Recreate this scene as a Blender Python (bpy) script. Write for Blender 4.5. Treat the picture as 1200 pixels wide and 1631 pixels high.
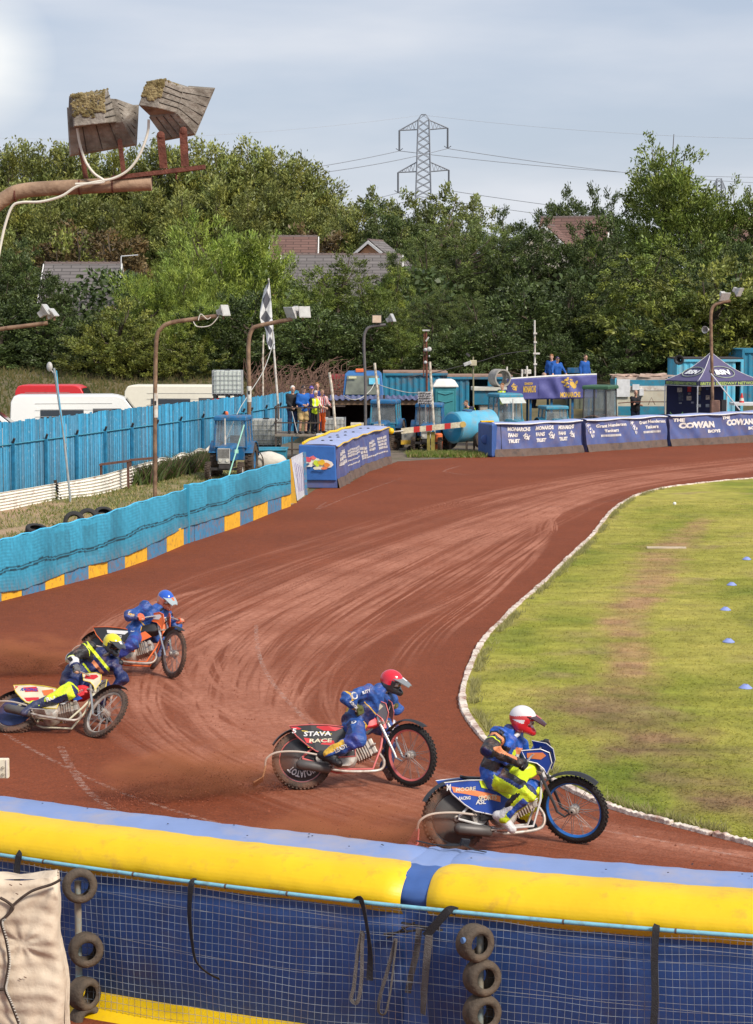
import bpy, bmesh, math, random
import numpy as np
from mathutils import Vector, Matrix, Euler
for o in list(bpy.data.objects): bpy.data.objects.remove(o)
SC = bpy.context.scene; COL = SC.collection
R = math.radians; PI = math.pi
rng = np.random.default_rng(7); random.seed(7)
F = 3300.0; CH = 5.3; PITCH = math.atan((815.5-508)/F)
cam = bpy.data.cameras.new('camera'); camo = bpy.data.objects.new('camera', cam); COL.objects.link(camo)
camo.location = (0, 0, CH); camo.rotation_euler = (PI/2-PITCH, 0, 0)
cam.sensor_fit = 'HORIZONTAL'; cam.sensor_width = 36; cam.lens = F/1200*36
cam.clip_start = 0.5; cam.clip_end = 5000
SC.camera = camo
SC.render.resolution_x = 753; SC.render.resolution_y = 1024
def S(r, g, b):
 f = lambda c: (c/255/12.92) if c <= 10 else ((c/255+0.055)/1.055)**2.4
 return (f(r), f(g), f(b), 1)
W = bpy.data.worlds.new('World'); SC.world = W; W.use_nodes = True
nt = W.node_tree; nt.nodes.clear(); N = nt.nodes.new; L = nt.links.new
SUN_EL, SUN_AZ = R(42), R(133)          # light comes from behind the camera, to its left
sky = N('ShaderNodeTexSky'); sky.sky_type = 'NISHITA'; sky.sun_disc = False
sky.sun_elevation = SUN_EL; sky.sun_rotation = SUN_AZ; sky.dust_density = 1.5
tc = N('ShaderNodeTexCoord'); mp = N('ShaderNodeMapping'); mp.inputs['Scale'].default_value = (1, 1, 4.5)
mp.inputs['Location'].default_value = (0.35, 0.2, 0.1)
nz = N('ShaderNodeTexNoise'); nz.inputs['Scale'].default_value = 3.2; nz.inputs['Detail'].default_value = 7; nz.inputs['Roughness'].default_value = 0.48
rp = N('ShaderNodeValToRGB'); rp.color_ramp.elements[0].position = 0.36; rp.color_ramp.elements[1].position = 0.70
rp.color_ramp.elements[0].color = (0.66,)*3+(1,); rp.color_ramp.elements[1].color = (0.97,)*3+(1,)
cl = N('ShaderNodeValToRGB'); cl.color_ramp.elements[0].position = 0.42; cl.color_ramp.elements[1].position = 0.62
cl.color_ramp.elements[0].color = (4.35, 4.85, 5.95, 1); cl.color_ramp.elements[1].color = (5.95, 6.2, 6.8, 1); ce = cl.color_ramp.elements.new(0.86); ce.color = (8.3, 8.2, 8.1, 1)
mx = N('ShaderNodeMix'); mx.data_type = 'RGBA'
gl = N('ShaderNodeVectorMath'); gl.operation = 'DISTANCE'; gl.inputs[1].default_value = (-0.184, 0.975, 0.121)
gm = N('ShaderNodeMapRange'); gm.inputs[1].default_value = 0.0; gm.inputs[2].default_value = 0.036; gm.inputs[3].default_value = 0.55; gm.inputs[4].default_value = 0.0
ad = N('ShaderNodeMath'); ad.operation = 'ADD'
bg = N('ShaderNodeBackground'); bg.inputs['Strength'].default_value = 0.108
ou = N('ShaderNodeOutputWorld')
L(tc.outputs['Generated'], mp.inputs[0]); L(mp.outputs[0], nz.inputs['Vector']); L(nz.outputs['Fac'], rp.inputs[0])
L(tc.outputs['Generated'], gl.inputs[0]); L(gl.outputs['Value'], gm.inputs[0]); L(gm.outputs[0], ad.inputs[0]); L(nz.outputs['Fac'], ad.inputs[1])
L(ad.outputs[0], cl.inputs[0])
L(rp.outputs[0], mx.inputs[0]); L(sky.outputs[0], mx.inputs[6]); L(cl.outputs[0], mx.inputs[7])
L(mx.outputs[2], bg.inputs[0]); L(bg.outputs[0], ou.inputs[0])
sun = bpy.data.lights.new('sun', 'SUN'); suno = bpy.data.objects.new('sun', sun); COL.objects.link(suno)
sun.energy = 3.5; sun.angle = R(11); sun.color = (1, 0.93, 0.83)
sd = Vector((math.sin(SUN_AZ)*math.cos(SUN_EL), math.cos(SUN_AZ)*math.cos(SUN_EL), math.sin(SUN_EL)))
suno.rotation_euler = (-sd).to_track_quat('-Z', 'Y').to_euler()
SC.view_settings.view_transform = 'Standard'; SC.view_settings.look = 'None'
SC.view_settings.exposure = 0.24; SC.view_settings.gamma = 1
CT, ST = math.cos(PITCH), math.sin(PITCH)
def ray(px, py):
 a = (px-600)/F; b = -(py-815.5)/F
 return Vector((a, CT+b*ST, -ST+b*CT))
def G(px, py, z=0.0):
 d = ray(px, py); t = (z-CH)/d.z
 return Vector((d.x*t, d.y*t, z))
def P(px, py, Y):
 d = ray(px, py); t = Y/d.y
 return Vector((d.x*t, Y, CH+d.z*t))
def proj(v):
 x, y, z = v[0], v[1], v[2]-CH
 dep = y*CT-z*ST; up = y*ST+z*CT
 return 600+F*x/dep, 815.5-F*up/dep
MATS = {}
def mat(name, col, rough=0.6, metal=0.0, var=0.12, vs=6.0, bump=0.0, bs=30.0, dirt=None, da=0.0, ds=3.0, dth=0.55, spec=0.5,
  alpha=1.0, emit=None, rnd=0.0, attr=None, coat=0.0, trans=0.0):
 if name in MATS: return MATS[name]
 m = bpy.data.materials.new(name); m.use_nodes = True; t = m.node_tree; n = t.nodes.new; l = t.links.new
 b = t.nodes['Principled BSDF']
 c = col if len(col) == 4 else tuple(col)+(1,)
 co = n('ShaderNodeTexCoord')
 src = None
 no = n('ShaderNodeTexNoise'); no.inputs['Scale'].default_value = vs; no.inputs['Detail'].default_value = 4
 l(co.outputs['Object'], no.inputs['Vector'])
 m1 = n('ShaderNodeMapRange'); m1.inputs[1].default_value = 0.3; m1.inputs[2].default_value = 0.7
 m1.inputs[3].default_value = 1-var; m1.inputs[4].default_value = 1+var
 l(no.outputs['Fac'], m1.inputs[0])
 sc = n('ShaderNodeVectorMath'); sc.operation = 'SCALE'; sc.inputs[0].default_value = c[:3]
 l(m1.outputs[0], sc.inputs['Scale'])
 src = sc.outputs[0]
 if attr:
  at = n('ShaderNodeAttribute'); at.attribute_name = attr
  mu = n('ShaderNodeVectorMath'); mu.operation = 'MULTIPLY'; l(src, mu.inputs[0]); l(at.outputs['Color'], mu.inputs[1]); src = mu.outputs[0]
 if rnd:
  oi = n('ShaderNodeObjectInfo'); hs = n('ShaderNodeHueSaturation')
  mr = n('ShaderNodeMapRange'); mr.inputs[3].default_value = 1-rnd; mr.inputs[4].default_value = 1+rnd
  l(oi.outputs['Random'], mr.inputs[0]); l(mr.outputs[0], hs.inputs['Value']); l(src, hs.inputs['Color']); src = hs.outputs[0]
 if dirt:
  n2 = n('ShaderNodeTexNoise'); n2.inputs['Scale'].default_value = ds; n2.inputs['Detail'].default_value = 8; n2.inputs['Roughness'].default_value = 0.65
  l(co.outputs['Object'], n2.inputs['Vector'])
  mr = n('ShaderNodeMapRange'); mr.inputs[1].default_value = dth-0.09; mr.inputs[2].default_value = dth+0.09; mr.inputs[4].default_value = da
  l(n2.outputs['Fac'], mr.inputs[0])
  mi = n('ShaderNodeMix'); mi.data_type = 'RGBA'; mi.inputs[7].default_value = dirt if len(dirt) == 4 else tuple(dirt)+(1,)
  l(mr.outputs[0], mi.inputs[0]); l(src, mi.inputs[6]); src = mi.outputs[2]
 l(src, b.inputs['Base Color'])
 b.inputs['Roughness'].default_value = rough; b.inputs['Metallic'].default_value = metal
 b.inputs['Specular IOR Level'].default_value = spec; b.inputs['Alpha'].default_value = alpha
 b.inputs['Coat Weight'].default_value = coat; b.inputs['Transmission Weight'].default_value = trans
 if bump:
  n3 = n('ShaderNodeTexNoise'); n3.inputs['Scale'].default_value = bs; n3.inputs['Detail'].default_value = 5
  l(co.outputs['Object'], n3.inputs['Vector'])
  bp = n('ShaderNodeBump'); bp.inputs['Strength'].default_value = bump; bp.inputs['Distance'].default_value = 0.02
  l(n3.outputs['Fac'], bp.inputs['Height']); l(bp.outputs[0], b.inputs['Normal'])
 if emit:
  b.inputs['Emission Color'].default_value = c; b.inputs['Emission Strength'].default_value = emit
 MATS[name] = m
 return m
def leafmat(name, c, tr_=.14):
 m = bpy.data.materials.new(name); m.use_nodes = True; t = m.node_tree; n = t.nodes.new; l = t.links.new; b = t.nodes['Principled BSDF']
 at = n('ShaderNodeAttribute'); at.attribute_name = 'tint'; oi = n('ShaderNodeObjectInfo'); mr = n('ShaderNodeMapRange'); mr.inputs[3].default_value = .82; mr.inputs[4].default_value = 1.2; l(oi.outputs['Random'], mr.inputs[0])
 mu = n('ShaderNodeVectorMath'); mu.operation = 'MULTIPLY'; mu.inputs[1].default_value = c if 'grass' in name else (c[0]*.98, c[1]*1.03, c[2]); l(at.outputs['Color'], mu.inputs[0]); sc = n('ShaderNodeVectorMath'); sc.operation = 'SCALE'; l(mu.outputs[0], sc.inputs[0]); l(mr.outputs[0], sc.inputs['Scale'])
 l(sc.outputs[0], b.inputs['Base Color']); b.inputs['Roughness'].default_value = .5; b.inputs['Specular IOR Level'].default_value = .4
 tr = n('ShaderNodeBsdfTranslucent'); l(sc.outputs[0], tr.inputs[0]); ms = n('ShaderNodeMixShader'); ms.inputs[0].default_value = tr_; o = t.nodes['Material Output']
 l(b.outputs[0], ms.inputs[1]); l(tr.outputs[0], ms.inputs[2]); l(ms.outputs[0], o.inputs[0]); return m
def M(name, *a, **k): return mat(name, *a, **k)
class MB:
 def __init__(s): s.v = []; s.f = []; s.m = []; s.uv = {}
 def add(s, vs, fs, mi=0):
  n = len(s.v); s.v += [tuple(p) for p in vs]
  for f in fs: s.f.append(tuple(n+i for i in f)); s.m.append(mi)
  return s
 def box(s, c, d, rot=None, mi=0, taper=1.0):
  hx, hy, hz = d[0]/2, d[1]/2, d[2]/2
  pts = [Vector((x*hx*(taper if z > 0 else 1), y*hy*(taper if z > 0 else 1), z*hz)) for z in (-1, 1) for y in (-1, 1) for x in (-1, 1)]
  if rot is not None:
   if not isinstance(rot, Matrix): rot = Euler(rot).to_matrix()
   pts = [rot @ p for p in pts]
  c = Vector(c)
  return s.add([c+p for p in pts], [(0,2,3,1),(4,5,7,6),(0,1,5,4),(2,6,7,3),(0,4,6,2),(1,3,7,5)], mi)
 def hexa(s, p8, mi=0):       # bottom four (ccw), top four
  return s.add(p8, [(3,2,1,0),(4,5,6,7),(0,1,5,4),(1,2,6,5),(2,3,7,6),(3,0,4,7)], mi)
 def ring(s, c, ax, r, n, up=None, sx=1, sy=1):
  ax = Vector(ax).normalized(); u = Vector(up) if up is not None else (Vector((0,0,1)) if abs(ax.z) < 0.9 else Vector((1,0,0)))
  a = ax.cross(u).normalized(); b = a.cross(ax).normalized(); c = Vector(c)
  return [c+a*(r*sx*math.cos(2*PI*i/n))+b*(r*sy*math.sin(2*PI*i/n)) for i in range(n)]
 def loft(s, rings, mi=0, cap=True, close=False):
  n = len(rings[0]); base = len(s.v)
  for r in rings: s.v += [tuple(p) for p in r]
  K = len(rings)
  for k in range(K if close else K-1):
   for i in range(n):
    j = (i+1) % n; k2 = (k+1) % K
    s.f.append((base+k*n+i, base+k*n+j, base+k2*n+j, base+k2*n+i)); s.m.append(mi)
  if cap and not close:
   s.f.append(tuple(base+i for i in reversed(range(n)))); s.m.append(mi)
   s.f.append(tuple(base+(K-1)*n+i for i in range(n))); s.m.append(mi)
  return s
 def cyl(s, a, b, r, r2=None, n=12, mi=0, cap=True):
  a = Vector(a); b = Vector(b); r2 = r if r2 is None else r2; ax = b-a
  return s.loft([s.ring(a, ax, r, n), s.ring(b, ax, r2, n)], mi, cap)
 def tube(s, pts, r, n=8, mi=0, closed=False, sx=1, sy=1, up=None):
  pts = [Vector(p) for p in pts]; K = len(pts); rings = []; rr = r if isinstance(r, (list, tuple)) else [r]*K
  pa = None
  for i, p in enumerate(pts):
   if closed: t = (pts[(i+1) % K]-pts[i-1])
   else: t = (pts[min(i+1, K-1)]-pts[max(i-1, 0)])
   if t.length < 1e-9: t = Vector((0,0,1))
   t.normalize()
   if pa is None:
    u = Vector(up) if up is not None else (Vector((0,0,1)) if abs(t.z) < 0.9 else Vector((1,0,0)))
    a = t.cross(u).normalized()
   else:
    a = (pa-t*pa.dot(t)); a = a.normalized() if a.length > 1e-6 else pa
   pa = a; b = t.cross(a)
   rings.append([p+a*(rr[i]*sx*math.cos(2*PI*k/n))+b*(rr[i]*sy*math.sin(2*PI*k/n)) for k in range(n)])
  return s.loft(rings, mi, True, closed)
 def lathe(s, c, ax, prof, n=24, mi=0, cap=False, close=False):   # prof = [(along, radius)]
  ax = Vector(ax).normalized(); c = Vector(c)
  return s.loft([s.ring(c+ax*h, ax, max(r, 1e-5), n) for h, r in prof], mi, cap, close)
 def ball(s, c, r, n=12, m=8, mi=0, sc=(1,1,1), rot=None):
  c = Vector(c); rings = []
  for i in range(m+1):
   th = PI*i/m; z = -math.cos(th); q = max(math.sin(th), 1e-4)
   rg = [Vector((r*sc[0]*q*math.cos(2*PI*k/n), r*sc[1]*q*math.sin(2*PI*k/n), r*sc[2]*z)) for k in range(n)]
   if rot is not None: rg = [rot @ p for p in rg]
   rings.append([c+p for p in rg])
  return s.loft(rings, mi, True)
 def prism(s, pts, off, mi=0):         # polygon (list of 3D) extruded by vector
  off = Vector(off); n = len(pts); A = [Vector(p) for p in pts]; B = [p+off for p in A]
  return s.add(A+B, [tuple(reversed(range(n))), tuple(range(n, 2*n))]+[(i, (i+1) % n, n+(i+1) % n, n+i) for i in range(n)], mi)
 def grid(s, fn, nu, nv, mi=0):
  b = len(s.v)
  for j in range(nv+1):
   for i in range(nu+1): s.v.append(tuple(fn(i/nu, j/nv)))
  for j in range(nv):
   for i in range(nu):
    a = b+j*(nu+1)+i; s.f.append((a, a+1, a+nu+2, a+nu+1)); s.m.append(mi)
  return s
 def mesh(s, name, off=None, smooth=False):
  me = bpy.data.meshes.new(name)
  vs = s.v if off is None else [(v[0]-off[0], v[1]-off[1], v[2]-off[2]) for v in s.v]
  me.from_pydata(vs, [], s.f); me.polygons.foreach_set('material_index', s.m)
  if smooth: me.polygons.foreach_set('use_smooth', [True]*len(me.polygons))
  bm = bmesh.new(); bm.from_mesh(me); bmesh.ops.recalc_face_normals(bm, faces=bm.faces); bm.to_mesh(me); bm.free()
  me.update(); return me
def worldm(o):
 if o.parent is None: return o.matrix_basis.copy()
 return worldm(o.parent) @ o.matrix_parent_inverse @ o.matrix_basis
def smart(me, ang=40):
 me.polygons.foreach_set('use_smooth', [True]*len(me.polygons))
 try: me.set_sharp_from_angle(angle=R(ang))
 except Exception: pass
def obj(name, mb, mats, parent=None, smooth=False, local=False, bevel=0, label=None, seg=2):
 """one mesh object; parts are given in world coordinates unless local"""
 if not isinstance(mats, (list, tuple)): mats = [mats]
 if isinstance(mb, MB):
  off = None
  if parent is None and not local:
   a = np.array(mb.v); off = ((a[:, 0].min()+a[:, 0].max())/2, (a[:, 1].min()+a[:, 1].max())/2, a[:, 2].min())
  me = mb.mesh(name, off)
 else: me = mb; off = None
 if smooth: smart(me, smooth if smooth is not True else 40)
 for m in mats: me.materials.append(m)
 o = bpy.data.objects.new(name, me); COL.objects.link(o)
 if off: o.location = off
 if parent is not None:
  o.parent = parent
  if not local: o.matrix_parent_inverse = worldm(parent).inverted()
 if bevel:
  bv = o.modifiers.new('bevel', 'BEVEL'); bv.width = bevel; bv.segments = seg; bv.limit_method = 'ANGLE'; bv.angle_limit = R(40)
 if label: o['label'] = label
 return o
def pieces(name, mb, mats, parent, **k):
 """every loose piece of the builder becomes a part of its own"""
 par = list(range(len(mb.v)))
 def fd(a):
  while par[a] != a: par[a] = par[par[a]]; a = par[a]
  return a
 for f in mb.f:
  for q in f[1:]:
   a, b_ = fd(f[0]), fd(q)
   if a != b_: par[a] = b_
 gr = {}
 for f, m_ in zip(mb.f, mb.m): gr.setdefault(fd(f[0]), []).append((f, m_))
 out = []
 for g in gr.values():
  m2 = MB(); mp_ = {}
  for f, m_ in g:
   t_ = []
   for q in f:
    if q not in mp_: mp_[q] = len(m2.v); m2.v.append(mb.v[q])
    t_.append(mp_[q])
   m2.f.append(tuple(t_)); m2.m.append(m_)
  out.append(obj(name, m2, mats, parent, **k))
 return out
def tag(o, label, cat, group=None, kind=None):
 o['label'] = label; o['category'] = cat
 if group: o['group'] = group
 if kind: o['kind'] = kind
 return o
def struct(o, label=None):
 o['kind'] = 'structure'
 if label: o['label'] = label
 return o
def empty(name, loc, label, cat, group=None, rz=0, kind=None):
 o = bpy.data.objects.new(name, None); COL.objects.link(o); o.location = loc; o.rotation_euler = (0, 0, rz); o.empty_display_size = 0.2
 return tag(o, label, cat, group, kind)
def kids(o): return [c for c in bpy.data.objects if c.parent == o]
def copy_tree(o, parent=None):
 c = o.copy(); COL.objects.link(c); c.parent = parent
 for ch in kids(o):
  copy_tree(ch, c)
 return c
def fastmesh(name, V, Fc, mats, smooth=False, parent=None, cols=None, mi=None):
 """numpy arrays to a mesh object; Fc is (n,3) or (n,4)"""
 me = bpy.data.meshes.new(name); k = Fc.shape[1]
 me.vertices.add(len(V)); me.vertices.foreach_set('co', np.asarray(V, np.float32).ravel())
 me.loops.add(Fc.size); me.loops.foreach_set('vertex_index', np.asarray(Fc, np.int32).ravel())
 me.polygons.add(len(Fc)); me.polygons.foreach_set('loop_start', np.arange(0, Fc.size, k, dtype=np.int32))
 try: me.polygons.foreach_set('loop_total', np.full(len(Fc), k, np.int32))
 except Exception: pass
 if mi is not None: me.polygons.foreach_set('material_index', np.asarray(mi, np.int32))
 if smooth: me.polygons.foreach_set('use_smooth', np.ones(len(Fc), bool))
 me.update(calc_edges=True)
 if cols is not None:
  ca = me.color_attributes.new('tint', 'FLOAT_COLOR', 'POINT'); ca.data.foreach_set('color', np.asarray(cols, np.float32).ravel())
 if not isinstance(mats, (list, tuple)): mats = [mats]
 for m in mats: me.materials.append(m)
 o = bpy.data.objects.new(name, me); COL.objects.link(o)
 if parent is not None: o.parent = parent; o.matrix_parent_inverse = worldm(parent).inverted()
 return o
def text_tris(s, bold=0.0, shear=0.0, spacing=1.0, lh=1.0):
 c = bpy.data.curves.new('t', 'FONT'); c.body = s; c.offset = bold; c.shear = shear; c.space_character = spacing; c.space_line = lh
 c.align_x = 'LEFT'; c.resolution_u = 2
 o = bpy.data.objects.new('t', c); COL.objects.link(o)
 bpy.context.view_layer.update()
 me = o.to_mesh(); V = [(v.co.x, v.co.y) for v in me.vertices]; Fs = [tuple(p.vertices) for p in me.polygons]
 o.to_mesh_clear(); bpy.data.objects.remove(o); bpy.data.curves.remove(c)
 if not V: return [], []
 a = np.array(V); mn = a.min(0); w = a.max(0)-mn
 a = (a-mn)/np.maximum(w, 1e-6)
 return a, Fs
def write(mb, s, box, fn, mi=0, bold=0.02, shear=0.0, spacing=1.0, lh=1.0, subdiv=0):
 """letters stretched into box (u0,v0,u1,v1) on the surface fn(u,v)"""
 a, Fs = text_tris(s, bold, shear, spacing, lh)
 if len(Fs) == 0: return mb
 u0, v0, u1, v1 = box
 mb.add([fn(u0+(u1-u0)*x, v0+(v1-v0)*y) for x, y in a], Fs, mi)
 return mb
def patch(mb, poly, fn, mi=0):
 mb.add([fn(u, v) for u, v in poly], [tuple(range(len(poly)))], mi); return mb
def planefn(o, ex, ey, n=None, lift=0.004):
 o = Vector(o); ex = Vector(ex); ey = Vector(ey); nn = (n or ex.cross(ey)); nn = Vector(nn).normalized()*lift
 return lambda u, v: o+ex*u+ey*v+nn
class SDF:
 def __init__(s): s.p = []
 def cone(s, a, b, ra, rb=None, lab=0, flat=None, k=None):
  s.p.append(('c', np.array(a, float), np.array(b, float), ra, ra if rb is None else rb, lab, flat)); return s
 def ball(s, c, r, lab=0): return s.cone(c, np.array(c, float)+np.array([0, 0, 1e-4]), r, r, lab)
 def ell(s, c, rad, rot=None, lab=0):
  s.p.append(('e', np.array(c, float), np.array(rad, float), np.array(rot if rot is not None else np.eye(3), float), None, lab, None)); return s
 def eval(s, X, k):
  D = None; Ls = None; best = None
  for q in s.p:
   if q[0] == 'c':
    _, a, b, ra, rb, lab, flat = q; ab = b-a; t = np.clip(((X-a)@ab)/max(ab@ab, 1e-9), 0, 1)
    d = X-(a+t[..., None]*ab)
    if flat is not None:
     nrm, fac = flat; nrm = np.array(nrm, float); nrm /= np.linalg.norm(nrm); c = (d@nrm)[..., None]; d = d+c*nrm*(fac-1)
    d = np.sqrt((d*d).sum(-1))-(ra+(rb-ra)*t)
   else:
    _, c, rad, rot, _, lab, _ = q; y = (X-c)@rot; n = np.sqrt(((y/rad)**2).sum(-1)); d = (n-1)*rad.min()
   if D is None: D = d; best = d.copy(); Ls = np.full(d.shape, lab)
   else:
    Ls = np.where(d < best, lab, Ls); best = np.minimum(best, d)
    h = np.clip(k-np.abs(D-d), 0, None)/k; D = np.minimum(D, d)-h*h*k*0.25
  return D, Ls
 def mesh(s, h=0.012, k=0.05, pad=0.05, wr=0.0, wf=30.0, seed=0, cut=None):
  lo = np.min([np.minimum(q[1], q[2] if q[0] == 'c' else q[1]) - (max(q[3], q[4]) if q[0] == 'c' else q[2].max()) for q in s.p], axis=0)-pad
  hi = np.max([np.maximum(q[1], q[2] if q[0] == 'c' else q[1]) + (max(q[3], q[4]) if q[0] == 'c' else q[2].max()) for q in s.p], axis=0)+pad
  n = np.ceil((hi-lo)/h).astype(int)+1
  ax = [lo[i]+h*np.arange(n[i]) for i in range(3)]
  X = np.stack(np.meshgrid(*ax, indexing='ij'), -1)
  D, Ls = s.eval(X, k)
  if wr:
   r = np.random.default_rng(seed)
   for _ in range(5):
    w = r.normal(size=3); w /= np.linalg.norm(w); fz = wf*r.uniform(0.6, 1.6); D = D+wr*np.sin(X@w*fz+r.uniform(0, 6)+2*np.sin(X@(np.roll(w, 1))*fz*0.5))*0.45
  if cut is not None: D = np.maximum(D, cut(X))
  V, Q, C = surfnet(D, lo, h)
  ci = np.clip(np.round((V-lo)/h).astype(int), 0, n-1)
  return V, Q, Ls[ci[:, 0], ci[:, 1], ci[:, 2]]
def surfnet(D, lo, h):
 I = D < 0; nx, ny, nz = D.shape
 acc = np.zeros((nx-1, ny-1, nz-1, 3)); cnt = np.zeros((nx-1, ny-1, nz-1))
 edges = []
 for ax in range(3):
  sl0 = [slice(None)]*3; sl1 = [slice(None)]*3; sl0[ax] = slice(0, -1); sl1[ax] = slice(1, None)
  a = D[tuple(sl0)]; b = D[tuple(sl1)]; cr = I[tuple(sl0)] != I[tuple(sl1)]
  idx = np.argwhere(cr); t = a[cr]/(a[cr]-b[cr]); pos = idx.astype(float); pos[:, ax] += t
  o1, o2 = [(1, 2), (2, 0), (0, 1)][ax]
  for d1 in (0, -1):
   for d2 in (0, -1):
    c = idx.copy(); c[:, o1] += d1; c[:, o2] += d2
    ok = (c >= 0).all(1) & (c[:, 0] < nx-1) & (c[:, 1] < ny-1) & (c[:, 2] < nz-1)
    cc = c[ok]; np.add.at(acc, (cc[:, 0], cc[:, 1], cc[:, 2]), pos[ok]); np.add.at(cnt, (cc[:, 0], cc[:, 1], cc[:, 2]), 1)
  edges.append((ax, o1, o2, idx, I[tuple(sl0)][cr]))
 vid = -np.ones(cnt.shape, int); msk = cnt > 0; vid[msk] = np.arange(msk.sum())
 V = acc[msk]/cnt[msk][:, None]*h+lo
 Q = []
 for ax, o1, o2, idx, ins in edges:
  ok = (idx[:, o1] > 0) & (idx[:, o2] > 0) & (idx[:, o1] < D.shape[o1]-1) & (idx[:, o2] < D.shape[o2]-1)
  idx = idx[ok]; ins = ins[ok]; q = []
  for d1, d2 in ((-1, -1), (0, -1), (0, 0), (-1, 0)):
   c = idx.copy(); c[:, o1] += d1; c[:, o2] += d2; q.append(vid[c[:, 0], c[:, 1], c[:, 2]])
  q = np.stack(q, 1); q[~ins] = q[~ins][:, ::-1]; Q.append(q)
 Q = np.concatenate(Q); return V, Q, None
def sdfobj(name, sdf, mats, parent, h=0.012, k=0.05, wr=0, wf=30, seed=0, colour=None, local=False, cut=None):
 """colour(V_face_centres, labels) -> material index per face"""
 V, Q, Lb = sdf.mesh(h, k, 0.04, wr, wf, seed, cut)
 mi = None
 if colour is not None: mi = colour(V[Q].mean(1), Lb[Q[:, 0]])
 o = fastmesh(name, V, Q, mats, True, None, None, mi)
 if parent is not None:
  o.parent = parent
  if not local: o.matrix_parent_inverse = worldm(parent).inverted()
 return o
# ================================================================ terrain, track, infield
def sstep(a, b, x):
 t = np.clip((x-a)/(b-a), 0, 1); return t*t*(3-2*t)
def hz(x, y):
 base = sstep(88, 110, y-0.10*np.abs(x+5))*2.6+sstep(150, 230, y)*2.2+sstep(300, 900, y)*6
 return base+0.10*np.sin(x*0.7+y*0.31)*sstep(94, 104, y)
def noisegrid(x, y, sc, seed, oc=4):
 r = np.random.default_rng(seed); v = 0; a = 1.0; tot = 0
 for o in range(oc):
  for _ in range(3):
   w = r.normal(size=2)*sc*(1.9**o); v = v+a*np.sin(x*w[0]+y*w[1]+r.uniform(0, 6.3)+1.3*np.sin(x*w[1]*0.7-y*w[0]*0.8)); tot += a*0.7
  a *= 0.6
 return v/tot
ys = np.concatenate([np.linspace(-30, 85, 24), np.linspace(88, 125, 60), np.linspace(130, 300, 30), np.linspace(330, 1500, 24)])
xs = np.concatenate([np.linspace(-700, -60, 20), np.linspace(-55, 60, 100), np.linspace(70, 700, 20)])
X, Y = np.meshgrid(xs, ys); Z = hz(X, Y)-0.012
nu = len(xs); I = np.arange(len(ys)*nu).reshape(len(ys), nu)
Q = np.stack([I[:-1, :-1], I[:-1, 1:], I[1:, 1:], I[1:, :-1]], -1).reshape(-1, 4)
m_ter = M('rough_grass', (0.10, 0.085, 0.035), 0.95, var=0.35, vs=0.8, bump=0.6, bs=5, dirt=(0.16, 0.125, 0.06, 1), da=0.8, ds=0.5, dth=0.5)
struct(fastmesh('ground', np.stack([X, Y, Z], -1).reshape(-1, 3), Q, m_ter, True), 'rough grassy ground rising to a bank behind the pits')
def spline(pts, n=12):
 p = [Vector((*q, 0)) if len(q) == 2 else Vector(q) for q in pts]; out = []
 for i in range(len(p)-1):
  a = p[max(i-1, 0)]; b = p[i]; c = p[i+1]; d = p[min(i+2, len(p)-1)]
  for k in range(n):
   t = k/n; out.append(0.5*((2*b)+(c-a)*t+(2*a-5*b+4*c-d)*t*t+(3*b-a-3*c+d)*t*t*t))
 out.append(p[-1]); return out
def gp(l, z=0): return [G(x, y, z) for x, y in l]
def sheet(name, pts, z, m, label):
 bm = bmesh.new(); vs = [bm.verts.new((p[0], p[1], z)) for p in pts]; f = bm.faces.new(vs)
 bmesh.ops.triangulate(bm, faces=[f]); bmesh.ops.recalc_face_normals(bm, faces=bm.faces)
 me = bpy.data.meshes.new(name); bm.to_mesh(me); bm.free()
 if me.polygons[0].normal.z < 0: me.flip_normals()
 me.materials.append(m); o = bpy.data.objects.new(name, me); COL.objects.link(o); return struct(o, label)
m_yard = M('yard_earth', (0.15, 0.115, 0.085), 0.95, var=0.3, vs=1.5, bump=0.5, bs=12, dirt=(0.09, 0.085, 0.035, 1), da=0.8, ds=0.9, dth=0.56)
sheet('yard', [(-9, 70), (-2.3, 62), (-2.2, 66), (0.8, 77), (4.2, 80), (8, 84), (22, 92), (40, 97), (40, 110), (-30, 110), (-16, 95), (-9, 86)], 0.0, m_yard, 'trodden earth of the pits')
m_verge = mat('verge', (1, 1, 1), 0.95, var=0.16, vs=9, bump=0.7, bs=25, attr='tint')
vx = np.linspace(-14, -1.5, 120); vy = np.linspace(33, 80, 240)
X, Y = np.meshgrid(vx, vy)
nz1 = noisegrid(X, Y*0.35, 1.1, 3); nz2 = noisegrid(X, Y*0.5, 4.0, 5)
catch = np.array([G(*p)[:2] for p in [(-300, 1040), (0, 958), (140, 922), (232, 893), (291, 868), (381, 838), (425, 820), (463, 806), (487, 790)]])
cy = np.interp(Y, catch[:, 1], catch[:, 0])
sand = np.clip(0.55+0.55*nz1+0.35*nz2-np.clip((Y-56)/14, 0, 0.8)+0.5*np.exp(-((X-cy)+1.6)**2/1.4), 0, 1)[..., None]
g1 = np.array([0.115, 0.125, 0.03]); g2 = np.array([0.26, 0.205, 0.09]); sd_ = np.array([0.42, 0.27, 0.17])
gm_ = np.clip(0.5+0.6*nz2, 0, 1)[..., None]
C = (g1*(1-gm_)+g2*gm_)*(1-sand)+sd_*sand
inside = (X < cy+0.05)
I = np.arange(X.size).reshape(X.shape); Q = np.stack([I[:-1, :-1], I[:-1, 1:], I[1:, 1:], I[1:, :-1]], -1)
k = inside[:-1, :-1] & inside[1:, 1:]
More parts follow.
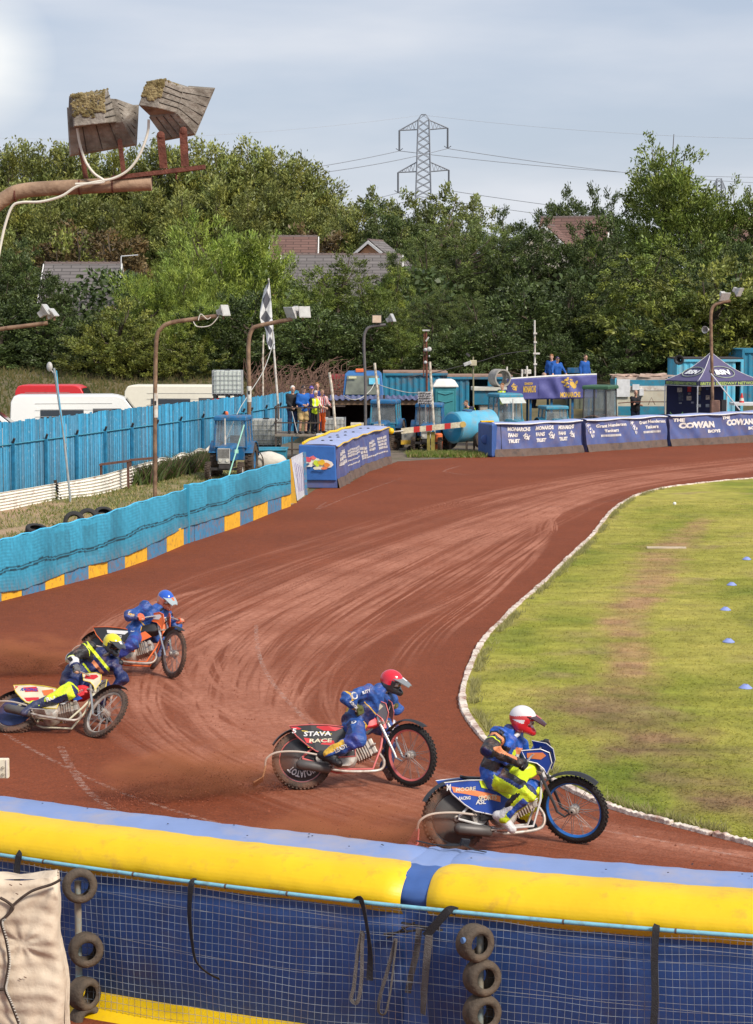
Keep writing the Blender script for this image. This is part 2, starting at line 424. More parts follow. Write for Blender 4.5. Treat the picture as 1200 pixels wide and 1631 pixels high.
struct(fastmesh('verge', np.stack([X, Y, 0*X+0.004], -1).reshape(-1, 3), Q[k].reshape(-1, 4), m_verge, False, None, np.concatenate([C, np.ones(C.shape[:2]+(1,))], -1).reshape(-1, 4)), 'dry grass and sand verge between the fences')
K = spline([G(*p)[:2] for p in [(1600, 1440), (1350, 1385), (1200, 1348), (1130, 1330), (1060, 1312), (985, 1292), (915, 1262), (845, 1225), (790, 1196), (757, 1160), (738, 1125), (740, 1090), (755, 1050), (775, 1015), (800, 990), (830, 960), (865, 930), (900, 895), (925, 872), (947, 850), (975, 815), (1010, 792), (1060, 778), (1130, 769), (1200, 763), (1400, 752)]], 6)
KX = np.array([p.x for p in K]); KY = np.array([p.y for p in K])
OUT = [(-60, 1.0), (-30, 16.5), (-14.0, 23.5), (-10.5, 30)] + [tuple(G(*p)[:2]) for p in [(0, 958), (140, 922), (232, 893), (291, 868), (381, 838), (425, 820), (463, 806), (487, 790)]] + [(-1.9, 64.6), (-1.0, 66.0), (-0.2, 72.4), (0.8, 77.2), (4.1, 80.2), (8.3, 83.0), (12.2, 86.2), (16.3, 89.2), (40, 104)]
m_dirt = bpy.data.materials.new('shale'); m_dirt.use_nodes = True
t = m_dirt.node_tree; n = t.nodes.new; l = t.links.new; b = t.nodes['Principled BSDF']
co = n('ShaderNodeTexCoord')
def noise(sc, det=5, ro=0.6, vec=None):
 q = n('ShaderNodeTexNoise'); q.inputs['Scale'].default_value = sc; q.inputs['Detail'].default_value = det; q.inputs['Roughness'].default_value = ro
 l(vec or co.outputs['Object'], q.inputs['Vector']); return q.outputs['Fac']
def rmp(f, a, c, d0, d1):
 q = n('ShaderNodeMapRange'); q.inputs[1].default_value = a; q.inputs[2].default_value = c; q.inputs[3].default_value = d0; q.inputs[4].default_value = d1; l(f, q.inputs[0]); return q.outputs[0]
def mth(op, a, c):
 q = n('ShaderNodeMath'); q.operation = op
 for i, v in enumerate((a, c)):
  if isinstance(v, (int, float)): q.inputs[i].default_value = v
  else: l(v, q.inputs[i])
 return q.outputs[0]
big = rmp(noise(0.35), 0.3, 0.7, 0.88, 1.12); fine = rmp(noise(34, 3, 0.7), 0.3, 0.72, 0.70, 1.30); mid = rmp(noise(5, 6, 0.7), 0.3, 0.7, 0.86, 1.14)
cr = n('ShaderNodeVectorMath'); cr.operation = 'SCALE'; cr.inputs[0].default_value = (0.200, 0.049, 0.018)
l(mth('MULTIPLY', mth('MULTIPLY', big, fine), mid), cr.inputs['Scale'])
vr = n('ShaderNodeTexVoronoi'); vr.inputs['Scale'].default_value = 14; l(co.outputs['Object'], vr.inputs['Vector'])
gr = rmp(vr.outputs['Distance'], 0.06, 0.14, 0.5, 0.0)
gs = mth('MULTIPLY', gr, rmp(noise(1.3), 0.45, 0.62, 0, 1))
mg = n('ShaderNodeMix'); mg.data_type = 'RGBA'; mg.inputs[7].default_value = (0.42, 0.21, 0.12, 1); l(gs, mg.inputs[0]); l(cr.outputs[0], mg.inputs[6])
at = n('ShaderNodeAttribute'); at.attribute_name = 'tint'
sx = n('ShaderNodeSeparateColor'); l(at.outputs['Color'], sx.inputs[0])
w = mth('MULTIPLY', mth('MULTIPLY', sx.outputs[0], rmp(noise(9, 6, 0.75), 0.32, 0.62, 0.35, 1.1)), rmp(noise(0.55, 3, 0.6), 0.3, 0.65, 0.45, 1.05))
ml = n('ShaderNodeMix'); ml.data_type = 'RGBA'; ml.inputs[7].default_value = (0.47, 0.195, 0.122, 1); ml.clamp_factor = True
l(w, ml.inputs[0]); l(mg.outputs[2], ml.inputs[6]); l(ml.outputs[2], b.inputs['Base Color'])
b.inputs['Roughness'].default_value = 0.9; b.inputs['Specular IOR Level'].default_value = 0.25
bp = n('ShaderNodeBump'); bp.inputs['Strength'].default_value = 0.7; bp.inputs['Distance'].default_value = 0.03
l(mth('ADD', noise(26, 4, 0.7), noise(4, 3, 0.6)), bp.inputs['Height']); l(bp.outputs[0], b.inputs['Normal'])
sheet('track_edge', [(-60, -5), (60, -5), (60, 12)] + [(60, 100)] + list(reversed(OUT)), 0.002, m_dirt, 'red shale of the speedway track')
sheet_ = bpy.data.objects['track_edge']; sheet_.name = 'track'
def vnoise(u, v, seed):
 iu = np.floor(u).astype(np.int64); iv = np.floor(v).astype(np.int64); fu = u-iu; fv = v-iv
 fu = fu*fu*(3-2*fu); fv = fv*fv*(3-2*fv)
 def h(a, b):
  x = (a*374761393+b*668265263+seed*974711) & 0xffffffff; x = ((x ^ (x >> 13))*1274126177) & 0xffffffff; return ((x ^ (x >> 16)) & 0xffff)/65535.0
 return (h(iu, iv)*(1-fu)+h(iu+1, iv)*fu)*(1-fv)+(h(iu, iv+1)*(1-fu)+h(iu+1, iv+1)*fu)*fv
ty = [14.0]
while ty[-1] < 95: ty.append(ty[-1]+max(0.02, ty[-1]**2/(15000 if ty[-1] < 60 else 36000)))
ty = np.array(ty); ta = np.linspace(-0.225, 0.225, 800)
TX = ty[:, None]*ta[None]; TY = np.repeat(ty[:, None], len(ta), 1)
px_ = TX.ravel(); py_ = TY.ravel(); WEAR = np.zeros(px_.shape)
def lane(px, width, alpha, w1=None, seed=0, edge=0.35, n_=8, dens=0.36):
 global WEAR
 C = np.array([(p.x, p.y) for p in spline([G(*p)[:2] for p in px], n_)]); K_ = len(C)
 best = np.full(px_.shape, 1e9); U = np.zeros(px_.shape); Sx = np.zeros(px_.shape); Wd = np.ones(px_.shape); s_ = 0; w1_ = width if w1 is None else w1; tot = np.linalg.norm(np.diff(C, axis=0), axis=1).sum()
 for i in range(K_-1):
  p0, p1 = C[i], C[i+1]; ab = p1-p0; ln = np.linalg.norm(ab); wd = max(width, w1_)*0.55
  y0 = np.searchsorted(ty, min(p0[1], p1[1])-wd); y1 = np.searchsorted(ty, max(p0[1], p1[1])+wd)
  sl = slice(y0*len(ta), y1*len(ta)); X_ = px_[sl]; Y_ = py_[sl]
  m_ = (X_ > min(p0[0], p1[0])-wd) & (X_ < max(p0[0], p1[0])+wd); ix = np.nonzero(m_)[0]+y0*len(ta)
  if len(ix) == 0: s_ += ln; continue
  dx = px_[ix]-p0[0]; dy = py_[ix]-p0[1]; t_ = np.clip((dx*ab[0]+dy*ab[1])/ln**2, 0, 1)
  ex = dx-t_*ab[0]; ey = dy-t_*ab[1]; d = np.hypot(ex, ey); sg = np.sign(ab[0]*dy-ab[1]*dx); k_ = d < best[ix]; ix = ix[k_]
  best[ix] = d[k_]; U[ix] = (d*sg)[k_]; Sx[ix] = s_+t_[k_]*ln; s_ += ln
 Wd = width+(w1_-width)*Sx/tot; u = U/(Wd/2); ok = (np.abs(u) < 1) & (best < 1e8)
 u = u[ok]; Us = U[ok]; S_ = Sx[ok]
 fine_ = vnoise(Us*22+3*vnoise(Us*3, S_*0.2, seed), S_*0.16, seed+1)*0.6+vnoise(Us*45, S_*0.4, seed+2)*0.4
 broad = vnoise(Us*4.5, S_*0.10, seed+3)
 g_ = np.clip((fine_-0.42)/0.16, 0, 1)*np.clip((broad-(1-dens)*0.55)/0.3, 0.12, 1)
 e = np.clip((1-np.abs(u))/edge, 0, 1)*np.clip(np.minimum(S_, tot-S_)/(tot*0.14), 0, 1)
 WEAR[ok] = 1-(1-WEAR[ok])*(1-np.clip(1.15*alpha*g_*e, 0, 1))
O_ = [(1420, 702), (1200, 726), (950, 752), (700, 802), (450, 872), (250, 940), (170, 1000), (165, 1090), (260, 1170), (450, 1255), (700, 1330), (950, 1362), (1300, 1400)]
I_ = [(1420, 728), (1200, 752), (1000, 784), (880, 835), (770, 905), (640, 990), (540, 1070), (500, 1130), (515, 1185), (600, 1225), (760, 1270), (950, 1308), (1300, 1375)]
addrib = lane
for i, (a, b2, wd, al_) in enumerate([(0.18, 0.10, 2.0, .55), (0.34, 0.30, 2.4, .62), (0.5, 0.42, 2.4, .78), (0.62, 0.62, 2.4, .8), (0.74, 0.8, 2.0, .85), (0.86, 0.93, 1.6, .7), (0.45, 0.85, 1.2, .65), (0.9, 0.55, 1.0, .6), (0.7, 0.3, 0.9, .55)]):
 pts = []
 for q in range(len(O_)):
  tt = a+(b2-a)*q/(len(O_)-1); pts.append((O_[q][0]+(I_[q][0]-O_[q][0])*tt, O_[q][1]+(I_[q][1]-O_[q][1])*tt))
 addrib(pts, wd, al_, seed=i+1)
addrib([(1010, 778), (940, 790), (872, 812), (868, 850), (800, 900), (700, 960), (560, 1010), (420, 1035)], 0.9, 0.95, w1=0.7, seed=21)
addrib([(900, 800), (862, 835), (850, 870), (780, 940), (690, 1010), (640, 1080)], 0.8, 0.8, seed=22)
addrib([(760, 830), (620, 880), (480, 935), (330, 1000), (230, 1060)], 1.3, 0.95, seed=23)
addrib([(880, 812), (700, 862), (560, 915), (400, 985), (260, 1050), (215, 1110)], 1.5, 0.95, seed=24)
addrib([(820, 905), (700, 960), (600, 1000), (500, 1060), (440, 1120), (440, 1180)], 1.0, 0.8, seed=25)
addrib([(230, 1060), (300, 1110), (420, 1170), (560, 1220)], 1.5, 0.8, seed=26)
addrib([(300, 1030), (320, 1090), (420, 1150), (540, 1200)], 1.4, 0.9, seed=27)
addrib([(700, 1225), (820, 1275), (1000, 1330), (1300, 1402)], 0.5, 0.6, seed=28)
addrib([(960, 1330), (1080, 1350), (1300, 1380)], 0.5, 0.7, seed=29)
addrib([(380, 930), (250, 965), (175, 1000), (150, 1050), (160, 1120)], 0.8, 0.9, seed=30)
inside = TX < np.interp(TY, [p[1] for p in OUT], [1e3]*len(OUT))
outx = np.interp(TY, [p[1] for p in OUT[1:]], [p[0] for p in OUT[1:]])
out_ok = (TX > np.where(TY < 80.2, outx-0.0, -99)) & ((TY < 80.0) | (TY < np.interp(TX, [4.1, 8.3, 12.2, 16.3, 40], [80.2, 83, 86.2, 89.2, 104])))
I = np.arange(TX.size).reshape(TX.shape); Q = np.stack([I[:-1, :-1], I[:-1, 1:], I[1:, 1:], I[1:, :-1]], -1)
k = out_ok[:-1, :-1] & out_ok[1:, 1:]
C3 = np.repeat(WEAR[:, None], 4, 1); C3[:, 3] = 1
struct(fastmesh('racing_line', np.stack([TX, TY, 0*TX+0.006], -1).reshape(-1, 3), Q[k].reshape(-1, 4), m_dirt, False, None, C3), 'shale racing surface with pale scraped grooves')
m_line = bpy.data.materials.new('worn_line'); m_line.use_nodes = True
t = m_line.node_tree; n = t.nodes.new; l = t.links.new; b = t.nodes['Principled BSDF']; co = n('ShaderNodeTexCoord')
b.inputs['Base Color'].default_value = (0.62, 0.42, 0.34, 1); b.inputs['Roughness'].default_value = 0.9
l(rmp(noise(8, 6, 0.8), 0.46, 0.66, 0.0, 0.5), b.inputs['Alpha'])
lm = MB()
for px, wd in [([(408, 995), (412, 1040), (432, 1085), (480, 1140), (540, 1185), (610, 1222)], 0.07), ([(0, 1165), (60, 1200), (190, 1262), (330, 1308), (480, 1345)], 0.06), ([(96, 1190), (130, 1250), (178, 1290), (240, 1322)], 0.09),
               ([(655, 1228), (760, 1262), (900, 1310), (1100, 1350), (1300, 1388)], 0.06), ([(735, 742), (708, 750), (720, 754), (752, 757)], 0.09), ([(520, 800), (505, 812), (560, 790), (640, 762)], 0.06), ([(1090, 778), (960, 800), (820, 812)], 0.05)]:
 C = spline([G(*p)[:2] for p in px], 8)
 for i in range(len(C)-1):
  tn = (C[i+1]-C[i]).normalized(); nn = Vector((-tn.y, tn.x, 0))*wd/2; z = Vector((0, 0, 0.010))
  lm.add([C[i]-nn+z, C[i+1]-nn+z, C[i+1]+nn+z, C[i]+nn+z], [(0, 1, 2, 3)])
struct(obj('line_marks', lm, m_line, local=True), 'thin worn chalk lines on the shale')
m_clod = M('shale_clod', (0.22, 0.062, 0.03), 0.95, var=0.4, vs=3, bump=0)
r = np.random.default_rng(3); Nn = 30000
cx = r.uniform(-10, 8, Nn); cyy = 15.5+(r.random(Nn)**1.5)*40
kx = np.interp(cyy, KY, KX); ok = (cx < kx-0.03) & (np.abs(cx) < cyy*0.2+0.5) & (cx > np.interp(cyy, [16, 39, 50, 60], [-12, -7, -4.5, -2.5]))
fld = noisegrid(cx, cyy, 0.9, 12); ok &= (fld > -0.2) | (kx-cx < 0.9)
cx = cx[ok]; cyy = cyy[ok]; Nn = len(cx); sz = 0.004+0.015*r.random(Nn)**4
base = np.array([[1, 0, 0], [-.5, .87, 0], [-.5, -.87, 0], [0, 0, .9]])
rot = r.uniform(0, 6.3, Nn); cs, sn = np.cos(rot), np.sin(rot)
bx = base[None]*sz[:, None, None]*r.uniform(0.6, 1.4, (Nn, 4, 1))
vx_ = bx[..., 0]*cs[:, None]-bx[..., 1]*sn[:, None]+cx[:, None]; vy_ = bx[..., 0]*sn[:, None]+bx[..., 1]*cs[:, None]+cyy[:, None]
V = np.stack([vx_, vy_, bx[..., 2]+0.006], -1).reshape(-1, 3); o4 = np.arange(Nn)[:, None]*4
Fc = np.concatenate([o4+np.array([[0, 1, 3]]), o4+np.array([[1, 2, 3]]), o4+np.array([[2, 0, 3]])])
o = fastmesh('shale_clods', V, Fc, m_clod); tag(o, 'loose red shale clods scattered over the track', 'gravel', kind='stuff')
m_turf = mat('turf', (1, 1, 1), 0.9, var=0.2, vs=3, bump=0.9, bs=38, attr='tint', spec=0.2)
yy = np.concatenate([np.arange(19.6, 40, 0.10), np.arange(40, 69.5, 0.2), [69.8]])
kx = np.interp(yy, KY, KX)
uu = np.concatenate([np.linspace(0, 1, 90)**1.3*9, [12, 18, 30, 60]])
X = kx[:, None]+uu[None]+0.02; Y = np.repeat(yy[:, None], len(uu), 1)
def tcol(X, Y):
 a = noisegrid(X*0.6, Y*0.28, 1.6, 31); b_ = noisegrid(X*0.5, Y*1.4, 2.2, 32)
 g1 = np.array([0.225, 0.235, 0.026]); g2 = np.array([0.40, 0.345, 0.075]); g3 = np.array([0.125, 0.175, 0.018])
 u = np.clip(0.5+0.55*a+0.3*b_, 0, 1)[..., None]; c = g1*(1-u)+g2*u
 v = np.clip(-a*0.9+b_*0.35-0.1, 0, 0.7)[..., None]; c = c*(1-v)+g3*v
 D = np.full(X.shape, 9.0)
 path = [G(*p)[:2] for p in [(1120, 830), (1060, 880), (1040, 930), (985, 990), (1010, 1060), (1000, 1110), (950, 1130), (1040, 1180), (1120, 1250), (1230, 1290)]]
 wds = [0.25, 0.55, 0.5, 0.42, 0.4, 0.55, 0.85, 0.75, 0.65, 0.65]
 for i in range(len(path)-1):
  p0 = np.array(path[i]); p1 = np.array(path[i+1]); ab = p1-p0
  tt = np.clip(((X-p0[0])*ab[0]+(Y-p0[1])*ab[1])/(ab@ab), 0, 1)
  w_ = wds[i]+(wds[i+1]-wds[i])*tt
  dx = X-p0[0]-tt*ab[0]; dy = (Y-p0[1]-tt*ab[1])*0.45
  D = np.minimum(D, np.sqrt(dx*dx+dy*dy)/w_)
 n3 = noisegrid(X*1.2, Y*0.9, 3.4, 41)
 dead = np.clip(1.35-D+0.55*n3, 0, 1); dead = (dead*np.clip(0.75+0.5*b_, 0.2, 1))[..., None]
 d1 = np.array([0.40, 0.235, 0.12]); d2 = np.array([0.19, 0.115, 0.06]); q = np.clip(sstep(33, 27, Y)*0.8+0.4*n3, 0, 1)[..., None]
 c = c*(1-dead*0.95)+(d1*(1-q)+d2*q)*dead*0.95
 pt = np.clip(noisegrid(X*0.7, Y*0.8, 2.2, 77)-0.35, 0, 0.6)[..., None]*1.2; c = c*(1+.16*noisegrid(X*.5, Y*2.4, 3.0, 91, 3))[..., None]
 c = c*(1-pt)+np.array([0.31, 0.23, 0.10])*pt
 return c
C = tcol(X, Y); nu = len(uu); I = np.arange(X.size).reshape(X.shape)
Q = np.stack([I[:-1, :-1], I[:-1, 1:], I[1:, 1:], I[1:, :-1]], -1).reshape(-1, 4)
Zt = 0.02+0.012*noisegrid(X, Y, 3, 8); Zt[:, 0] = 0.012
struct(fastmesh('infield', np.stack([X, Y, Zt], -1).reshape(-1, 3), Q, m_turf, True, None, np.concatenate([C, np.ones(C.shape[:2]+(1,))], -1).reshape(-1, 4)), 'infield turf inside the white kerb')
m_blade = leafmat('grass_blade', (1.2, 1.2, 1.2), .45)
def blades(name, X, Y, C, h, wdt, label, z0=0.01, lean=0.5, seed=0):
 r = np.random.default_rng(seed); n_ = len(X); a = r.uniform(0, 2*PI, n_); hh = h*r.uniform(0.5, 1.4, n_)
 dx = np.cos(a)*wdt*0.5; dy = np.sin(a)*wdt*0.5; lx = r.normal(0, lean, n_)*hh; ly = r.normal(0, lean, n_)*hh
 V = np.stack([np.stack([X-dx, Y-dy, 0*X+z0], -1), np.stack([X+dx, Y+dy, 0*X+z0], -1), np.stack([X+lx, Y+ly, z0+hh], -1)], 1)
 c = np.repeat(C[:, None, :]*r.uniform(0.75, 1.3, (n_, 1, 1)), 3, 1); c = np.concatenate([c, np.ones((n_, 3, 1))], -1)
 o = fastmesh(name, V.reshape(-1, 3), np.arange(n_*3).reshape(-1, 3), m_blade, False, None, c.reshape(-1, 4))
 return tag(o, label, 'grass', kind='stuff')
r = np.random.default_rng(5); Nb = 130000
by = 20.5+40*r.random(Nb)**1.6; bx_ = np.interp(by, KY, KX)+r.random(Nb)*10; ok = bx_ < by*0.19+0.3
bx_ = bx_[ok]; by = by[ok]; c = tcol(bx_, by)*1.05
blades('infield_grass', bx_, by, c, 0.018, 0.016, 'short mown grass of the infield', z0=.022, lean=2.2, seed=6)
r = np.random.default_rng(15); Nb = 9000; t_ = r.random(Nb); by = 20.5+44*t_**1.3; bx_ = np.interp(by, KY, KX)+0.10+np.abs(r.normal(0, 0.07, Nb))
ok = noisegrid(bx_*2, by*3, 1.0, 3) > -0.1; bx_ = bx_[ok]; by = by[ok]
blades('edge_grass', bx_, by, np.tile([[0.27, 0.25, 0.10]], (len(bx_), 1)), 0.10, 0.016, 'long pale grass tufts leaning over the kerb', seed=7)
m_kerb = M('kerb_paint', (0.72, 0.62, 0.53), 0.85, var=0.12, vs=4, bump=0.9, bs=30, dirt=(0.27, 0.11, 0.07, 1), da=0.9, ds=5, dth=0.56)
kb = MB(); dense = spline([(p.x, p.y) for p in K], 3); acc = 0; i = 0; rr = random.Random(4)
while i < len(dense)-1:
 L_ = rr.uniform(0.35, 1.1); j = i; d_ = 0
 while j < len(dense)-1 and d_ < L_: d_ += (dense[j+1]-dense[j]).length; j += 1
 seg = dense[i:j+1]
 if len(seg) > 1:
  ra, rb = [], []
  rings = []
  hh = rr.uniform(0.035, 0.06); ww = rr.uniform(0.085, 0.12)*0.5
  for q, p in enumerate(seg):
   tn = (seg[min(q+1, len(seg)-1)]-seg[max(q-1, 0)]).normalized(); nn = Vector((-tn.y, tn.x, 0))
   f = 0.93 if q in (0, len(seg)-1) else 1
   w_ = ww*f*rr.uniform(0.85, 1.15); h_ = hh*rr.uniform(0.8, 1.15); p = p+tn*(0.012 if q == 0 else (-0.012 if q == len(seg)-1 else 0))
   rings.append([p-nn*w_, p-nn*w_*0.85+Vector((0, 0, h_)), p+nn*w_*0.85+Vector((0, 0, h_)), p+nn*w_])
  kb.loft(rings)
 i = j
struct(obj('kerb', kb, m_kerb, local=True, bevel=0.008), 'white painted kerb of broken concrete pieces')
# ================================================================ foreground: air fence, mesh fence, tyres, straps, tarpaulin, lamp
def railpt(x, t=0.0, z=1.15):
 y = 14.44-0.3806*x+0.0274*x*x; dy = -0.3806+0.0548*x
 n = Vector((-dy, 1, 0)).normalized(); return Vector((x, y, 0))+n*t+Vector((0, 0, z))
def xat(px, z=1.15, t=0.0):      # rail parameter under an image column
 x = 0
 for _ in range(30):
  q = proj(railpt(x, t, z)); x += (px-q[0])/225
 return x
m_afblue = M('inflated_blue_pvc', (0.021, 0.062, 0.215), 0.5, var=0.10, vs=2, bump=0.25, bs=9, dirt=(0.10, 0.08, 0.07, 1), da=0.35, ds=2.4, dth=0.62)
m_aftop = M('faded_blue_pvc', (0.20, 0.28, 0.52), 0.45, var=0.08, vs=2, bump=0.15, bs=6, dirt=(0.45, 0.36, 0.30, 1), da=0.5, ds=1.3, dth=0.6)
m_afyel = M('inflated_yellow_pvc', (0.80, 0.51, 0.004), 0.45, var=0.07, vs=2, bump=0.35, bs=7, dirt=(0.45, 0.22, 0.05, 1), da=0.45, ds=7, dth=0.64)
m_afin = M('blue_pvc_flap', (0.045, 0.11, 0.33), 0.5, var=0.1, bump=0.3, bs=7)
prof_wall = [(0.16, 0.02), (0.14, 0.17)]
def sec(t, z, x, wob):
 return railpt(x, t+wob, z)
def airseg(x0, x1, label, seed, endcap):
 root = empty('air_fence', railpt((x0+x1)/2, 0.6, 0), label, 'air fence', 'inflated air fence sections along the near edge')
 r = random.Random(seed); nx = int(abs(x1-x0)/0.06)
 ph = [r.uniform(0, 6) for _ in range(6)]
 def wob(x, z): return 0.006*math.sin(x*1.3+ph[0]+z*2)+0.0022*math.sin(x*5.1+ph[1]+z*5)+0.0016*math.sin(x*17+ph[2])*math.sin(x*1.1)+0.0012*math.sin(x*31+z*17)
 def strip(name, prof, m, taper=0.0):
  mb = MB(); K_ = len(prof)-1
  def fn(u, v):
   x = x0+(x1-x0)*u; i = min(int(v*K_), K_-1); f = v*K_-i
   t = prof[i][0]*(1-f)+prof[i+1][0]*f; z = prof[i][1]*(1-f)+prof[i+1][1]*f
   w_ = wob(x, z); e = min((x-x0), (x1-x))/(0.16)
   sh = 0
   if e < 1: sh = (1-math.sqrt(max(0, 1-(1-e)**2)))*0.10
   cz = 1.0; ct = 0.55
   return railpt(x, t+w_+(ct-t)*sh*1.2, z+(w_*1.2 if z > 0.3 else 0)-(z-0.7)*sh*0.55)
  mb.grid(fn, nx, K_*3); return obj(name, mb, m, root, smooth=60)
 def arc(pts, n=5):
  C = spline(pts, n); return [(c.x, c.y) for c in C]
 strip('kick_band', [(-0.14, -0.05), (0.0, 0.07), (0.15, 0.14)], m_afyel)
 strip('near_wall', arc([(0.15, 0.14), (0.10, 0.45), (0.09, 0.8), (0.13, 1.06)], 4), m_afblue)
 strip('top_cushion', arc([(0.13, 1.06), (0.06, 1.14), (0.08, 1.24), (0.20, 1.335), (0.36, 1.362), (0.50, 1.352)], 4), m_afyel)
 strip('top_strip', arc([(0.50, 1.352), (0.55, 1.347), (0.75, 1.365), (0.95, 1.345), (1.05, 1.25)], 4), m_aftop)
 strip('track_wall', [(1.06, 1.26), (1.10, 0.6), (1.06, 0.01)], m_afblue)
 mb = MB()
 for xe in (x0+0.03, x1-0.03):
  pts = [(0.17, 0.05), (0.16, 0.7), (0.16, 1.1), (0.24, 1.28), (0.5, 1.30), (0.95, 1.28), (1.0, 0.6), (1.0, 0.05)]
  mb.add([railpt(xe, a, b_) for a, b_ in pts], [tuple(range(8))])
 pieces('end_wall', mb, m_afin, root)
 mb = MB()
 for _ in range(26):
  x = r.uniform(x0, x1); p = railpt(x, r.uniform(0.6, 0.95), 1.378); mb.ball(p, 0.006, 6, 4, sc=(1.4, 1, .5))
 pieces('vent_hole', mb, M('dark_stud', (0.02, 0.02, 0.03), 0.7), root)
 return root
XG0, XG1 = xat(637, 1.25, 0.1), xat(678, 1.25, 0.1)
airseg(-5.6, XG0, 'inflatable air fence section on the left with yellow cushion top and blue wall', 1, True)
segB = airseg(XG1, 5.2, 'inflatable air fence section on the right with yellow cushion top and blue wall', 2, True)
mb = MB()
xa, xb = XG0-0.06, XG1+0.06
C = [(c.x, c.y) for c in spline([(0.20, 0.0), (0.17, 0.6), (0.17, 1.05), (0.14, 1.18), (0.24, 1.30), (0.42, 1.33), (0.6, 1.34), (0.8, 1.345), (0.98, 1.33), (1.03, 1.2), (1.04, 0.5), (1.04, 0.0)], 4)]
mb.grid(lambda u, v: railpt(xa+(xb-xa)*u, C[min(int(v*(len(C)-1)), len(C)-1)][0]+0.008*math.sin(u*9), C[min(int(v*(len(C)-1)), len(C)-1)][1]+0.006*math.sin(u*12)), 6, len(C)-1)
i_ = [i for i, c_ in enumerate(C) if c_[0] > .45 and c_[1] > 1.15]; nf = 6
mt_ = [0]*len(mb.f)
for k_ in range(len(C)-1):
 if k_ in i_: mt_[k_*nf:(k_+1)*nf] = [1]*nf
mb.m = mt_; obj('joining_flap', mb, [m_afin, m_aftop], segB, smooth=60)
m_pipe = M('pale_blue_pipe', (0.20, 0.47, 0.58), 0.4, var=0.1, vs=20, dirt=(0.12, 0.07, 0.05, 1), da=0.6, ds=9, dth=0.62)
m_wire = M('galvanised_wire', (0.30, 0.35, 0.42), 0.45, metal=0.4, var=0.25, vs=5, dirt=(0.20, 0.12, 0.08, 1), da=0.7, ds=3, dth=0.55)
m_postp = M('flaking_blue_post', (0.22, 0.34, 0.36), 0.7, var=0.2, vs=20, dirt=(0.30, 0.24, 0.17, 1), da=0.9, ds=7, dth=0.46)
fe = empty('mesh_fence', railpt(0, 0, 0), 'pale blue pipe and wire mesh fence in front of the near air fence', 'fence')
mb = MB(); mb.tube([railpt(-5.5+i*0.1, 0, 1.15) for i in range(108)], 0.0155, 10); obj('top_rail', mb, m_pipe, fe, smooth=True)
mb = MB()
for px in (70, 213, 360, 458, 898, 1077):
 x = xat(px); mb.cyl(railpt(x-0.006, 0, 1.15), railpt(x+0.006, 0, 1.15), 0.019, n=12)
pieces('pipe_joint', mb, M('joint_rust', (0.10, 0.07, 0.06), 0.7), fe)
def meshpt(x, z):
 w_ = 0.012*math.sin(x*1.7+2)+0.008*math.sin(x*5+z*3)
 return railpt(x+0.010*math.sin(z*4+x*3), -0.005+w_*0.8, z+0.010*math.sin(x*3.1)+0.005*math.sin(x*9+z*6)-0.012*abs(math.sin(x*1.1)))
mb = MB(); x = -4.2
while x < 4.2:
 mb.tube([meshpt(x, z) for z in (0.02, 0.16, 0.3, 0.45, 0.6, 0.75, 0.9, 1.03, 1.13)], 0.0016, 4); x += 0.0475
z = 0.03
while z < 1.13:
 mb.tube([meshpt(-4.2+0.12*i, z) for i in range(71)], 0.0016, 4); z += 0.057
obj('wire_mesh', mb, m_wire, fe)
m_lwire = M('bright_wire', (0.34, 0.34, 0.33), 0.5, metal=0.5, var=0.3, vs=4)
for k, (zs, m_) in enumerate([([(125, 1.05), (300, 1.07), (600, 1.02), (850, 1.06), (1200, 1.03)], m_lwire), ([(125, .99), (500, .93), (1200, .93)], m_lwire), ([(125, .66), (400, .60), (750, .62), (1200, .60)], m_lwire)]):
 mb = MB(); q = [railpt(xat(a), -0.02, b_) for a, b_ in [(-200, zs[0][1])]+zs+[(1400, zs[-1][1])]]
 mb.tube([p for p in spline([tuple(v) for v in q], 6)], 0.0015, 5); obj('line_wire', mb, m_, fe)
for px in (130, 768, 1500):
 x = xat(px, 0.8); mb = MB(); mb.cyl(railpt(x, -0.045, 0), railpt(x, -0.045, 1.05), 0.026, n=14); obj('post', mb, m_postp, fe, smooth=True)
m_tyre = M('worn_kart_tyre', (0.075, 0.056, 0.040), 0.85, var=0.3, vs=9, bump=0.5, bs=40, dirt=(0.15, 0.105, 0.07, 1), da=0.7, ds=7, dth=0.55)
def tyre_mb(c, ax, Ro=0.132, Ri=0.070, wd=0.115, mb=None, n=36):
 mb = mb or MB(); h = wd/2; e = 0.03
 pr = [(-h*0.80, Ri), (-h, Ri+0.012), (-h*1.02, Ri+(Ro-Ri)*0.5), (-h*0.94, Ro-0.018), (-h*0.72, Ro-0.004), (-h*.4, Ro), (h*.4, Ro), (h*0.72, Ro-0.004), (h*0.94, Ro-0.018), (h*1.02, Ri+(Ro-Ri)*0.5), (h, Ri+0.012), (h*0.80, Ri), (h*0.70, Ri+0.012), (h*.62, Ro-0.022), (0, Ro-0.016), (-h*.62, Ro-0.022), (-h*0.70, Ri+0.012)]
 return mb.lathe(c, ax, pr, n, close=True)
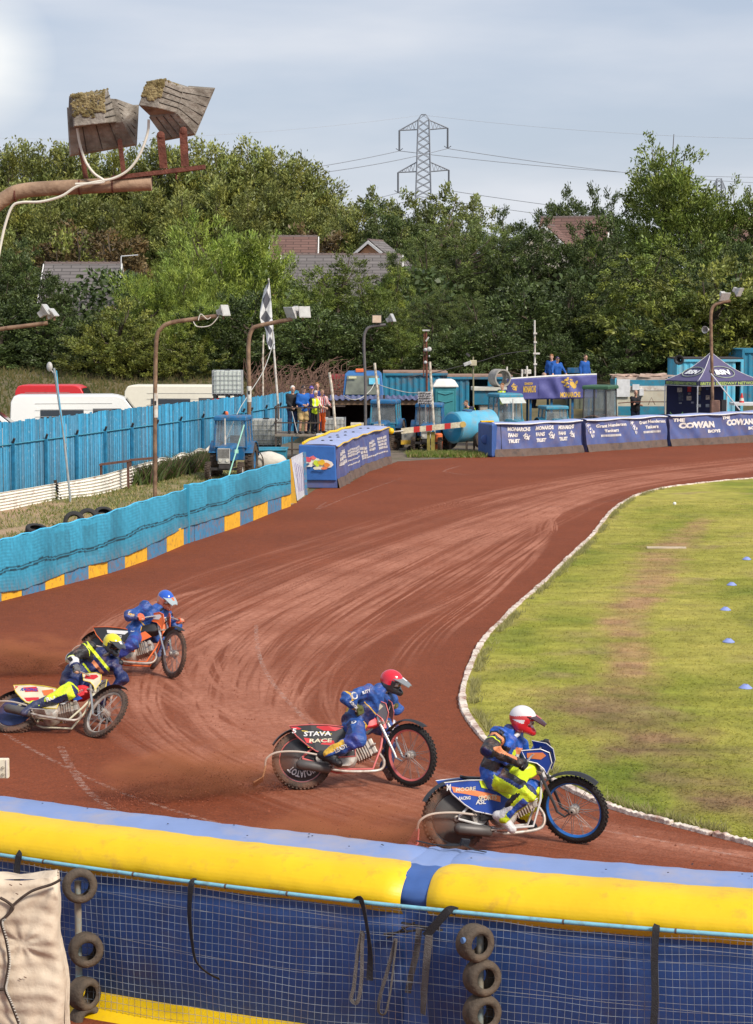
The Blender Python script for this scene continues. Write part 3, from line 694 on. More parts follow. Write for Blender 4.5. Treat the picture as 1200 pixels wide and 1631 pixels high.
tl = [((127, 1411), -0.10, (0.28, -1, 0.10), 'kart tyre tied at the rail, topmost of the left stack', .132, .11),
      ((137, 1513), -0.07, (0.34, -1, -0.02), 'brown kart tyre second from the top of the left stack', .132, .13),
      ((134, 1583), -0.07, (0.95, -0.8, 0.02), 'brown kart tyre third in the left stack, turned sideways', .128, .15),
      ((137, 1628), -0.07, (0.75, -0.8, 0.25), 'kart tyre at the bottom of the left stack', .130, .15),
      ((757, 1502), -0.10, (0.62, -1, 0.05), 'kart tyre with a round hole in its tread, topmost of the right stack', .132, .15),
      ((768, 1557), -0.08, (0.5, -1, 0.06), 'brown kart tyre in the middle of the right stack', .130, .15),
      ((768, 1613), -0.08, (0.5, -1, 0.02), 'brown kart tyre lowest in view of the right stack', .132, .15)]
for (px, py), t_, ax, lab, Ro, wd in tl:
 x = xat(px, 0.8); Yd = railpt(x, t_-0.02).y; c = P(px, py, Yd)
 o = obj('kart_tyre', tyre_mb(c, ax, Ro, 0.068 if wd > .12 else .072, wd), m_tyre, smooth=50); tag(o, lab, 'tyre', 'kart tyres threaded on the fence posts')
 if 'round hole' in lab:
  mb = MB(); cc = c+Vector((-0.075, -0.088, 0.045)); mb.cyl(cc, cc+Vector((-0.02, -0.012, 0.0)), 0.022, n=14)
  h_ = obj('tread_hole', mb, M('hole_blue', (0.10, 0.2, 0.42), 0.8), o)
m_strap = M('black_webbing', (0.016, 0.016, 0.020), 0.75, var=0.3, vs=30, bump=0.5, bs=160)
m_strapg = M('grey_webbing', (0.11, 0.10, 0.095), 0.85, var=0.2, vs=20, bump=0.5, bs=120)
def strap(px, wpx, m, label, dt=-0.05, closed=False, twist=None):
 mb = MB(); C = [];
 for q in px:
  a, b_ = q[0], q[1]; d_ = q[2] if len(q) > 2 else dt
  x = xat(a, 0.9); C.append(P(a, b_, railpt(x, d_).y))
 C = spline([tuple(c) for c in C], 6)
 w_ = wpx/222/2; th = 0.002
 K_ = len(C); rings = []
 for i, c in enumerate(C):
  tn = (C[min(i+1, K_-1)]-C[max(i-1, 0)]).normalized(); vd = Vector((0, -1, 0.1)).normalized()
  sd_ = tn.cross(vd).normalized()
  if twist: sd_ = (Matrix.Rotation(math.sin(i/K_*twist)*1.1, 3, tn) @ sd_)
  nn = sd_.cross(tn).normalized()*th
  rings.append([c-sd_*w_-nn, c+sd_*w_-nn, c+sd_*w_+nn, c-sd_*w_+nn])
 mb.loft(rings); o = obj('strap', mb, m); tag(o, label, 'strap', 'webbing straps hanging on the near fence'); return o
strap([(28, 1358, -.03), (30, 1362, -.05), (28, 1375), (27, 1395), (28, 1420)], 11, m_strap, 'short black strap round the rail beside the cream tarpaulin')
strap([(312, 1404, .02), (306, 1406, -.04), (303, 1425), (302, 1460), (306, 1500), (312, 1530), (328, 1548), (350, 1560)], 10, m_strap, 'long black strap with a curled tail, alone on the left part of the rail', twist=2)
strap([(566, 1436, .02), (574, 1432, -.04), (580, 1450), (587, 1490), (590, 1520), (589, 1562)], 11, m_strap, 'straight black strap knotted over the rail left of the fence joint', twist=3)
strap([(577, 1483), (570, 1520), (564, 1570), (560, 1592), (570, 1596), (576, 1560), (577, 1510), (579, 1486)], 6, m_strapg, 'narrow dark looped strap hanging beside the straight black strap')
strap([(631, 1495), (618, 1545), (605, 1590), (604, 1612), (614, 1614), (622, 1580), (628, 1530), (632, 1497)], 6, m_strapg, 'thin grey looped strap hanging below the fence joint', twist=2)
strap([(668, 1478), (664, 1515), (656, 1550), (650, 1582)], 10, m_strapg, 'faded flat strap behind the thin loops at the fence joint', dt=0.03)
strap([(684, 1490), (680, 1530), (676, 1580), (674, 1616)], 12, m_strapg, 'broad grey strap hanging straight right of the fence joint', twist=1)
strap([(728, 1452, .02), (716, 1450, -.04), (704, 1462), (692, 1476), (678, 1492)], 13, m_strap, 'thick black strap slanting down from the rail at the fence joint')
strap([(1045, 1479, .02), (1046, 1477, -.04), (1044, 1500), (1043, 1540), (1044, 1590), (1041, 1640)], 11, m_strap, 'long straight black strap hanging from the rail at the right')
mb = MB()
for a, b_ in (((612, 1488), (700, 1478)), ((640, 1470), (705, 1482)), ((618, 1494), (660, 1470)), ((650, 1486), (640, 1476))):
 mb.tube([P(a[0], a[1], railpt(xat(a[0], 1), 0.06).y), P(b_[0], b_[1], railpt(xat(b_[0], 1), 0.05).y)], 0.018, 6, sy=0.4)
tag(obj('strap_bundle', mb, M('dusty_webbing', (0.05, 0.04, 0.035), 0.9, var=0.4)), 'tangled bundle of dusty straps lashing the two air fence ends', 'strap bundle')
mb = MB(); q = [railpt(xat(a, 1.37, tt), tt, 1.385+dz) for a, tt, dz in ((664, .92, 0), (690, .86, 0), (715, .84, .008), (735, .84, .02), (742, .86, .05))]
mb.tube(q, 0.012, 6, sy=0.35); q = [railpt(xat(a, 1.37, tt), tt, 1.385+dz) for a, tt, dz in ((712, .9, 0), (738, .86, .02), (756, .80, 0.004), (775, .78, 0))]
mb.tube(q, 0.011, 6, sy=0.35); mb.box(railpt(xat(741, 1.4, .86), .86, 1.425), (0.07, 0.02, 0.05), (0.3, 0.2, 0.5))
tag(obj('tie_strap', mb, m_strap), 'knotted black tie lying on the pale top of the near air fence', 'strap')
m_tarp = M('cream_canvas', (0.63, 0.525, 0.40), 0.9, var=0.10, vs=5, bump=0.5, bs=16, dirt=(0.40, 0.28, 0.19, 1), da=0.45, ds=3.5, dth=0.56)
YT = 13.55
TL, TR = P(-260, 1380, YT), P(91, 1402, YT); Hh = TR.z
root = empty('covered_stack', (TR.x-0.5, YT+0.35, 0), 'cream canvas tarpaulin tied with cord over a tall stack beside the mesh fence', 'tarpaulin')
def wr(u, v):
 x, y = u*4, v*5
 a = 0.020*math.sin(3.2*(x*0.8+y*0.9)+1.5*math.sin(y*1.7))+0.012*math.sin(9*(y*0.75-x*0.55)+2*math.sin(x*2))+0.006*math.sin(21*(y*0.9+x*0.35)+3*math.sin(x*3))
 for cx_, cy_, st in ((0.80, 0.72, .012), (0.80, 0.28, .016), (0.97, 0.97, .012)):       # creases radiating from the tie points
  dx, dy = (u-cx_), (v-cy_)*1.5; d_ = math.hypot(dx, dy)+0.02; ang = math.atan2(dy, dx); a += st*math.sin(ang*9)*math.exp(-d_*2.6)*min(1, d_*9)-0.02*math.exp(-d_*14)
 return a
def front(u, v):
 xr = TR.x+0.0-0.0*v; flare = (1-v)*0.085+0.012*math.sin(v*15)
 x = (TR.x-1.25)+(1.25+flare)*u; z = Hh*v
 e = max(0, (v-0.93)/0.07); c = max(0, (u-0.94)/0.06)
 return Vector((x-0.02*c*c, YT-0.75*wr(u, v)+0.045*e*e+0.05*c*c, z-0.01*e*e-0.05*e*0*u+0.012*math.sin(u*14)*e))
mb = MB(); mb.grid(front, 110, 120)
def top(u, v):
 p = front(u, 1); return Vector((p.x-(0.04*v if u > .9 else 0), p.y+0.30*v, p.z+0.03*math.sin(PI*min(1, v*1.2))+0.012*math.sin(u*18+v*8)-0.06*u*v))
mb.grid(top, 50, 20)
def side(u, v):
 p = front(1, v); return Vector((p.x+0.008*math.sin(u*18+v*6)-0.04*u*v, p.y+0.30*u, p.z-0.03*u*v))
mb.grid(side, 20, 60)
obj('canvas', mb, m_tarp, root, smooth=70)
m_cord = M('dark_cord', (0.06, 0.04, 0.03), 0.9, var=0.3, vs=30); m_stitch = M('white_stitch', (0.6, 0.57, 0.5), 0.9)
for k, px in enumerate([[(97, 1401), (82, 1409), (50, 1420), (22, 1441), (14, 1455), (0, 1468)], [(0, 1430), (12, 1437), (21, 1447), (8, 1462), (2, 1470), (10, 1500), (14, 1530), (10, 1560), (8, 1576), (18, 1600), (32, 1636)], [(-6, 1577), (8, 1576)]]):
 mb = MB(); C = spline([tuple(P(a, b_, YT-0.035)) for a, b_ in px], 8); mb.tube(C, 0.010, 6); obj('cord', mb, m_cord, root)
 if k == 1:
  mb = MB()
  for i in range(26, len(C)-1, 1):
   if i % 1 == 0: mb.box(C[i]+Vector((0.012, -0.012, 0)), (0.012, 0.004, 0.008))
  pieces('stitch', mb, m_stitch, root)
mb = MB()
for px, py in ((17, 1410), (33, 1409), (27, 1424), (40, 1557), (32, 1560)): mb.box(P(px, py, YT-0.028), (0.02, 0.002, 0.006), (0, 0.4, 0))
pieces('tear', mb, M('tear_brown', (0.12, 0.06, 0.04), 0.9), root)
bx0 = P(-12, 1209, 15.6); bx1 = P(14, 1240, 15.6)
root = empty('junction_box', (bx0.x, 15.6, 0), 'small off-white box on a thin post at the left edge, above the air fence', 'junction box')
mb = MB(); mb.box(((bx0.x+bx1.x)/2, 15.62, (bx0.z+bx1.z)/2), (bx1.x-bx0.x, 0.05, bx0.z-bx1.z)); obj('box', mb, M('offwhite_plastic', (0.72, 0.66, 0.52), 0.6, var=0.1, dirt=(0.3, 0.2, 0.12, 1), da=0.4, ds=20), root, bevel=0.008)
mb = MB(); mb.box(P(11, 1225, 15.59), (0.012, 0.008, bx0.z-bx1.z-0.01)); obj('lid_edge', mb, M('offwhite_plastic2', (0.78, 0.7, 0.6), 0.6), root)
mb = MB()
for yy_ in (1223, 1234): mb.tube([P(2, yy_, 15.585), P(4, yy_-2, 15.585), P(7, yy_, 15.585), P(5, yy_+2, 15.585), P(2, yy_+1, 15.585)], 0.003, 5)
pieces('mark', mb, M('faint_mark', (0.3, 0.26, 0.2), 0.8), root)
mb = MB(); mb.cyl((P(-8, 1225, 15.66).x, 15.66, 0), P(-8, 1215, 15.66), 0.012, n=8); obj('post', mb, M('cream_pole', (0.6, 0.5, 0.36), 0.7), root)
YL = 13.0
m_ltpole = M('weathered_brown_pole', (0.36, 0.235, 0.15), 0.75, var=0.22, vs=8, bump=0.4, bs=25, dirt=(0.16, 0.09, 0.05, 1), da=0.8, ds=5, dth=0.55)
m_rust = M('rusty_steel', (0.15, 0.048, 0.030), 0.85, var=0.35, vs=18, bump=0.4, bs=60)
m_flgrey = M('lichen_grey_metal', (0.33, 0.295, 0.25), 0.85, var=0.25, vs=7, bump=0.6, bs=40, dirt=(0.14, 0.12, 0.095, 1), da=0.8, ds=6, dth=0.5)
m_moss = M('moss', (0.12, 0.09, 0.03), 0.95, var=0.5, vs=18, bump=1.0, bs=60, dirt=(0.38, 0.30, 0.15, 1), da=0.8, ds=14, dth=0.5)
root = empty('floodlight_mast', (P(-80, 800, YL).x, YL, 0), 'near weathered floodlight mast whose arm carries two mossy lamps', 'floodlight', 'floodlights on bent poles')
mb = MB(); bx_ = P(-80, 900, YL).x
C = spline([tuple(v) for v in [Vector((bx_, YL, 0.0)), Vector((bx_, YL, 3.0)), P(-80, 520, YL), P(-62, 400, YL), P(-25, 345, YL), P(8, 316, YL), P(40, 303, YL), P(130, 297, YL), P(232, 292, YL), P(237, 292, YL)]], 8)
mb.tube(C, 0.046, 18); obj('pole', mb, m_ltpole, root, smooth=True)
mb = MB()
for px, py in ((25, 309), (127, 298), (180, 295)):
 c = P(px, py, YL); mb.cyl(c-Vector((0.005, 0, 0)), c+Vector((0.005, 0, 0.0)), 0.049, n=18)
pieces('clamp_band', mb, m_rust, root)
mb = MB()
a, b_ = P(178, 284, YL-0.02), P(327, 266, YL-0.02); d_ = (b_-a).normalized(); up = Vector((0, 0, 1))
mb.hexa([a+Vector((0, -.03, -.012)), b_+Vector((0, -.03, -.012)), b_+Vector((0, .03, -.012)), a+Vector((0, .03, -.012)), a+Vector((0, -.03, .014)), b_+Vector((0, -.03, .014)), b_+Vector((0, .03, .014)), a+Vector((0, .03, .014))])
mb.cyl(P(281, 272, YL-.03), P(281, 285, YL-.03), 0.006, n=6)
obj('crossbar', mb, m_rust, root)
mb = MB()
for a, b_, w_ in (((129, 236), (137, 284), .014), ((191, 224), (197, 276), .014), ((256, 215), (261, 268), .024), ((292, 208), (295, 265), .024)):
 A, B = P(*a, YL-.05), P(*b_, YL-.03); mb.hexa([B+Vector((-w_, -.006, 0)), B+Vector((w_, -.006, 0)), B+Vector((w_, .006, 0)), B+Vector((-w_, .006, 0)), A+Vector((-w_, -.006, 0)), A+Vector((w_, -.006, 0)), A+Vector((w_, .006, 0)), A+Vector((-w_, .006, 0))]); mb.ball(A, w_*1.05, 10, 6, sc=(1, .5, 1))
pieces('bracket', mb, m_rust, root)
mb = MB(); pz = [[(195, 90), (236, 190), (234, 215), (222, 245), (205, 270), (180, 284), (150, 291), (125, 297), (100, 312), (70, 321), (35, 322), (18, 328), (8, 355), (0, 392), (-8, 440)], [(123, 204), (128, 232), (137, 258), (150, 276), (165, 287), (158, 291), (120, 293)]]
pz[0] = [(237, 190), (235, 212), (223, 245), (205, 270), (180, 284), (150, 290), (122, 297), (98, 312), (65, 321), (35, 322), (20, 328), (10, 352), (2, 385), (-8, 440)]
for q in pz:
 mb.tube(spline([tuple(P(a, b_, YL-0.075)) for a, b_ in q], 6), 0.0085, 7)
obj('cable', mb, M('white_cable', (0.72, 0.68, 0.58), 0.6, var=0.1), root, smooth=True)
def lamp(name, bf, bb, sm, lg, mossy, root, slats=True, Y0=YL-.22):
 lp = bpy.data.objects.new('lamp', None)
 d0, d1, d2 = Y0, Y0+0.17, Y0+0.27
 F0 = [P(*q, d0) for q in bf]; F1 = [P(*q, d1) for q in bb]; A0 = [P(*q, d1) for q in sm]; A1 = [P(*q, d2) for q in lg]
 mb = MB(); mb.loft([F0, F1]); o = obj('lamp', mb, m_flgrey, root, bevel=0.006)
 mb = MB(); mb.loft([A0, A1]); ctr = sum(A1, Vector())/4; A2 = [p+(p-ctr)*0.06+Vector((0, .02, 0)) for p in A1]; A3 = [p+(p-ctr)*0.06+Vector((0, .045, 0)) for p in A1]
 mb.loft([A1, A2, A3])
 obj('reflector', mb, m_flgrey, o, bevel=0.003)
 mb = MB()
 for (i, j) in ((1, 2), (0, 1)):
  nr = 5 if (i, j) == (1, 2) else 4
  for k in range(1, nr):
   f = k/nr; a = A0[i].lerp(A0[j], f); b_ = A1[i].lerp(A1[j], f); nn = (b_-a).cross(A0[j]-A0[i]).normalized()
   if nn.y > 0: nn = -nn
   a = a+nn*0.002; b_ = b_+nn*0.002; mb.tube([a, b_], 0.0028, 4)
 for k in range(1, 5):
  f = k/5; a = F0[1].lerp(F0[2], f); b_ = F1[1].lerp(F1[2], f); mb.tube([a, b_], 0.004, 4)
 obj('rib', mb, M('dark_seam', (0.05, 0.042, 0.035), 0.9), o)
 mb = MB(); r = random.Random(len(bpy.data.objects))
 q = mossy
 for k in range(420):
  u, v = r.random(), r.random(); v = v**0.8
  if v < 0.30+0.10*math.sin(u*9) : continue
  a = F0[0].lerp(F0[1], u); b_ = F0[3].lerp(F0[2], u); p = a.lerp(b_, v)
  mb.ball(p+Vector((0, -0.002, 0)), r.uniform(0.004, 0.011), 5, 4, sc=(1.2, .7, 1))
 for k in range(120):
  u, v = r.random(), r.random(); a = F0[3].lerp(F0[2], u); b_ = F1[3].lerp(F1[2], u); mb.ball(a.lerp(b_, v*v), r.uniform(0.004, 0.009), 5, 4)
 obj('moss_patch', mb, m_moss, o)
 return o
lamp('lamp', [(118, 201), (168, 196), (165, 148), (113, 152)], [(117, 204), (187, 194), (172, 141), (113, 150)], [(110, 203), (196, 194), (186, 157), (110, 152)], [(113, 246), (214, 229), (217, 168), (109, 172)], 1, root)
lamp('lamp', [(220, 167), (252, 172), (262, 126), (234, 131)], [(238, 184), (282, 180), (292, 139), (262, 125)], [(237, 187), (283, 181), (294, 138), (263, 126)], [(262, 221), (310, 212), (340, 141), (300, 138)], 1, root)
# ================================================================ left side: catch fence, verge things, plank fence, vans, poles
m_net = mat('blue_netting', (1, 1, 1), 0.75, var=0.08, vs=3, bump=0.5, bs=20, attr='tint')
m_netedge = M('blue_hem', (0.07, 0.46, 0.72), 0.7)
m_kby = M('kickboard_yellow', (0.80, 0.43, 0.025), 0.65, var=0.1, vs=5, dirt=(0.30, 0.11, 0.05, 1), da=0.8, ds=8, dth=0.63)
m_kbb = M('kickboard_blue', (0.05, 0.22, 0.40), 0.65, var=0.12, vs=5, dirt=(0.24, 0.13, 0.10, 1), da=0.7, ds=8, dth=0.54)
bases = [(-150, 998), (0, 958), (140, 922), (170, 914), (232, 893), (291, 868), (325, 857), (381, 838), (425, 820), (463, 806)]
FB = spline([G(*p)[:2] for p in bases], 10)
FX = np.array([proj((p.x, p.y, 0))[0] for p in FB])
def fbase(px):      # point on the fence foot at an image column
 i = int(np.clip(np.searchsorted(FX, px)-1, 0, len(FB)-2)); t_ = (px-FX[i])/(FX[i+1]-FX[i]); return FB[i].lerp(FB[i+1], t_)
topz = lambda px: np.interp(px, [-150, 0, 93, 160, 227, 296, 299, 400, 463], [1.13, 1.15, 1.22, 1.25, 1.33, 1.28, 1.37, 1.33, 1.31])+0.015*math.sin(px*0.21)
botz = lambda px: np.interp(px, [-150, 0, 35, 101, 120, 200, 291, 370, 463], [0.2, 0.17, 0.12, 0.24, 0.28, 0.27, 0.40, 0.40, 0.36])
def catchpanel(p0, p1, label):
 root = empty('catch_fence', fbase((p0+p1)/2), label, 'fence', 'blue netting fence panels along the track'); nu_, nv_ = int((p1-p0)*1.6), 46
 V = []; Cc = []; r = random.Random(int(p0)+500)
 sag = [r.uniform(0, 6) for _ in range(4)]
 for i in range(nu_+1):
  px = p0+(p1-p0)*i/nu_; b0 = fbase(px); b1 = fbase(px+2); tn = (b1-b0).normalized(); nn = Vector((tn.y, -tn.x, 0))
  for j in range(nv_+1):
   v = j/nv_; z = botz(px)*(1-v)+topz(px)*v
   w_ = 0.025*math.sin(px*0.13+sag[0])*math.sin(v*2.5+0.4)+0.009*math.sin(px*0.31+v*3+2*math.sin(px*.04))+0.003*math.sin(px*1.1+v*5)+0.05*(1-v)
   q = b0+nn*w_; V.append((q.x, q.y, z))
   vert = 0.5+0.5*math.sin(px*0.085+sag[1])*math.sin(px*0.031+2)
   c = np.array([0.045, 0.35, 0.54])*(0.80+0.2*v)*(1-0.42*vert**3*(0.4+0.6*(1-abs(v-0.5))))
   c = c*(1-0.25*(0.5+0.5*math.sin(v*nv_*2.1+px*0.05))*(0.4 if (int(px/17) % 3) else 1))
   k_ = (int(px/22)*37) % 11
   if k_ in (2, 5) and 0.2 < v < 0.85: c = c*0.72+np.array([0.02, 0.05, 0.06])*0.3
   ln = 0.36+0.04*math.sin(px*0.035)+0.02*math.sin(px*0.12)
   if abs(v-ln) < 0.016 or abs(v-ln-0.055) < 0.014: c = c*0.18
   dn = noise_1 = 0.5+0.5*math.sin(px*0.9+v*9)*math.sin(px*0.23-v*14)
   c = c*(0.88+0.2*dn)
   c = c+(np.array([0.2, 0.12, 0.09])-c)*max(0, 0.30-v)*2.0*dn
   Cc.append((*c, 1))
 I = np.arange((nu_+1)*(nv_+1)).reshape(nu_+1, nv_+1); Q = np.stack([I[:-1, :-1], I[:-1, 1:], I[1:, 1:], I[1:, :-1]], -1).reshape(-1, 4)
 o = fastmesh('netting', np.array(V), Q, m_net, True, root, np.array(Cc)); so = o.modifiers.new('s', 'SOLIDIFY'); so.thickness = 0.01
 mb = MB(); mb.tube([fbase(p0+(p1-p0)*i/60)+Vector((0, 0, topz(p0+(p1-p0)*i/60)+0.004)) for i in range(61)], 0.016, 6); obj('top_hem', mb, m_netedge, root)
 mb = MB(); px = p0+8
 while px < p1: b0 = fbase(px)+Vector((-0.06, 0.1, 0)); mb.cyl(b0, b0+Vector((0, 0, topz(px)-0.03)), 0.035, n=8); px += 44
 pieces('post', mb, M('fence_post_blue', (0.03, 0.22, 0.36), 0.7, var=0.2), root)
 return root
catchpanel(-150, 297, 'faded blue netting fence panel on the left, tyres lying behind it')
p2_ = catchpanel(299, 461, 'blue netting fence panel between the blue gap post and the yellow board')
def board(px0, px1, m, z1=None, z0=0.0, off=0.03, root=None, name='kickboard'):
 a, b_ = fbase(px0+0.4), fbase(px1-0.4); tn = (b_-a).normalized(); nn = Vector((tn.y, -tn.x, 0))
 za = (botz(px0)+0.04 if z1 is None else z1); zb = (botz(px1)+0.04 if z1 is None else z1)
 mb = MB(); A = a+nn*off; B = b_+nn*off; D_ = nn*0.03
 mb.hexa([A+Vector((0, 0, z0)), B+Vector((0, 0, z0)), B-D_+Vector((0, 0, z0)), A-D_+Vector((0, 0, z0)), A+Vector((0, 0, za)), B+Vector((0, 0, zb)), B-D_+Vector((0, 0, zb)), A-D_+Vector((0, 0, za))])
 return obj(name, mb, m, root, bevel=0.004)
kbroot = empty('kickboards', fbase(200), 'row of yellow and blue kickboards at the foot of the blue netting fence', 'kickboard')
ks = [-150, -110, -70, -40, 0, 33, 70, 101, 139, 170, 197, 233, 249, 264, 291, 308, 325, 356, 381, 402, 425, 447, 462]
kc = [m_kby, m_kbb, m_kby, m_kbb, m_kby, m_kbb, m_kby, m_kbb, m_kby, m_kbb, m_kby, m_kbb, m_kbb, m_kby, m_kbb, m_kbb, m_kbb, m_kby, m_kbb, m_kby, m_kbb, m_kby]
for i in range(len(kc)): board(ks[i], ks[i+1], kc[i], root=kbroot, name='yellow_board' if kc[i] is m_kby else 'blue_board', off=0.03+0.008*(i % 2))
def quadboard(name, pts, Y0, m, label, cat, Y1=None, extra=None):
 Y1 = Y1 or Y0; mb = MB(); ys_ = [Y0, Y1, Y1, Y0]
 a = [P(p[0], p[1], y_) for p, y_ in zip(pts, ys_)]; mb.prism(a, (0, 0.04, 0)); o = obj(name, mb, m, bevel=0.004); tag(o, label, cat); return o
quadboard('yellow_board', [(473, 803), (463, 806), (455, 735), (464, 730)], 59.6, M('board_yellow', (0.72, 0.40, 0.03), 0.6, var=0.1, dirt=(0.3, 0.15, 0.07, 1), da=0.5, ds=6), 'tall narrow yellow board at the right end of the blue netting fence', 'board')
ob = quadboard('white_board', [(474, 800), (486, 788), (483, 720), (464, 729)], 60.4, M('board_white', (0.60, 0.62, 0.66), 0.6, var=0.1, dirt=(0.3, 0.25, 0.3, 1), da=0.4, ds=9), 'tall scuffed white board with a blue edge beside the yellow board', 'board', 62.3)
mb = MB(); a = P(485.5, 720, 62.25); b_ = P(488, 788, 62.25); mb.hexa([b_+Vector((-.04, -.03, 0)), b_+Vector((.04, -.03, 0)), b_+Vector((.04, .03, 0)), b_+Vector((-.04, .03, 0)), a+Vector((-.04, -.03, 0)), a+Vector((.04, -.03, 0)), a+Vector((.04, .03, 0)), a+Vector((-.04, .03, 0))]); obj('blue_edge', mb, m_kbb, ob)
mb = MB(); r = random.Random(2)
for i in range(5): mb.tube([P(468+i*3.2, 735+i*2, 60.7), P(471+i*3+1, 760, 60.8), P(473+i*2.6, 785-i, 60.8)], 0.012, 4)
pieces('paint_streak', mb, M('faint_red_blue', (0.35, 0.32, 0.5), 0.7), ob)
mb = MB(); b0 = fbase(298); mb.box(b0+Vector((0, 0.02, 0.7)), (0.14, 0.1, 1.4)); tag(obj('gap_post', mb, M('post_teal', (0.03, 0.27, 0.42), 0.6, var=0.1), bevel=0.01), 'square blue post between the two netting fence panels', 'post')
m_tyd = M('old_rubber', (0.025, 0.024, 0.024), 0.8, var=0.3, vs=6)
for (px, py, ax, lab) in ((58, 845, (0.2, -0.3, 1), 'flat-lying old tyre half hidden behind the blue netting fence, leftmost'), (118, 831, (0.15, -1, .25), 'old car tyre standing up behind the blue netting fence, left of its twin'), (140, 826, (0.25, -1, .2), 'old car tyre standing up behind the blue netting fence, beside the verge'), (166, 820, (0.2, -.5, .8), 'old tyre barely showing above the blue netting fence')):
 c = G(px, py+14); c = P(px, py, c.y*1.0); c.z = max(c.z, 0.2)
 o = obj('old_tyre', tyre_mb(c, ax, 0.27, 0.16, 0.17), m_tyd, smooth=50); tag(o, lab, 'tyre', 'old tyres lying behind the netting fence')
r = np.random.default_rng(23); Nb = 26000
gx = r.uniform(-12, -2, Nb); gy = 38+38*r.random(Nb)
cxx = np.interp(gy, catch[:, 1], catch[:, 0]); wl = [G(*p)[:2] for p in [(0, 815), (91, 796), (160, 787), (227, 767), (320, 741), (420, 715)]]
wx = np.interp(gy, [57.0, 62.4]+[w[1] for w in wl[3:]], [wl[0][0]-.2, wl[1][0]]+[w[0] for w in wl[3:]])
ok = (gx < cxx-0.1) & (noisegrid(gx, gy*0.35, 1.1, 3)+0.35*noisegrid(gx, gy*.5, 4., 5) < 0.15+0.3*(gy > 55)) & ((gx > wx+0.05) | (gy < 56))
gx = gx[ok]; gy = gy[ok]; cc_ = np.where(r.random((len(gx), 1)) > 0.45, np.array([[0.13, 0.16, 0.03]]), np.array([[0.33, 0.27, 0.12]]))
blades('verge_grass', gx, gy, cc_, 0.09, 0.035, 'short ragged grass tufts on the verge', seed=9)
r = np.random.default_rng(24); Nb = 3500      # weeds along the plank fence
t_ = r.random(Nb); gx = -7.6+t_*1.7+r.normal(0, .15, Nb); gy = 66.5+t_*9+r.normal(0, .4, Nb)
blades('tall_weeds', gx, gy, np.where(r.random((Nb, 1)) > .3, np.array([[0.075, 0.105, 0.028]]), np.array([[.16, .10, .07]])), 0.5, 0.08, 'tall green weeds in front of the plank fence', lean=0.45, seed=10)
m_corr = M('white_corrugated', (0.82, 0.78, 0.70), 0.6, var=0.08, vs=5, bump=0.2, dirt=(0.28, 0.12, 0.07, 1), da=0.9, ds=2.6, dth=0.66)
wb = [(-140, 838, 0.55), (0, 814, .52), (91, 796, .50), (160, 787, .58), (227, 767, .60), (320, 741, .60), (372, 722, .6), (430, 706, .6), (470, 694, .6)]
WBp = spline([tuple(G(a, b_)[:2])+(h,) for a, b_, h in wb], 10)
def corrseg(i0, i1, label, jag=0):
 mb = MB(); pr = []
 for j in range(37): v = j/36; pr.append((0.028*math.cos(v*6*2*PI), v))
 def fn(u, v):
  f = i0+(i1-i0)*u; i = min(int(f), len(WBp)-2); q = WBp[i].lerp(WBp[i+1], f-i); tn = (WBp[i+1]-WBp[i]); tn.z = 0; tn.normalize()
  j = min(int(v*36+.5), 36); nn = Vector((tn.y, -tn.x, 0)); k_ = pr[j][0]+0.01*math.sin(u*23+v*3)
  return Vector((q.x, q.y, 0.0))+nn*k_+Vector((0, 0, (q.z+jag*0.05*math.sin(u*31))*v*1.0))
 mb.grid(fn, 50, 36); o = obj('corrugated_barrier', mb, m_corr, smooth=70); so = o.modifiers.new('s', 'SOLIDIFY'); so.thickness = 0.008
 return tag(o, label, 'barrier', 'white corrugated barrier sheets beside the verge')
corrseg(0, 19.6, 'white corrugated barrier sheet left of the dark gap, at the left edge')
corrseg(20.2, 42, 'white corrugated barrier sheet right of the dark gap, below the plank fence')
corrseg(42.2, 58, 'rust-spotted white corrugated barrier sheet ending behind the tractor', 1)
corrseg(62, 79, 'short ragged white barrier sheet right of the tractor', 1)
mb = MB(); q = WBp[20]; mb.box((q.x, q.y+0.15, 0.27), (0.09, 0.06, 0.62), (0, -0.25, 0)); tag(obj('timber_stake', mb, M('dark_wood', (0.05, 0.035, 0.025), 0.9, var=0.3)), 'dark leaning timber stake in the gap of the white barrier', 'stake')
mb = MB()
for i, (a, b_, y_, x1, y1) in enumerate([(158, 739, 63.5, 205, 733), (205, 732, 66, 250, 728)]):
 A = P(a, b_, y_); B = P(x1, y1, y_+1.0); mb.hexa([A+Vector((0, 0, -.06)), B+Vector((0, 0, -.06)), B+Vector((0, .35, -.06)), A+Vector((0, .35, -.06)), A, B, B+Vector((0, .35, 0)), A+Vector((0, .35, 0))])
 for f in (.04, .96): c = A.lerp(B, f)+Vector((0, .15, -.07)); mb.box((c.x, c.y, c.z/2), (.06, .2, c.z))
lbr = empty('low_bench', (A.x, A.y, 0), '', ''); pieces('board', mb, M('brown_board', (0.11, 0.05, 0.035), 0.85, var=0.3, vs=10), lbr); tag(lbr, 'low brown plank bench against the foot of the blue plank fence', 'bench')
m_plank = mat('blue_planks', (1, 1, 1), 0.7, var=0.13, vs=6, bump=0.5, bs=14, attr='tint', dirt=(0.55, 0.65, 0.68, 1), da=0.55, ds=9, dth=0.68)
fp = [(-2.6-11.0-1.4, 50.0), (-11.0, 60.5), (-5.2, 82.0), (-3.4, 91.0)]
root = empty('plank_fence', (-8.5, 70, 0), 'tall blue painted plank fence running behind the white barrier', 'fence')
V = []; Fc = []; Cc = []; r = random.Random(11); L0 = [Vector((*p, 0)) for p in fp]
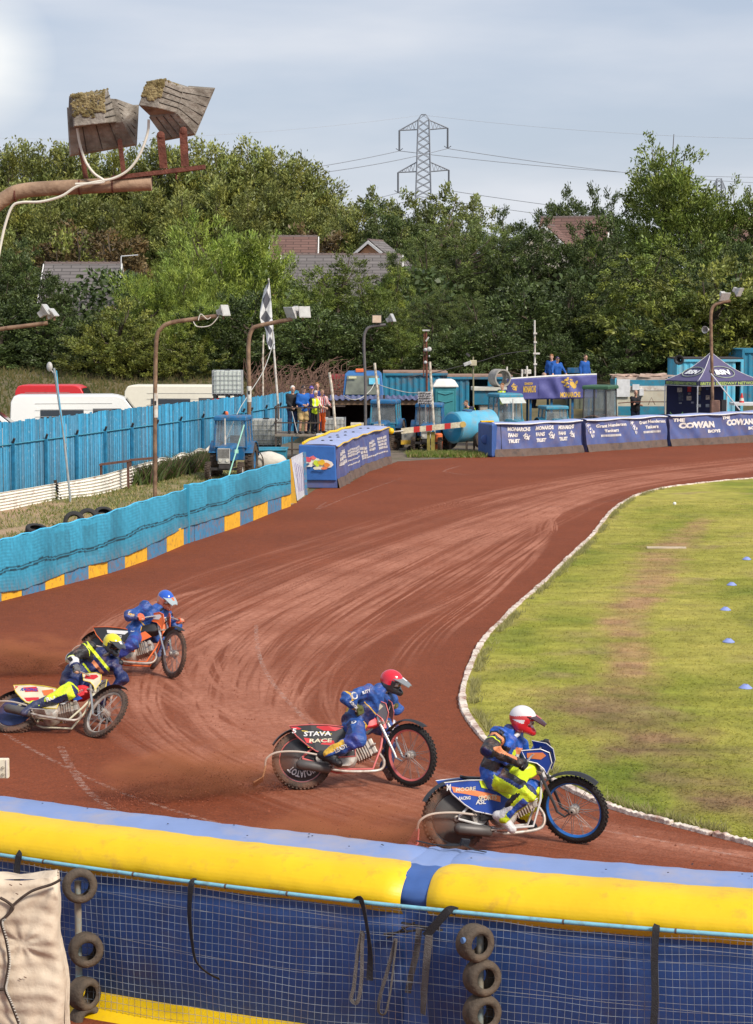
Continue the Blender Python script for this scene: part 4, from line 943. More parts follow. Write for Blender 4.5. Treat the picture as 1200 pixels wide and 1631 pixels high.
for s_ in range(3):
 a, b_ = L0[s_], L0[s_+1]; ln = (b_-a).length; tn = (b_-a)/ln; nn = Vector((tn.y, -tn.x, 0)); d_ = 0
 while d_ < ln:
  w_ = r.uniform(0.13, 0.17); g_ = r.uniform(0.006, 0.02); p0 = a+tn*d_; p1 = a+tn*min(d_+w_, ln); h0 = 2.28+r.uniform(-.03, .03)-0.1*(s_ > 1); o_ = nn*r.uniform(-0.012, 0.012)
  tl_ = r.uniform(-.01, .01); n0 = len(V)
  for z_ in (0.0, h0): V += [tuple(p0+o_+tn*tl_*z_+Vector((0, 0, z_))), tuple(p1+o_+tn*tl_*z_+Vector((0, 0, z_+r.uniform(-.01, .01)))), tuple(p1+o_-nn*.022+tn*tl_*z_+Vector((0, 0, z_))), tuple(p0+o_-nn*.022+tn*tl_*z_+Vector((0, 0, z_)))]
  Fc += [(n0, n0+1, n0+5, n0+4), (n0+1, n0+2, n0+6, n0+5), (n0+2, n0+3, n0+7, n0+6), (n0+3, n0, n0+4, n0+7), (n0+4, n0+5, n0+6, n0+7)]
  k_ = r.uniform(0.55, 1.2); g2_ = r.choice([0, 0, 0, .18, .3]); c = np.array([0.024, 0.25, 0.43])*k_*(1-g2_)+np.array([0.10, 0.09, 0.09])*g2_; c2 = c*0.9+np.array([0.03, 0.03, 0.035])
  Cc += [(*c2, 1)]*4+[(*c, 1)]*4; d_ += w_+g_
fastmesh('planks', np.array(V), np.array(Fc), m_plank, False, root, np.array(Cc))
mb = MB()
for s_ in range(3):
 a, b_ = L0[s_], L0[s_+1]; tn = (b_-a).normalized(); nn = Vector((tn.y, -tn.x, 0)); mb.tube([a+nn*.035+Vector((0, 0, 1.62)), b_+nn*.035+Vector((0, 0, 1.62))], 0.022, 6)
obj('top_rail', mb, M('rail_blue', (0.05, 0.25, 0.36), 0.7, var=0.2), root)
mb = MB(); mk = MB()
for s_ in range(3):
 a, b_ = L0[s_], L0[s_+1]; ln = (b_-a).length; tn = (b_-a)/ln; nn = Vector((tn.y, -tn.x, 0)); d_ = 0.7
 while d_ < ln:
  p0 = a+tn*d_+nn*0.075; mb.box(p0+Vector((0, 0, 0.82)), (0.07, 0.09, 1.64), (0, 0, math.atan2(tn.y, tn.x)))
  mk.box(p0+Vector((0.02, -0.02, 1.72)), (0.07, 0.06, 0.16), (0.5, 0.3, .2)); d_ += 2.35
pieces('post', mb, M('post_blue', (0.02, 0.19, 0.34), 0.75, var=0.25), root); pieces('bracket', mk, M('dark_iron', (0.035, 0.032, 0.035), 0.8), root)
m_white = M('white_van_paint', (0.80, 0.79, 0.76), 0.35, var=0.03, vs=1.0, coat=0.3)
m_glass = M('dark_glass', (0.02, 0.025, 0.03), 0.12, var=0.1, spec=0.8)
m_blackp = M('black_plastic', (0.02, 0.02, 0.022), 0.6)
def van(name, c, rz, m, label, cat='van', Lg=5.4, Hh=2.35, Wd=1.95, cream=False):
 root = empty(name, c, label, cat, 'vans parked behind the blue plank fence', rz)
 side = [(-Lg/2, 0.35), (-Lg/2, 0.9), (-Lg/2+0.05, Hh-0.25), (-Lg/2+0.16, Hh-0.05), (-Lg/2+0.35, Hh), (Lg*0.16, Hh), (Lg*0.20, Hh-0.03), (Lg*0.245, Hh-0.12), (Lg*0.37, 1.30), (Lg*0.46, 1.08), (Lg/2, 0.85), (Lg/2+0.03, 0.38)]
 mb = MB()
 def sec_(y, k_, dz): return [Vector((x*(1-0.01*k_), y, z-(dz if z > 1.2 else 0))) for x, z in side]
 mb.loft([sec_(-Wd/2+.06, 2, .10), sec_(-Wd/2, 0, .06) if False else [Vector((x, -Wd/2+(0.16*max(0, (z-1.1)/(Hh-1.1))), z-0.03*(z > 1.8))) for x, z in side], [Vector((x, -Wd/2+.30, z)) for x, z in side], [Vector((x, Wd/2-.30, z)) for x, z in side], [Vector((x, Wd/2-(0.16*max(0, (z-1.1)/(Hh-1.1))), z-0.03*(z > 1.8))) for x, z in side]][1:])
 obj('body', mb, m, root, local=True, smooth=30, bevel=0.03)
 yy_ = -Wd/2+0.02
 def win(x0, x1, z0, z1, nm='window', x2=None, mt=m_glass):
  mb = MB(); x2 = x1 if x2 is None else x2
  f = lambda z: -Wd/2+0.16*max(0, (z-1.1)/(Hh-1.1))-0.006
  pts = [Vector((x0, f(z0), z0)), Vector((x1, f(z0), z0)), Vector((x2, f(z1), z1)), Vector((x0, f(z1), z1))]; mb.prism(pts, (0, 0.02, 0)); obj(nm, mb, mt, root, local=True)
 win(Lg*0.04, Lg*0.32, 1.28, 1.85, 'cab_window', Lg*0.22); win(-Lg*0.30, -Lg*0.02, 1.30, 1.82, 'side_window')
 mb = MB(); a = (Lg*0.255, Hh-0.16); b_ = (Lg*0.37, 1.33)
 mb.prism([Vector((a[0]+.012, -Wd/2+.24, a[1])), Vector((b_[0]+.012, -Wd/2+.14, b_[1])), Vector((b_[0]+.012, Wd/2-.14, b_[1])), Vector((a[0]+.012, Wd/2-.24, a[1]))], (0.01, 0, 0.01)); obj('windscreen', mb, m_glass, root, local=True)
 for i, x in enumerate((-Lg*0.30, Lg*0.33)):
  for y_ in (-Wd/2+.1, Wd/2-.1):
   o = obj('wheel', tyre_mb((x, y_, 0.34), (0, 1, 0), 0.34, 0.2, 0.22), m_tyd, root, local=True, smooth=50)
   mb = MB(); mb.lathe((x, y_, .34), (0, 1, 0), [(-.08, .0), (-.08, .19), (.08, .19), (.08, 0)], 16); obj('rim', mb, M('steel_rim', (0.3, 0.3, 0.3), 0.4, metal=.7), o, local=True)
 mb = MB()
 for k_ in range(3): mb.box((-.5, -Wd/2+.16*max(0, (1.55+.22*k_-1.1)/(Hh-1.1))-.004, 1.55+.25*k_), (Lg*.5, .008, .012))
 pieces('body_seam', mb, M('van_seam', (0.45, 0.44, 0.42), 0.6), root, local=True)
 mb = MB(); mb.box((Lg/2+.02, 0, .5), (.1, Wd-.1, .25)); obj('bumper', mb, m_blackp, root, local=True, bevel=.03)
 return root
van('white_van', (-11.3, 81, 0), R(6), m_white, 'long white panel van parked lower left behind the blue plank fence', Lg=5.9, Hh=2.38)
van('white_van', (-15.6, 77.5, 0), R(8), m_white, 'white van with only its roof showing at the left edge', Lg=5.6, Hh=1.98)
van('cream_van', (-8.0, 92, 0), R(-4), M('cream_paint', (0.80, 0.75, 0.62), .35, var=.03), 'cream panel van behind the tall lamp pole', Lg=6.2, Hh=2.05+.35)
van('red_van', (-14.1, 93, 0), R(-2), M('red_paint', (0.60, 0.025, 0.03), .35, var=.04), 'red van whose roof shows above the white van', Lg=4.0, Hh=2.38)
m_pole = M('rusty_brown_pole', (0.27, 0.17, 0.105), 0.75, var=0.25, vs=4, bump=0.3, dirt=(0.12, 0.06, 0.035, 1), da=0.8, ds=3, dth=0.5)
m_polew = M('white_pole_paint', (0.66, 0.63, 0.57), 0.7, var=0.1, dirt=(0.3, 0.17, 0.1, 1), da=0.6, ds=5)
m_lampw = M('white_lamp_metal', (0.52, 0.51, 0.49), 0.6, var=0.15, vs=8, dirt=(0.24, 0.22, 0.2, 1), da=0.7, ds=9)
m_lglass = M('lamp_glass', (0.5, 0.5, 0.48), 0.15, spec=0.8)
def flood(c, yaw, pitch, sz, root, m=None, mg=None):
 m = m or m_lampw; Rm = Euler((pitch, 0, yaw)).to_matrix(); c = Vector(c)
 T_ = lambda p: c+Rm @ (Vector(p)*sz*.9)
 def rect(w_, h_, y_): return [T_((-w_/2, y_, -h_/2)), T_((w_/2, y_, -h_/2)), T_((w_/2, y_, h_/2)), T_((-w_/2, y_, h_/2))]
 mb = MB(); mb.loft([rect(.45, .42, .42), rect(.5, .45, .12), rect(1.0, .85, -.28), rect(1.06, .9, -.30), rect(1.06, .9, -.36)]); o = obj('lamp', mb, m, root, bevel=.01)
 mb = MB(); mb.prism(rect(.92, .76, -.365), Rm @ Vector((0, -.006, 0))); obj('lens', mb, mg or m_lglass, o)
 mb = MB(); mb.box(T_((0, 0, -.42)), (.05, .05, .35*sz)); obj('lamp_bracket', mb, m_pole, o)
 return o
def polepath(px, d): return spline([tuple(P(a, b_, d)) for a, b_ in px], 6)
def mast(label, base, px, d, r_, m, lamps, group='floodlights on bent poles', bands=()):
 b0 = Vector((P(*base, d).x, d, 0)); root = empty('floodlight_mast', b0, label, 'floodlight', group)
 C = [b0]+polepath(px, d); mb = MB(); mb.tube(C, r_, 12); obj('pole', mb, m, root, smooth=True)
 for (a, b_) in bands:
  pa, pb = P(*a, d), P(*b_, d); mb = MB(); mb.cyl(pa, pb, r_*1.12, n=12); obj('white_band', mb, m_polew, root)
  mb = MB(); cc = pa.lerp(pb, .6); mb.box(cc+Vector((0, -r_*1.15, 0)), (r_*.9, .02, .12)); obj('label_plate', mb, m_blackp, root)
 for q in lamps: flood(P(q[0], q[1], d+(q[6] if len(q) > 6 else 0)), q[2], q[3], q[4], root, *(q[5] if len(q) > 5 and q[5] else ()))
 return root
mast('brown floodlight mast with one grey lamp standing on the verge left of the tractor', (247, 790), [(247, 640), (249, 545), (256, 524), (272, 514), (310, 508), (346, 503)], 61.4, 0.062, m_pole, [(354, 496, R(60), R(-15), .42)], bands=[((248, 665), (248, 626))])
r2_ = mast('brown floodlight mast with twin pale lamps beside the blue tractor', (397, 745), [(397, 620), (396, 550), (401, 526), (412, 519), (440, 513), (466, 508)], 73.9, 0.075, m_pole, [(467, 495, R(-50), R(25), .55), (482, 498, R(35), R(-10), .5)], bands=[((397, 640), (397, 615))])
m_led = M('led_black', (.03, .03, .03), .5); m_ledg = M('led_glass', (.62, .48, .36), .2)
mast('slim grey floodlight mast with a black square lamp, behind the blue air fence block', (583, 700), [(582, 600), (580, 545), (583, 527), (592, 520), (615, 517)], 80, 0.055, M('grey_pole', (0.12, 0.11, 0.11), 0.6, var=.2), [(600, 508, R(5), R(0), .40, (m_led, m_ledg)), (622, 508, R(75), R(-25), .42)])
mast('tall brown floodlight mast in front of the purple gazebo, two lamps on top', (1136, 700), [(1135, 600), (1133, 520), (1134, 495), (1140, 485), (1152, 481), (1164, 479)], 89.6, 0.07, m_pole, [(1153, 470, R(20), R(30), .5), (1175, 463, R(60), R(25), .5)])
mast('floodlight arm with two white lamp cases reaching in from the left edge', (-60, 700), [(-60, 600), (-56, 550), (-45, 533), (0, 524), (40, 519), (76, 514)], 50, 0.05, m_pole, [(70, 497, R(80), R(-35), .38), (82, 501, R(75), R(-40), .30)])
mb = MB(); mb.tube(polepath([(336, 505), (330, 508), (320, 500), (316, 510)], 61.3), .015, 5); mb.tube(polepath([(349, 503), (335, 518), (315, 520), (308, 512)], 61.3), .015, 5)
pieces('cable', mb, m_polew, [o for o in bpy.data.objects if o.name.startswith('floodlight_mast')][1])
root = empty('leaning_pole', (P(112, 755, 60).x, 60, 0), 'thin leaning grey pole with a small lamp in front of the blue plank fence', 'lamp pole')
mb = MB(); mb.tube([Vector((P(112, 755, 60).x, 60, 0)), P(100, 680, 60), P(86, 586, 60)], .035, 8); obj('pole', mb, M('galv_pole', (.3, .33, .34), .6, var=.2), root)
mb = MB(); mb.tube([P(105, 705, 59.9), P(96, 650, 59.9), P(90, 590, 59.9)], .014, 6); obj('conduit', mb, m_netedge, root)
mb = MB(); mb.ball(P(79, 584, 60), .11, 12, 8, sc=(.8, .8, 1.3)); obj('lamp', mb, m_lampw, root, smooth=True)
mb = MB(); mb.tube([P(82, 590, 60), P(86, 594, 60)], .02, 5); obj('lamp_arm', mb, m_lampw, root)
# ================================================================ people (standing) builder
SK = M('skin', (0.56, 0.31, 0.21), 0.6, var=0.06, vs=20)
m_eye = M('eye_dark', (.03, .02, .02), .3); m_lip = M('lips', (.40, .14, .11), .6)
def cloth(name, c): return M('cloth_'+name, c, 0.85, var=0.12, vs=9, bump=0.4, bs=18)
def person(pos, rz, label, top, legs, hair, h=1.76, hands=None, shorts=False, vest=None, cap=None, lean=0.0, stripes=None, shoe=(0.03, .03, .03), glasses=False, group=None, hood=None):
 s = h/1.78; lo = Vector
 root = None
 hip = 0.93; pel = np.array([0, 0, .96]); ch = np.array([0, -.02-.30*math.sin(lean), .96+.36*math.cos(lean)]); nk = np.array([0, -.03-.48*math.sin(lean), .96+.52*math.cos(lean)])
 hd = nk+np.array([0, -.045-.1*math.sin(lean), .165])
 J = {}
 for sg, k in ((-1, 'R'), (1, 'L')):
  J['sh'+k] = nk+np.array([sg*.185, .01, -.055]); J['hp'+k] = np.array([sg*.10, 0, .92]); J['kn'+k] = np.array([sg*.115, -.03, .50]); J['an'+k] = np.array([sg*.12, .02, .09]); J['to'+k] = np.array([sg*.15, -.13, .045])
  J['wr'+k] = np.array((hands or {}).get(k, (sg*.28, -.08, .84)), float)
  a, w = J['sh'+k], J['wr'+k]; d = w-a; L_ = np.linalg.norm(d); L_ = min(L_, .535)
  w = a+d/np.linalg.norm(d)*L_; J['wr'+k] = w; m_ = (a+w)/2; q = math.sqrt(max(.0004, .275**2-(L_/2)**2)); dn = d/np.linalg.norm(d)
  pole = np.array([sg*.5, .6, -.5]); pole = pole-dn*(pole@dn); pole /= np.linalg.norm(pole); J['el'+k] = m_+pole*q
 f = SDF()
 f.cone(pel+[-.07, 0, 0], ch+[-.08, 0, 0], .115, .13); f.cone(pel+[.07, 0, 0], ch+[.08, 0, 0], .115, .13); f.cone(ch, nk+[0, .01, -.02], .10, .065); f.cone(nk+[0, .01, -.06], hd+[0, .02, -.05], .058, .055)
 f.ell(hd+[0, .012, .03], [.075, .095, .105]); f.cone(hd+[0, -.035, -.06], hd+[0, -.045, -.075], .045, .034); f.cone(hd+[0, -.08, .02], hd+[0, -.103, -.015], .010, .016)
 for sg, k in ((-1, 'R'), (1, 'L')):
  f.cone(hd+[sg*.074, .015, .02], hd+[sg*.082, .022, -.02], .014, .011)
  f.cone(J['sh'+k], J['el'+k], .052, .040); f.cone(J['el'+k], J['wr'+k], .040, .027)
  d = J['wr'+k]-J['el'+k]; d /= np.linalg.norm(d); sd_ = np.cross(d, [0, 1, 0.2]); sd_ /= np.linalg.norm(sd_)+1e-9; pm = J['wr'+k]+d*.07
  f.cone(J['wr'+k]+d*.015, pm, .030, .034); dn = np.array([0, -.3, -1.0]); fd = d*.75+dn*.35; fd /= np.linalg.norm(fd)
  for i in range(4):
   b0 = pm+sd_*(i-1.5)*.021+d*.012; ln = (.062, .075, .072, .055)[i]; f.cone(b0, b0+d*ln*.5, .0105, .0095); f.cone(b0+d*ln*.5, b0+d*ln*.5+fd*ln*.5, .0095, .008)
  f.cone(J['wr'+k]+d*.03-sd_*.028, J['wr'+k]+d*.075-sd_*.05, .012, .010)
  f.cone(J['hp'+k], J['kn'+k], .088, .058); f.cone(J['kn'+k], J['an'+k]+[0, 0, .12], .056, .047); f.cone(J['an'+k]+[0, 0, .12], J['an'+k], .045, .038); f.cone(J['an'+k], J['to'+k], .040, .034)
 V, Q, _ = f.mesh(0.0125, .028, .03); root = fastmesh('person', V*s, Q, SK, True); root.location = pos; root.rotation_euler = (0, 0, rz); tag(root, label, 'person', group)
 def part(n, g, mats, hh=.016, k=.04, wr=.006, col=None, cut=None):
  V, Q, Lb = g.mesh(hh, k, .03, wr, 22, len(bpy.data.objects), cut); mi = col(V[Q].mean(1), Lb[Q[:, 0]]) if col else None
  o = fastmesh(n, V*s, Q, mats, True, None, None, mi); o.parent = root; return o
 g = SDF(); wz = .90
 g.cone(np.array([-.07, 0, wz]), ch+[-.085, 0, 0], .135, .148); g.cone(np.array([.07, 0, wz]), ch+[.085, 0, 0], .135, .148); g.cone(ch, nk+[0, .01, -.045], .13, .075)
 for k in 'RL': g.cone(J['sh'+k], J['el'+k], .070, .058); g.cone(J['el'+k], J['wr'+k]*.93+J['el'+k]*.07, .057, .042)
 for sg in (-1, 1): g.cone(ch+[sg*.08, 0, .03], J['shR' if sg < 0 else 'shL'], .12, .072)
 mts = [cloth(*top)]; col = None
 if vest: mts += [cloth('hi_vis', (0.62, 0.78, 0.02)), cloth('reflective', (.6, .6, .6))]; col = lambda C, Lb: np.where((np.abs(C[:, 0]) < .2) & (C[:, 2] < nk[2]-.03) & (Lb == 0), np.where((np.abs(C[:, 2]-1.12) < .028) | ((np.abs(np.abs(C[:, 0])-.10) < .02) & (C[:, 2] > 1.1)), 2, 1), 0)
 if stripes: mts += [cloth(*stripes)]; col = lambda C, Lb: ((np.floor(C[:, 0]/.045) % 2) == 0).astype(int)
 part('jacket', g, mts, col=col, cut=lambda X: (wz-.09)-X[..., 2])
 g = SDF()
 for sg, k in ((-1, 'R'), (1, 'L')):
  g.cone(np.array([sg*.06, 0, .94]), J['hp'+k], .128, .118)
  if shorts: g.cone(J['hp'+k], J['kn'+k]+[0, 0, .06], .112, .105)
  else: g.cone(J['hp'+k], J['kn'+k], .108, .080); g.cone(J['kn'+k], J['an'+k]+[0, 0, .03], .080, .066)
 part('shorts' if shorts else 'trousers', g, [cloth(*legs)], cut=(lambda X: .49-X[..., 2]) if shorts else None)
 g = SDF()
 for k in 'RL': g.cone(J['an'+k]+[0, .01, -.02], J['to'+k]+[0, -.01, .0], .052, .045); g.cone(J['an'+k]+[0, .03, -.045], J['to'+k]+[0, 0, -.01], .04, .034)
 part('shoes', g, [M('shoe%g' % shoe[0], shoe, .6)], .014, .03, 0, cut=lambda X: 0.0-X[..., 2])
 g = SDF(); g.ell(hd+[0, .026, .050], [.085, .098, .098])
 cf = hd+np.array([0, -.03, .035])
 part('cap' if cap else 'hair', g, [cloth(*cap) if cap else M('hair_'+hair[0], hair[1], .8, var=.3, vs=40, bump=.5, bs=90)], .011, .02, .003 if not cap else 0, cut=lambda X: np.maximum((hd[2]+(.055 if cap else .048))-X[..., 2]-np.clip((X[..., 1]-hd[1]+.02)*1.6, 0, .10), -.2))
 if cap:
  mb = MB(); c = Vector(hd+[0, -.10, .062])*s; mb.box(c, (.13*s, .10*s, .012), (.25, 0, 0)); obj('cap_peak', mb, cloth(*cap), root, local=True, bevel=.02)
 mb = MB()
 for sg in (-1, 1): mb.ball(Vector(hd+[sg*.03, -.079, .022])*s, .009, 8, 6)
 pieces('eye', mb, m_eye, root, local=True)
 mb = MB(); mb.ball(Vector(hd+[0, -.083, -.052])*s, .02, 8, 6, sc=(1.1, .35, .28)); obj('mouth', mb, m_lip, root, local=True)
 if glasses:
  mb = MB()
  for sg in (-1, 1): mb.tube([Vector(hd+[sg*.031+.022*math.cos(a), -.092, .02+.016*math.sin(a)])*s for a in np.linspace(0, 2*PI, 11)[:-1]], .003, 4, closed=True)
  mb.tube([Vector(hd+[-.01, -.094, .024])*s, Vector(hd+[.01, -.094, .024])*s], .003, 4); mb2 = MB(); mb2.v, mb2.f, mb2.m = mb.v, mb.f, mb.m; obj('glasses', mb2, m_blackp, root, local=True)
 return root
GREYH = ('grey', (.55, .52, .48)); BRN = ('brown', (.10, .06, .035)); BLD = ('thin', (.38, .26, .19))
Bj = ('royal_blue', (.012, .09, .36))
# ================================================================ machinery
m_tb = M('tractor_blue', (0.012, 0.13, 0.30), 0.45, var=0.15, vs=3, dirt=(0.16, 0.11, 0.07, 1), da=0.6, ds=4, dth=.57)
m_tb2 = M('tractor_light_blue', (0.03, 0.24, 0.36), 0.5, var=0.15, vs=3, dirt=(0.18, 0.13, 0.09, 1), da=0.5, ds=4, dth=.58)
m_tgrn = M('tractor_green', (0.045, 0.115, 0.06), 0.5, var=.15); m_tbrn = M('tractor_brown', (.17, .09, .06), .7, var=.2)
m_mud = M('muddy_rubber', (0.075, 0.052, 0.038), 0.9, var=.3, vs=6, bump=.6, bs=14); m_grille = M('pale_grille', (.50, .49, .46), .5, var=.15, vs=20)
m_cabgl = M('cab_glass', (0.30, 0.33, 0.34), 0.1, var=.3, vs=3, alpha=0.42, spec=.8); m_dkm = M('dark_metal', (.05, .045, .045), .7, var=.3)
m_red = M('signal_red', (.55, .03, .025), .5, var=.1); m_orng = M('orange_plastic', (.78, .17, .05), .5, var=.08)
def wheel(root, c, R_, w_, rimc, local=True):
 mb = tyre_mb(c, (0, 1, 0), R_, R_*.58, w_, n=32)
 for k in range(22):
  a = 2*PI*k/22
  for sg in (-1, 1): mb.box(Vector(c)+Vector((R_*math.cos(a+.05*sg), sg*w_*.25, R_*math.sin(a+.05*sg))), (.05, w_*.5, .05), Euler((0, -a, .35*sg)).to_matrix())
 o = obj('wheel', mb, m_mud, root, local=local, smooth=40)
 mb = MB(); mb.lathe(c, (0, 1, 0), [(-w_*.32, .02), (-w_*.34, R_*.2), (-w_*.22, R_*.45), (-w_*.36, R_*.56), (w_*.36, R_*.56), (w_*.22, R_*.45), (w_*.34, R_*.2), (w_*.32, .02)], 20); obj('rim', mb, rimc, o, local=local, smooth=30)
def tractor(pos, rz, label, body=None, cabc=None, roofc=None, z=0, cabh=2.45, beacon=True, rust=False, stack=True, cabw=1.35, visor=False, hoodl=1.45, sc=.82, group='tractors parked around the pits'):
 body = body or m_tb; cabc = cabc or body; roofc = roofc or body
 r_ = empty('tractor', Vector(pos)+Vector((0, 0, z)), label, 'tractor', group, rz); r_.scale = (sc,)*3
 def o_(n, mb, m, **k): return obj(n, mb, m, r_, local=True, **k)
 mb = MB(); mb.loft([[Vector((x, y*w_, zz_)) for y, zz_ in ((-1, z0), (1, z0), (1, z1-.10), (.75, z1), (-.75, z1), (-1, z1-.10))] for x, w_, z0, z1 in ((.35, .34, .75, 1.42), (.35+hoodl*.7, .33, .75, 1.38), (.35+hoodl, .31, .78, 1.33))])
 o_('hood', mb, body, bevel=.02)
 mb = MB(); mb.box((.35+hoodl+.012, 0, .98), (.03, .50, .62)); g = o_('grille', mb, m_grille, bevel=.01)
 mb = MB()
 for k in range(9): mb.box((.35+hoodl+.032, -.2+.05*k, 1.08), (.012, .02, .36))
 pieces('grille_bar', mb, m_dkm, g, local=True)
 mb = MB()
 for y in (-.14, .14): mb.cyl((.35+hoodl+.02, y, .80), (.35+hoodl+.06, y, .80), .062, n=14)
 pieces('headlight', mb, M('headlight_glass', (.7, .68, .6), .2), g, local=True)
 mb = MB(); mb.box((.35+hoodl*.5, 0, .62), (hoodl, .42, .3)); mb.box((.35+hoodl-.12, 0, .45), (.12, 1.2, .1)); o_('chassis', mb, m_dkm)
 w2 = cabw/2; x0, x1 = -.85, .42
 mb = MB()
 mb.box((-.2, 0, 1.0), (1.25, cabw*.86, .55)); o_('cab_base', mb, cabc, bevel=.02)
 zt = cabh-.12
 for a, b_ in (((x1, -w2, 1.2), (x1-.05, -w2+.06, zt)), ((x1, w2, 1.2), (x1-.05, w2-.06, zt)), ((x0, -w2, 1.2), (x0+.02, -w2+.06, zt)), ((x0, w2, 1.2), (x0+.02, w2-.06, zt)), ((-.25, -w2-.0, 1.2), (-.25, -w2+.06, zt)), ((-.25, w2, 1.2), (-.25, w2-.06, zt))):
  mb = MB(); mb.tube([a, b_], .042, 6, up=(1, 0, 0)); o_('cab_pillar', mb, cabc)
 for y in (-1, 1):
  mb = MB(); mb.tube([(x0, y*w2, 1.25), (x1, y*w2, 1.25)], .035, 6); o_('cab_sill', mb, cabc)
 for x in (x0, x1):
  mb = MB(); mb.tube([(x, -w2, 1.25), (x, w2, 1.25)], .035, 6); o_('cab_sill', mb, cabc)
 def pane(p4):
  mb = MB(); mb.add(p4, [(0, 1, 2, 3)]); o_('window', mb, m_cabgl)
 pane([(x1, -w2, 1.26), (x1, w2, 1.26), (x1-.05, w2-.06, zt), (x1-.05, -w2+.06, zt)]); pane([(x0, -w2, 1.26), (x0, w2, 1.26), (x0+.02, w2-.06, zt), (x0+.02, -w2+.06, zt)])
 for y in (-1, 1): pane([(x0, y*w2, 1.26), (x1, y*w2, 1.26), (x1-.05, y*(w2-.06), zt), (x0+.02, y*(w2-.06), zt)])
 mb = MB(); mb.loft([[Vector((x, y, z_)) for x, y in ((x0-.08, -w2), (x1+.1, -w2), (x1+.1, w2), (x0-.08, w2))] for z_ in (zt, zt+.15)]+[[Vector((x*.93-.02, y*.9, zt+.2)) for x, y in ((x0-.08, -w2), (x1+.1, -w2), (x1+.1, w2), (x0-.08, w2))]]); o_('roof', mb, roofc, bevel=.03)
 if visor: mb = MB(); mb.add([(x1+.06, -w2, zt+.02), (x1+.06, w2, zt+.02), (x1+.45, w2, zt-.28), (x1+.45, -w2, zt-.28)], [(0, 1, 2, 3)]); o = o_('visor', mb, M('pale_visor', (.55, .58, .55), .3, alpha=.9));
 if beacon: mb = MB(); mb.lathe((x0+.25, -.35, zt+.18), (0, 0, 1), [(0, .06), (.02, .075), (.12, .07), (.16, .03)], 12, cap=True); o_('beacon', mb, m_orng, smooth=True)
 if stack: mb = MB(); mb.cyl((.95, -.12, 1.35), (.95, -.12, 1.75), .045, n=10); mb.cyl((.95, -.12, 1.75), (.95, -.12, 2.45), .028, n=8); o_('exhaust_stack', mb, M('pale_exhaust', (.55, .5, .44), .6, var=.2), smooth=True)
 for y in (-1, 1):
  wheel(r_, (-.35, y*.72, .68), .68, .34, m_tbrn if rust else body); wheel(r_, (.35+hoodl-.12, y*.66, .36), .36, .2, m_tbrn if rust else m_grille)
  mb = MB(); mb.loft([[Vector((-.35+rr_*math.cos(a), y*.72+q, .68+rr_*math.sin(a))) for q, rr_ in ((-.2, .76), (.2, .76), (.2, .80), (-.2, .80))] for a in np.linspace(R(25), R(170), 9)]); o_('mudguard', mb, body)
 mb = MB(); mb.tube([(.2+.17*math.cos(a)*.4-.02, .17*math.sin(a), 1.5+.17*math.cos(a)) for a in np.linspace(0, 2*PI, 17)[:-1]], .014, 5, closed=True); o_('steering_wheel', mb, m_blackp)
 mb = MB(); mb.box((-.45, 0, 1.25), (.4, .42, .1)); mb2 = MB(); mb2.box((-.62, 0, 1.48), (.1, .42, .4)); s_ = o_('seat', mb, m_blackp, bevel=.03); obj('seat_back', mb2, m_blackp, s_, local=True, bevel=.03)
 return r_
tz = lambda y, x=0: float(hz(np.array(x), np.array(y)))
tractor((-4.85, 69.6, 0), R(-97), 'blue tractor with orange beacon parked on the verge beside the brown mast', beacon=True)
tractor((.35, 85.5, 0), R(-100), 'blue tractor in the dark shed mouth behind the blue air fence block', cabc=m_tb2, stack=True, cabh=2.35, beacon=False)
tractor((2.15, 84.0, 0), R(-96), 'blue tractor behind the striped barrier, pale exhaust before its window', body=m_tb, cabc=m_tb, stack=True, cabh=2.25, beacon=False)
tractor((5.45, 86.6, 0), R(-68), 'light blue tractor with a pale sun visor behind the long far air fence', body=m_tb2, beacon=False, visor=True, stack=True, cabh=2.62)
tractor((7.6, 88.5, 0), R(-75), 'low blue tractor with a flat roof below the banner platform', body=m_tb2, beacon=False, stack=False, cabh=2.05, sc=.76)
tractor((9.75, 88.8, 0), R(-25), 'brown tractor with a dark green cab roof behind the right air fence', body=m_tbrn, cabc=m_dkm, roofc=m_tgrn, beacon=False, stack=False, cabh=2.95, cabw=1.7)
root = empty('farm_machine', G(672, 718), 'old low yellow and grey machine with muddy wheels behind the striped barrier', 'machine'); yD = G(672, 718).y
def bxp(x0_, y0_, x1_, y1_, d, dep): a, b_ = P(x0_, y1_, d), P(x1_, y0_, d); return ((a.x+b_.x)/2, d+dep/2, (a.z+b_.z)/2), (b_.x-a.x, dep, b_.z-a.z)
mb = MB(); mb.box(*bxp(640, 686, 663, 704, yD, .5)); obj('counterweight', mb, M('dusty_grey', (.24, .23, .21), .8, var=.25), root, bevel=.02)
mb = MB(); mb.box(*bxp(639, 701, 661, 708, yD-.04, .3)); obj('bumper', mb, M('worn_yellow', (.60, .36, .03), .7, var=.2, dirt=(.2, .12, .07, 1), da=.7, ds=8), root)
mb = MB(); mb.cyl(P(648, 692, yD-.02), P(648, 692, yD-.06), .05, n=12); obj('headlight', mb, m_cabgl, root)
for (px, py, R_, w_, ax) in ((627, 709, .27, .2, (0.6, -1, 0)), (656, 717, .2, .3, (0.1, -1, 0)), (678, 704, .28, .16, (-1, -.4, 0)), (714, 700, .40, .25, (.25, -1, 0))):
 c = P(px, py, yD+.4); mb = tyre_mb(c, ax, R_, R_*.55, w_); o = obj('wheel', mb, m_mud, root, smooth=40)
 mb = MB(); mb.lathe(c, ax, [(-.04, .01), (-.05, R_*.2), (.0, R_*.4), (-.06, R_*.54), (.05, R_*.54)], 16); obj('rim', mb, M('rusty_rim', (.36, .22, .14), .8, var=.3), o, smooth=40)
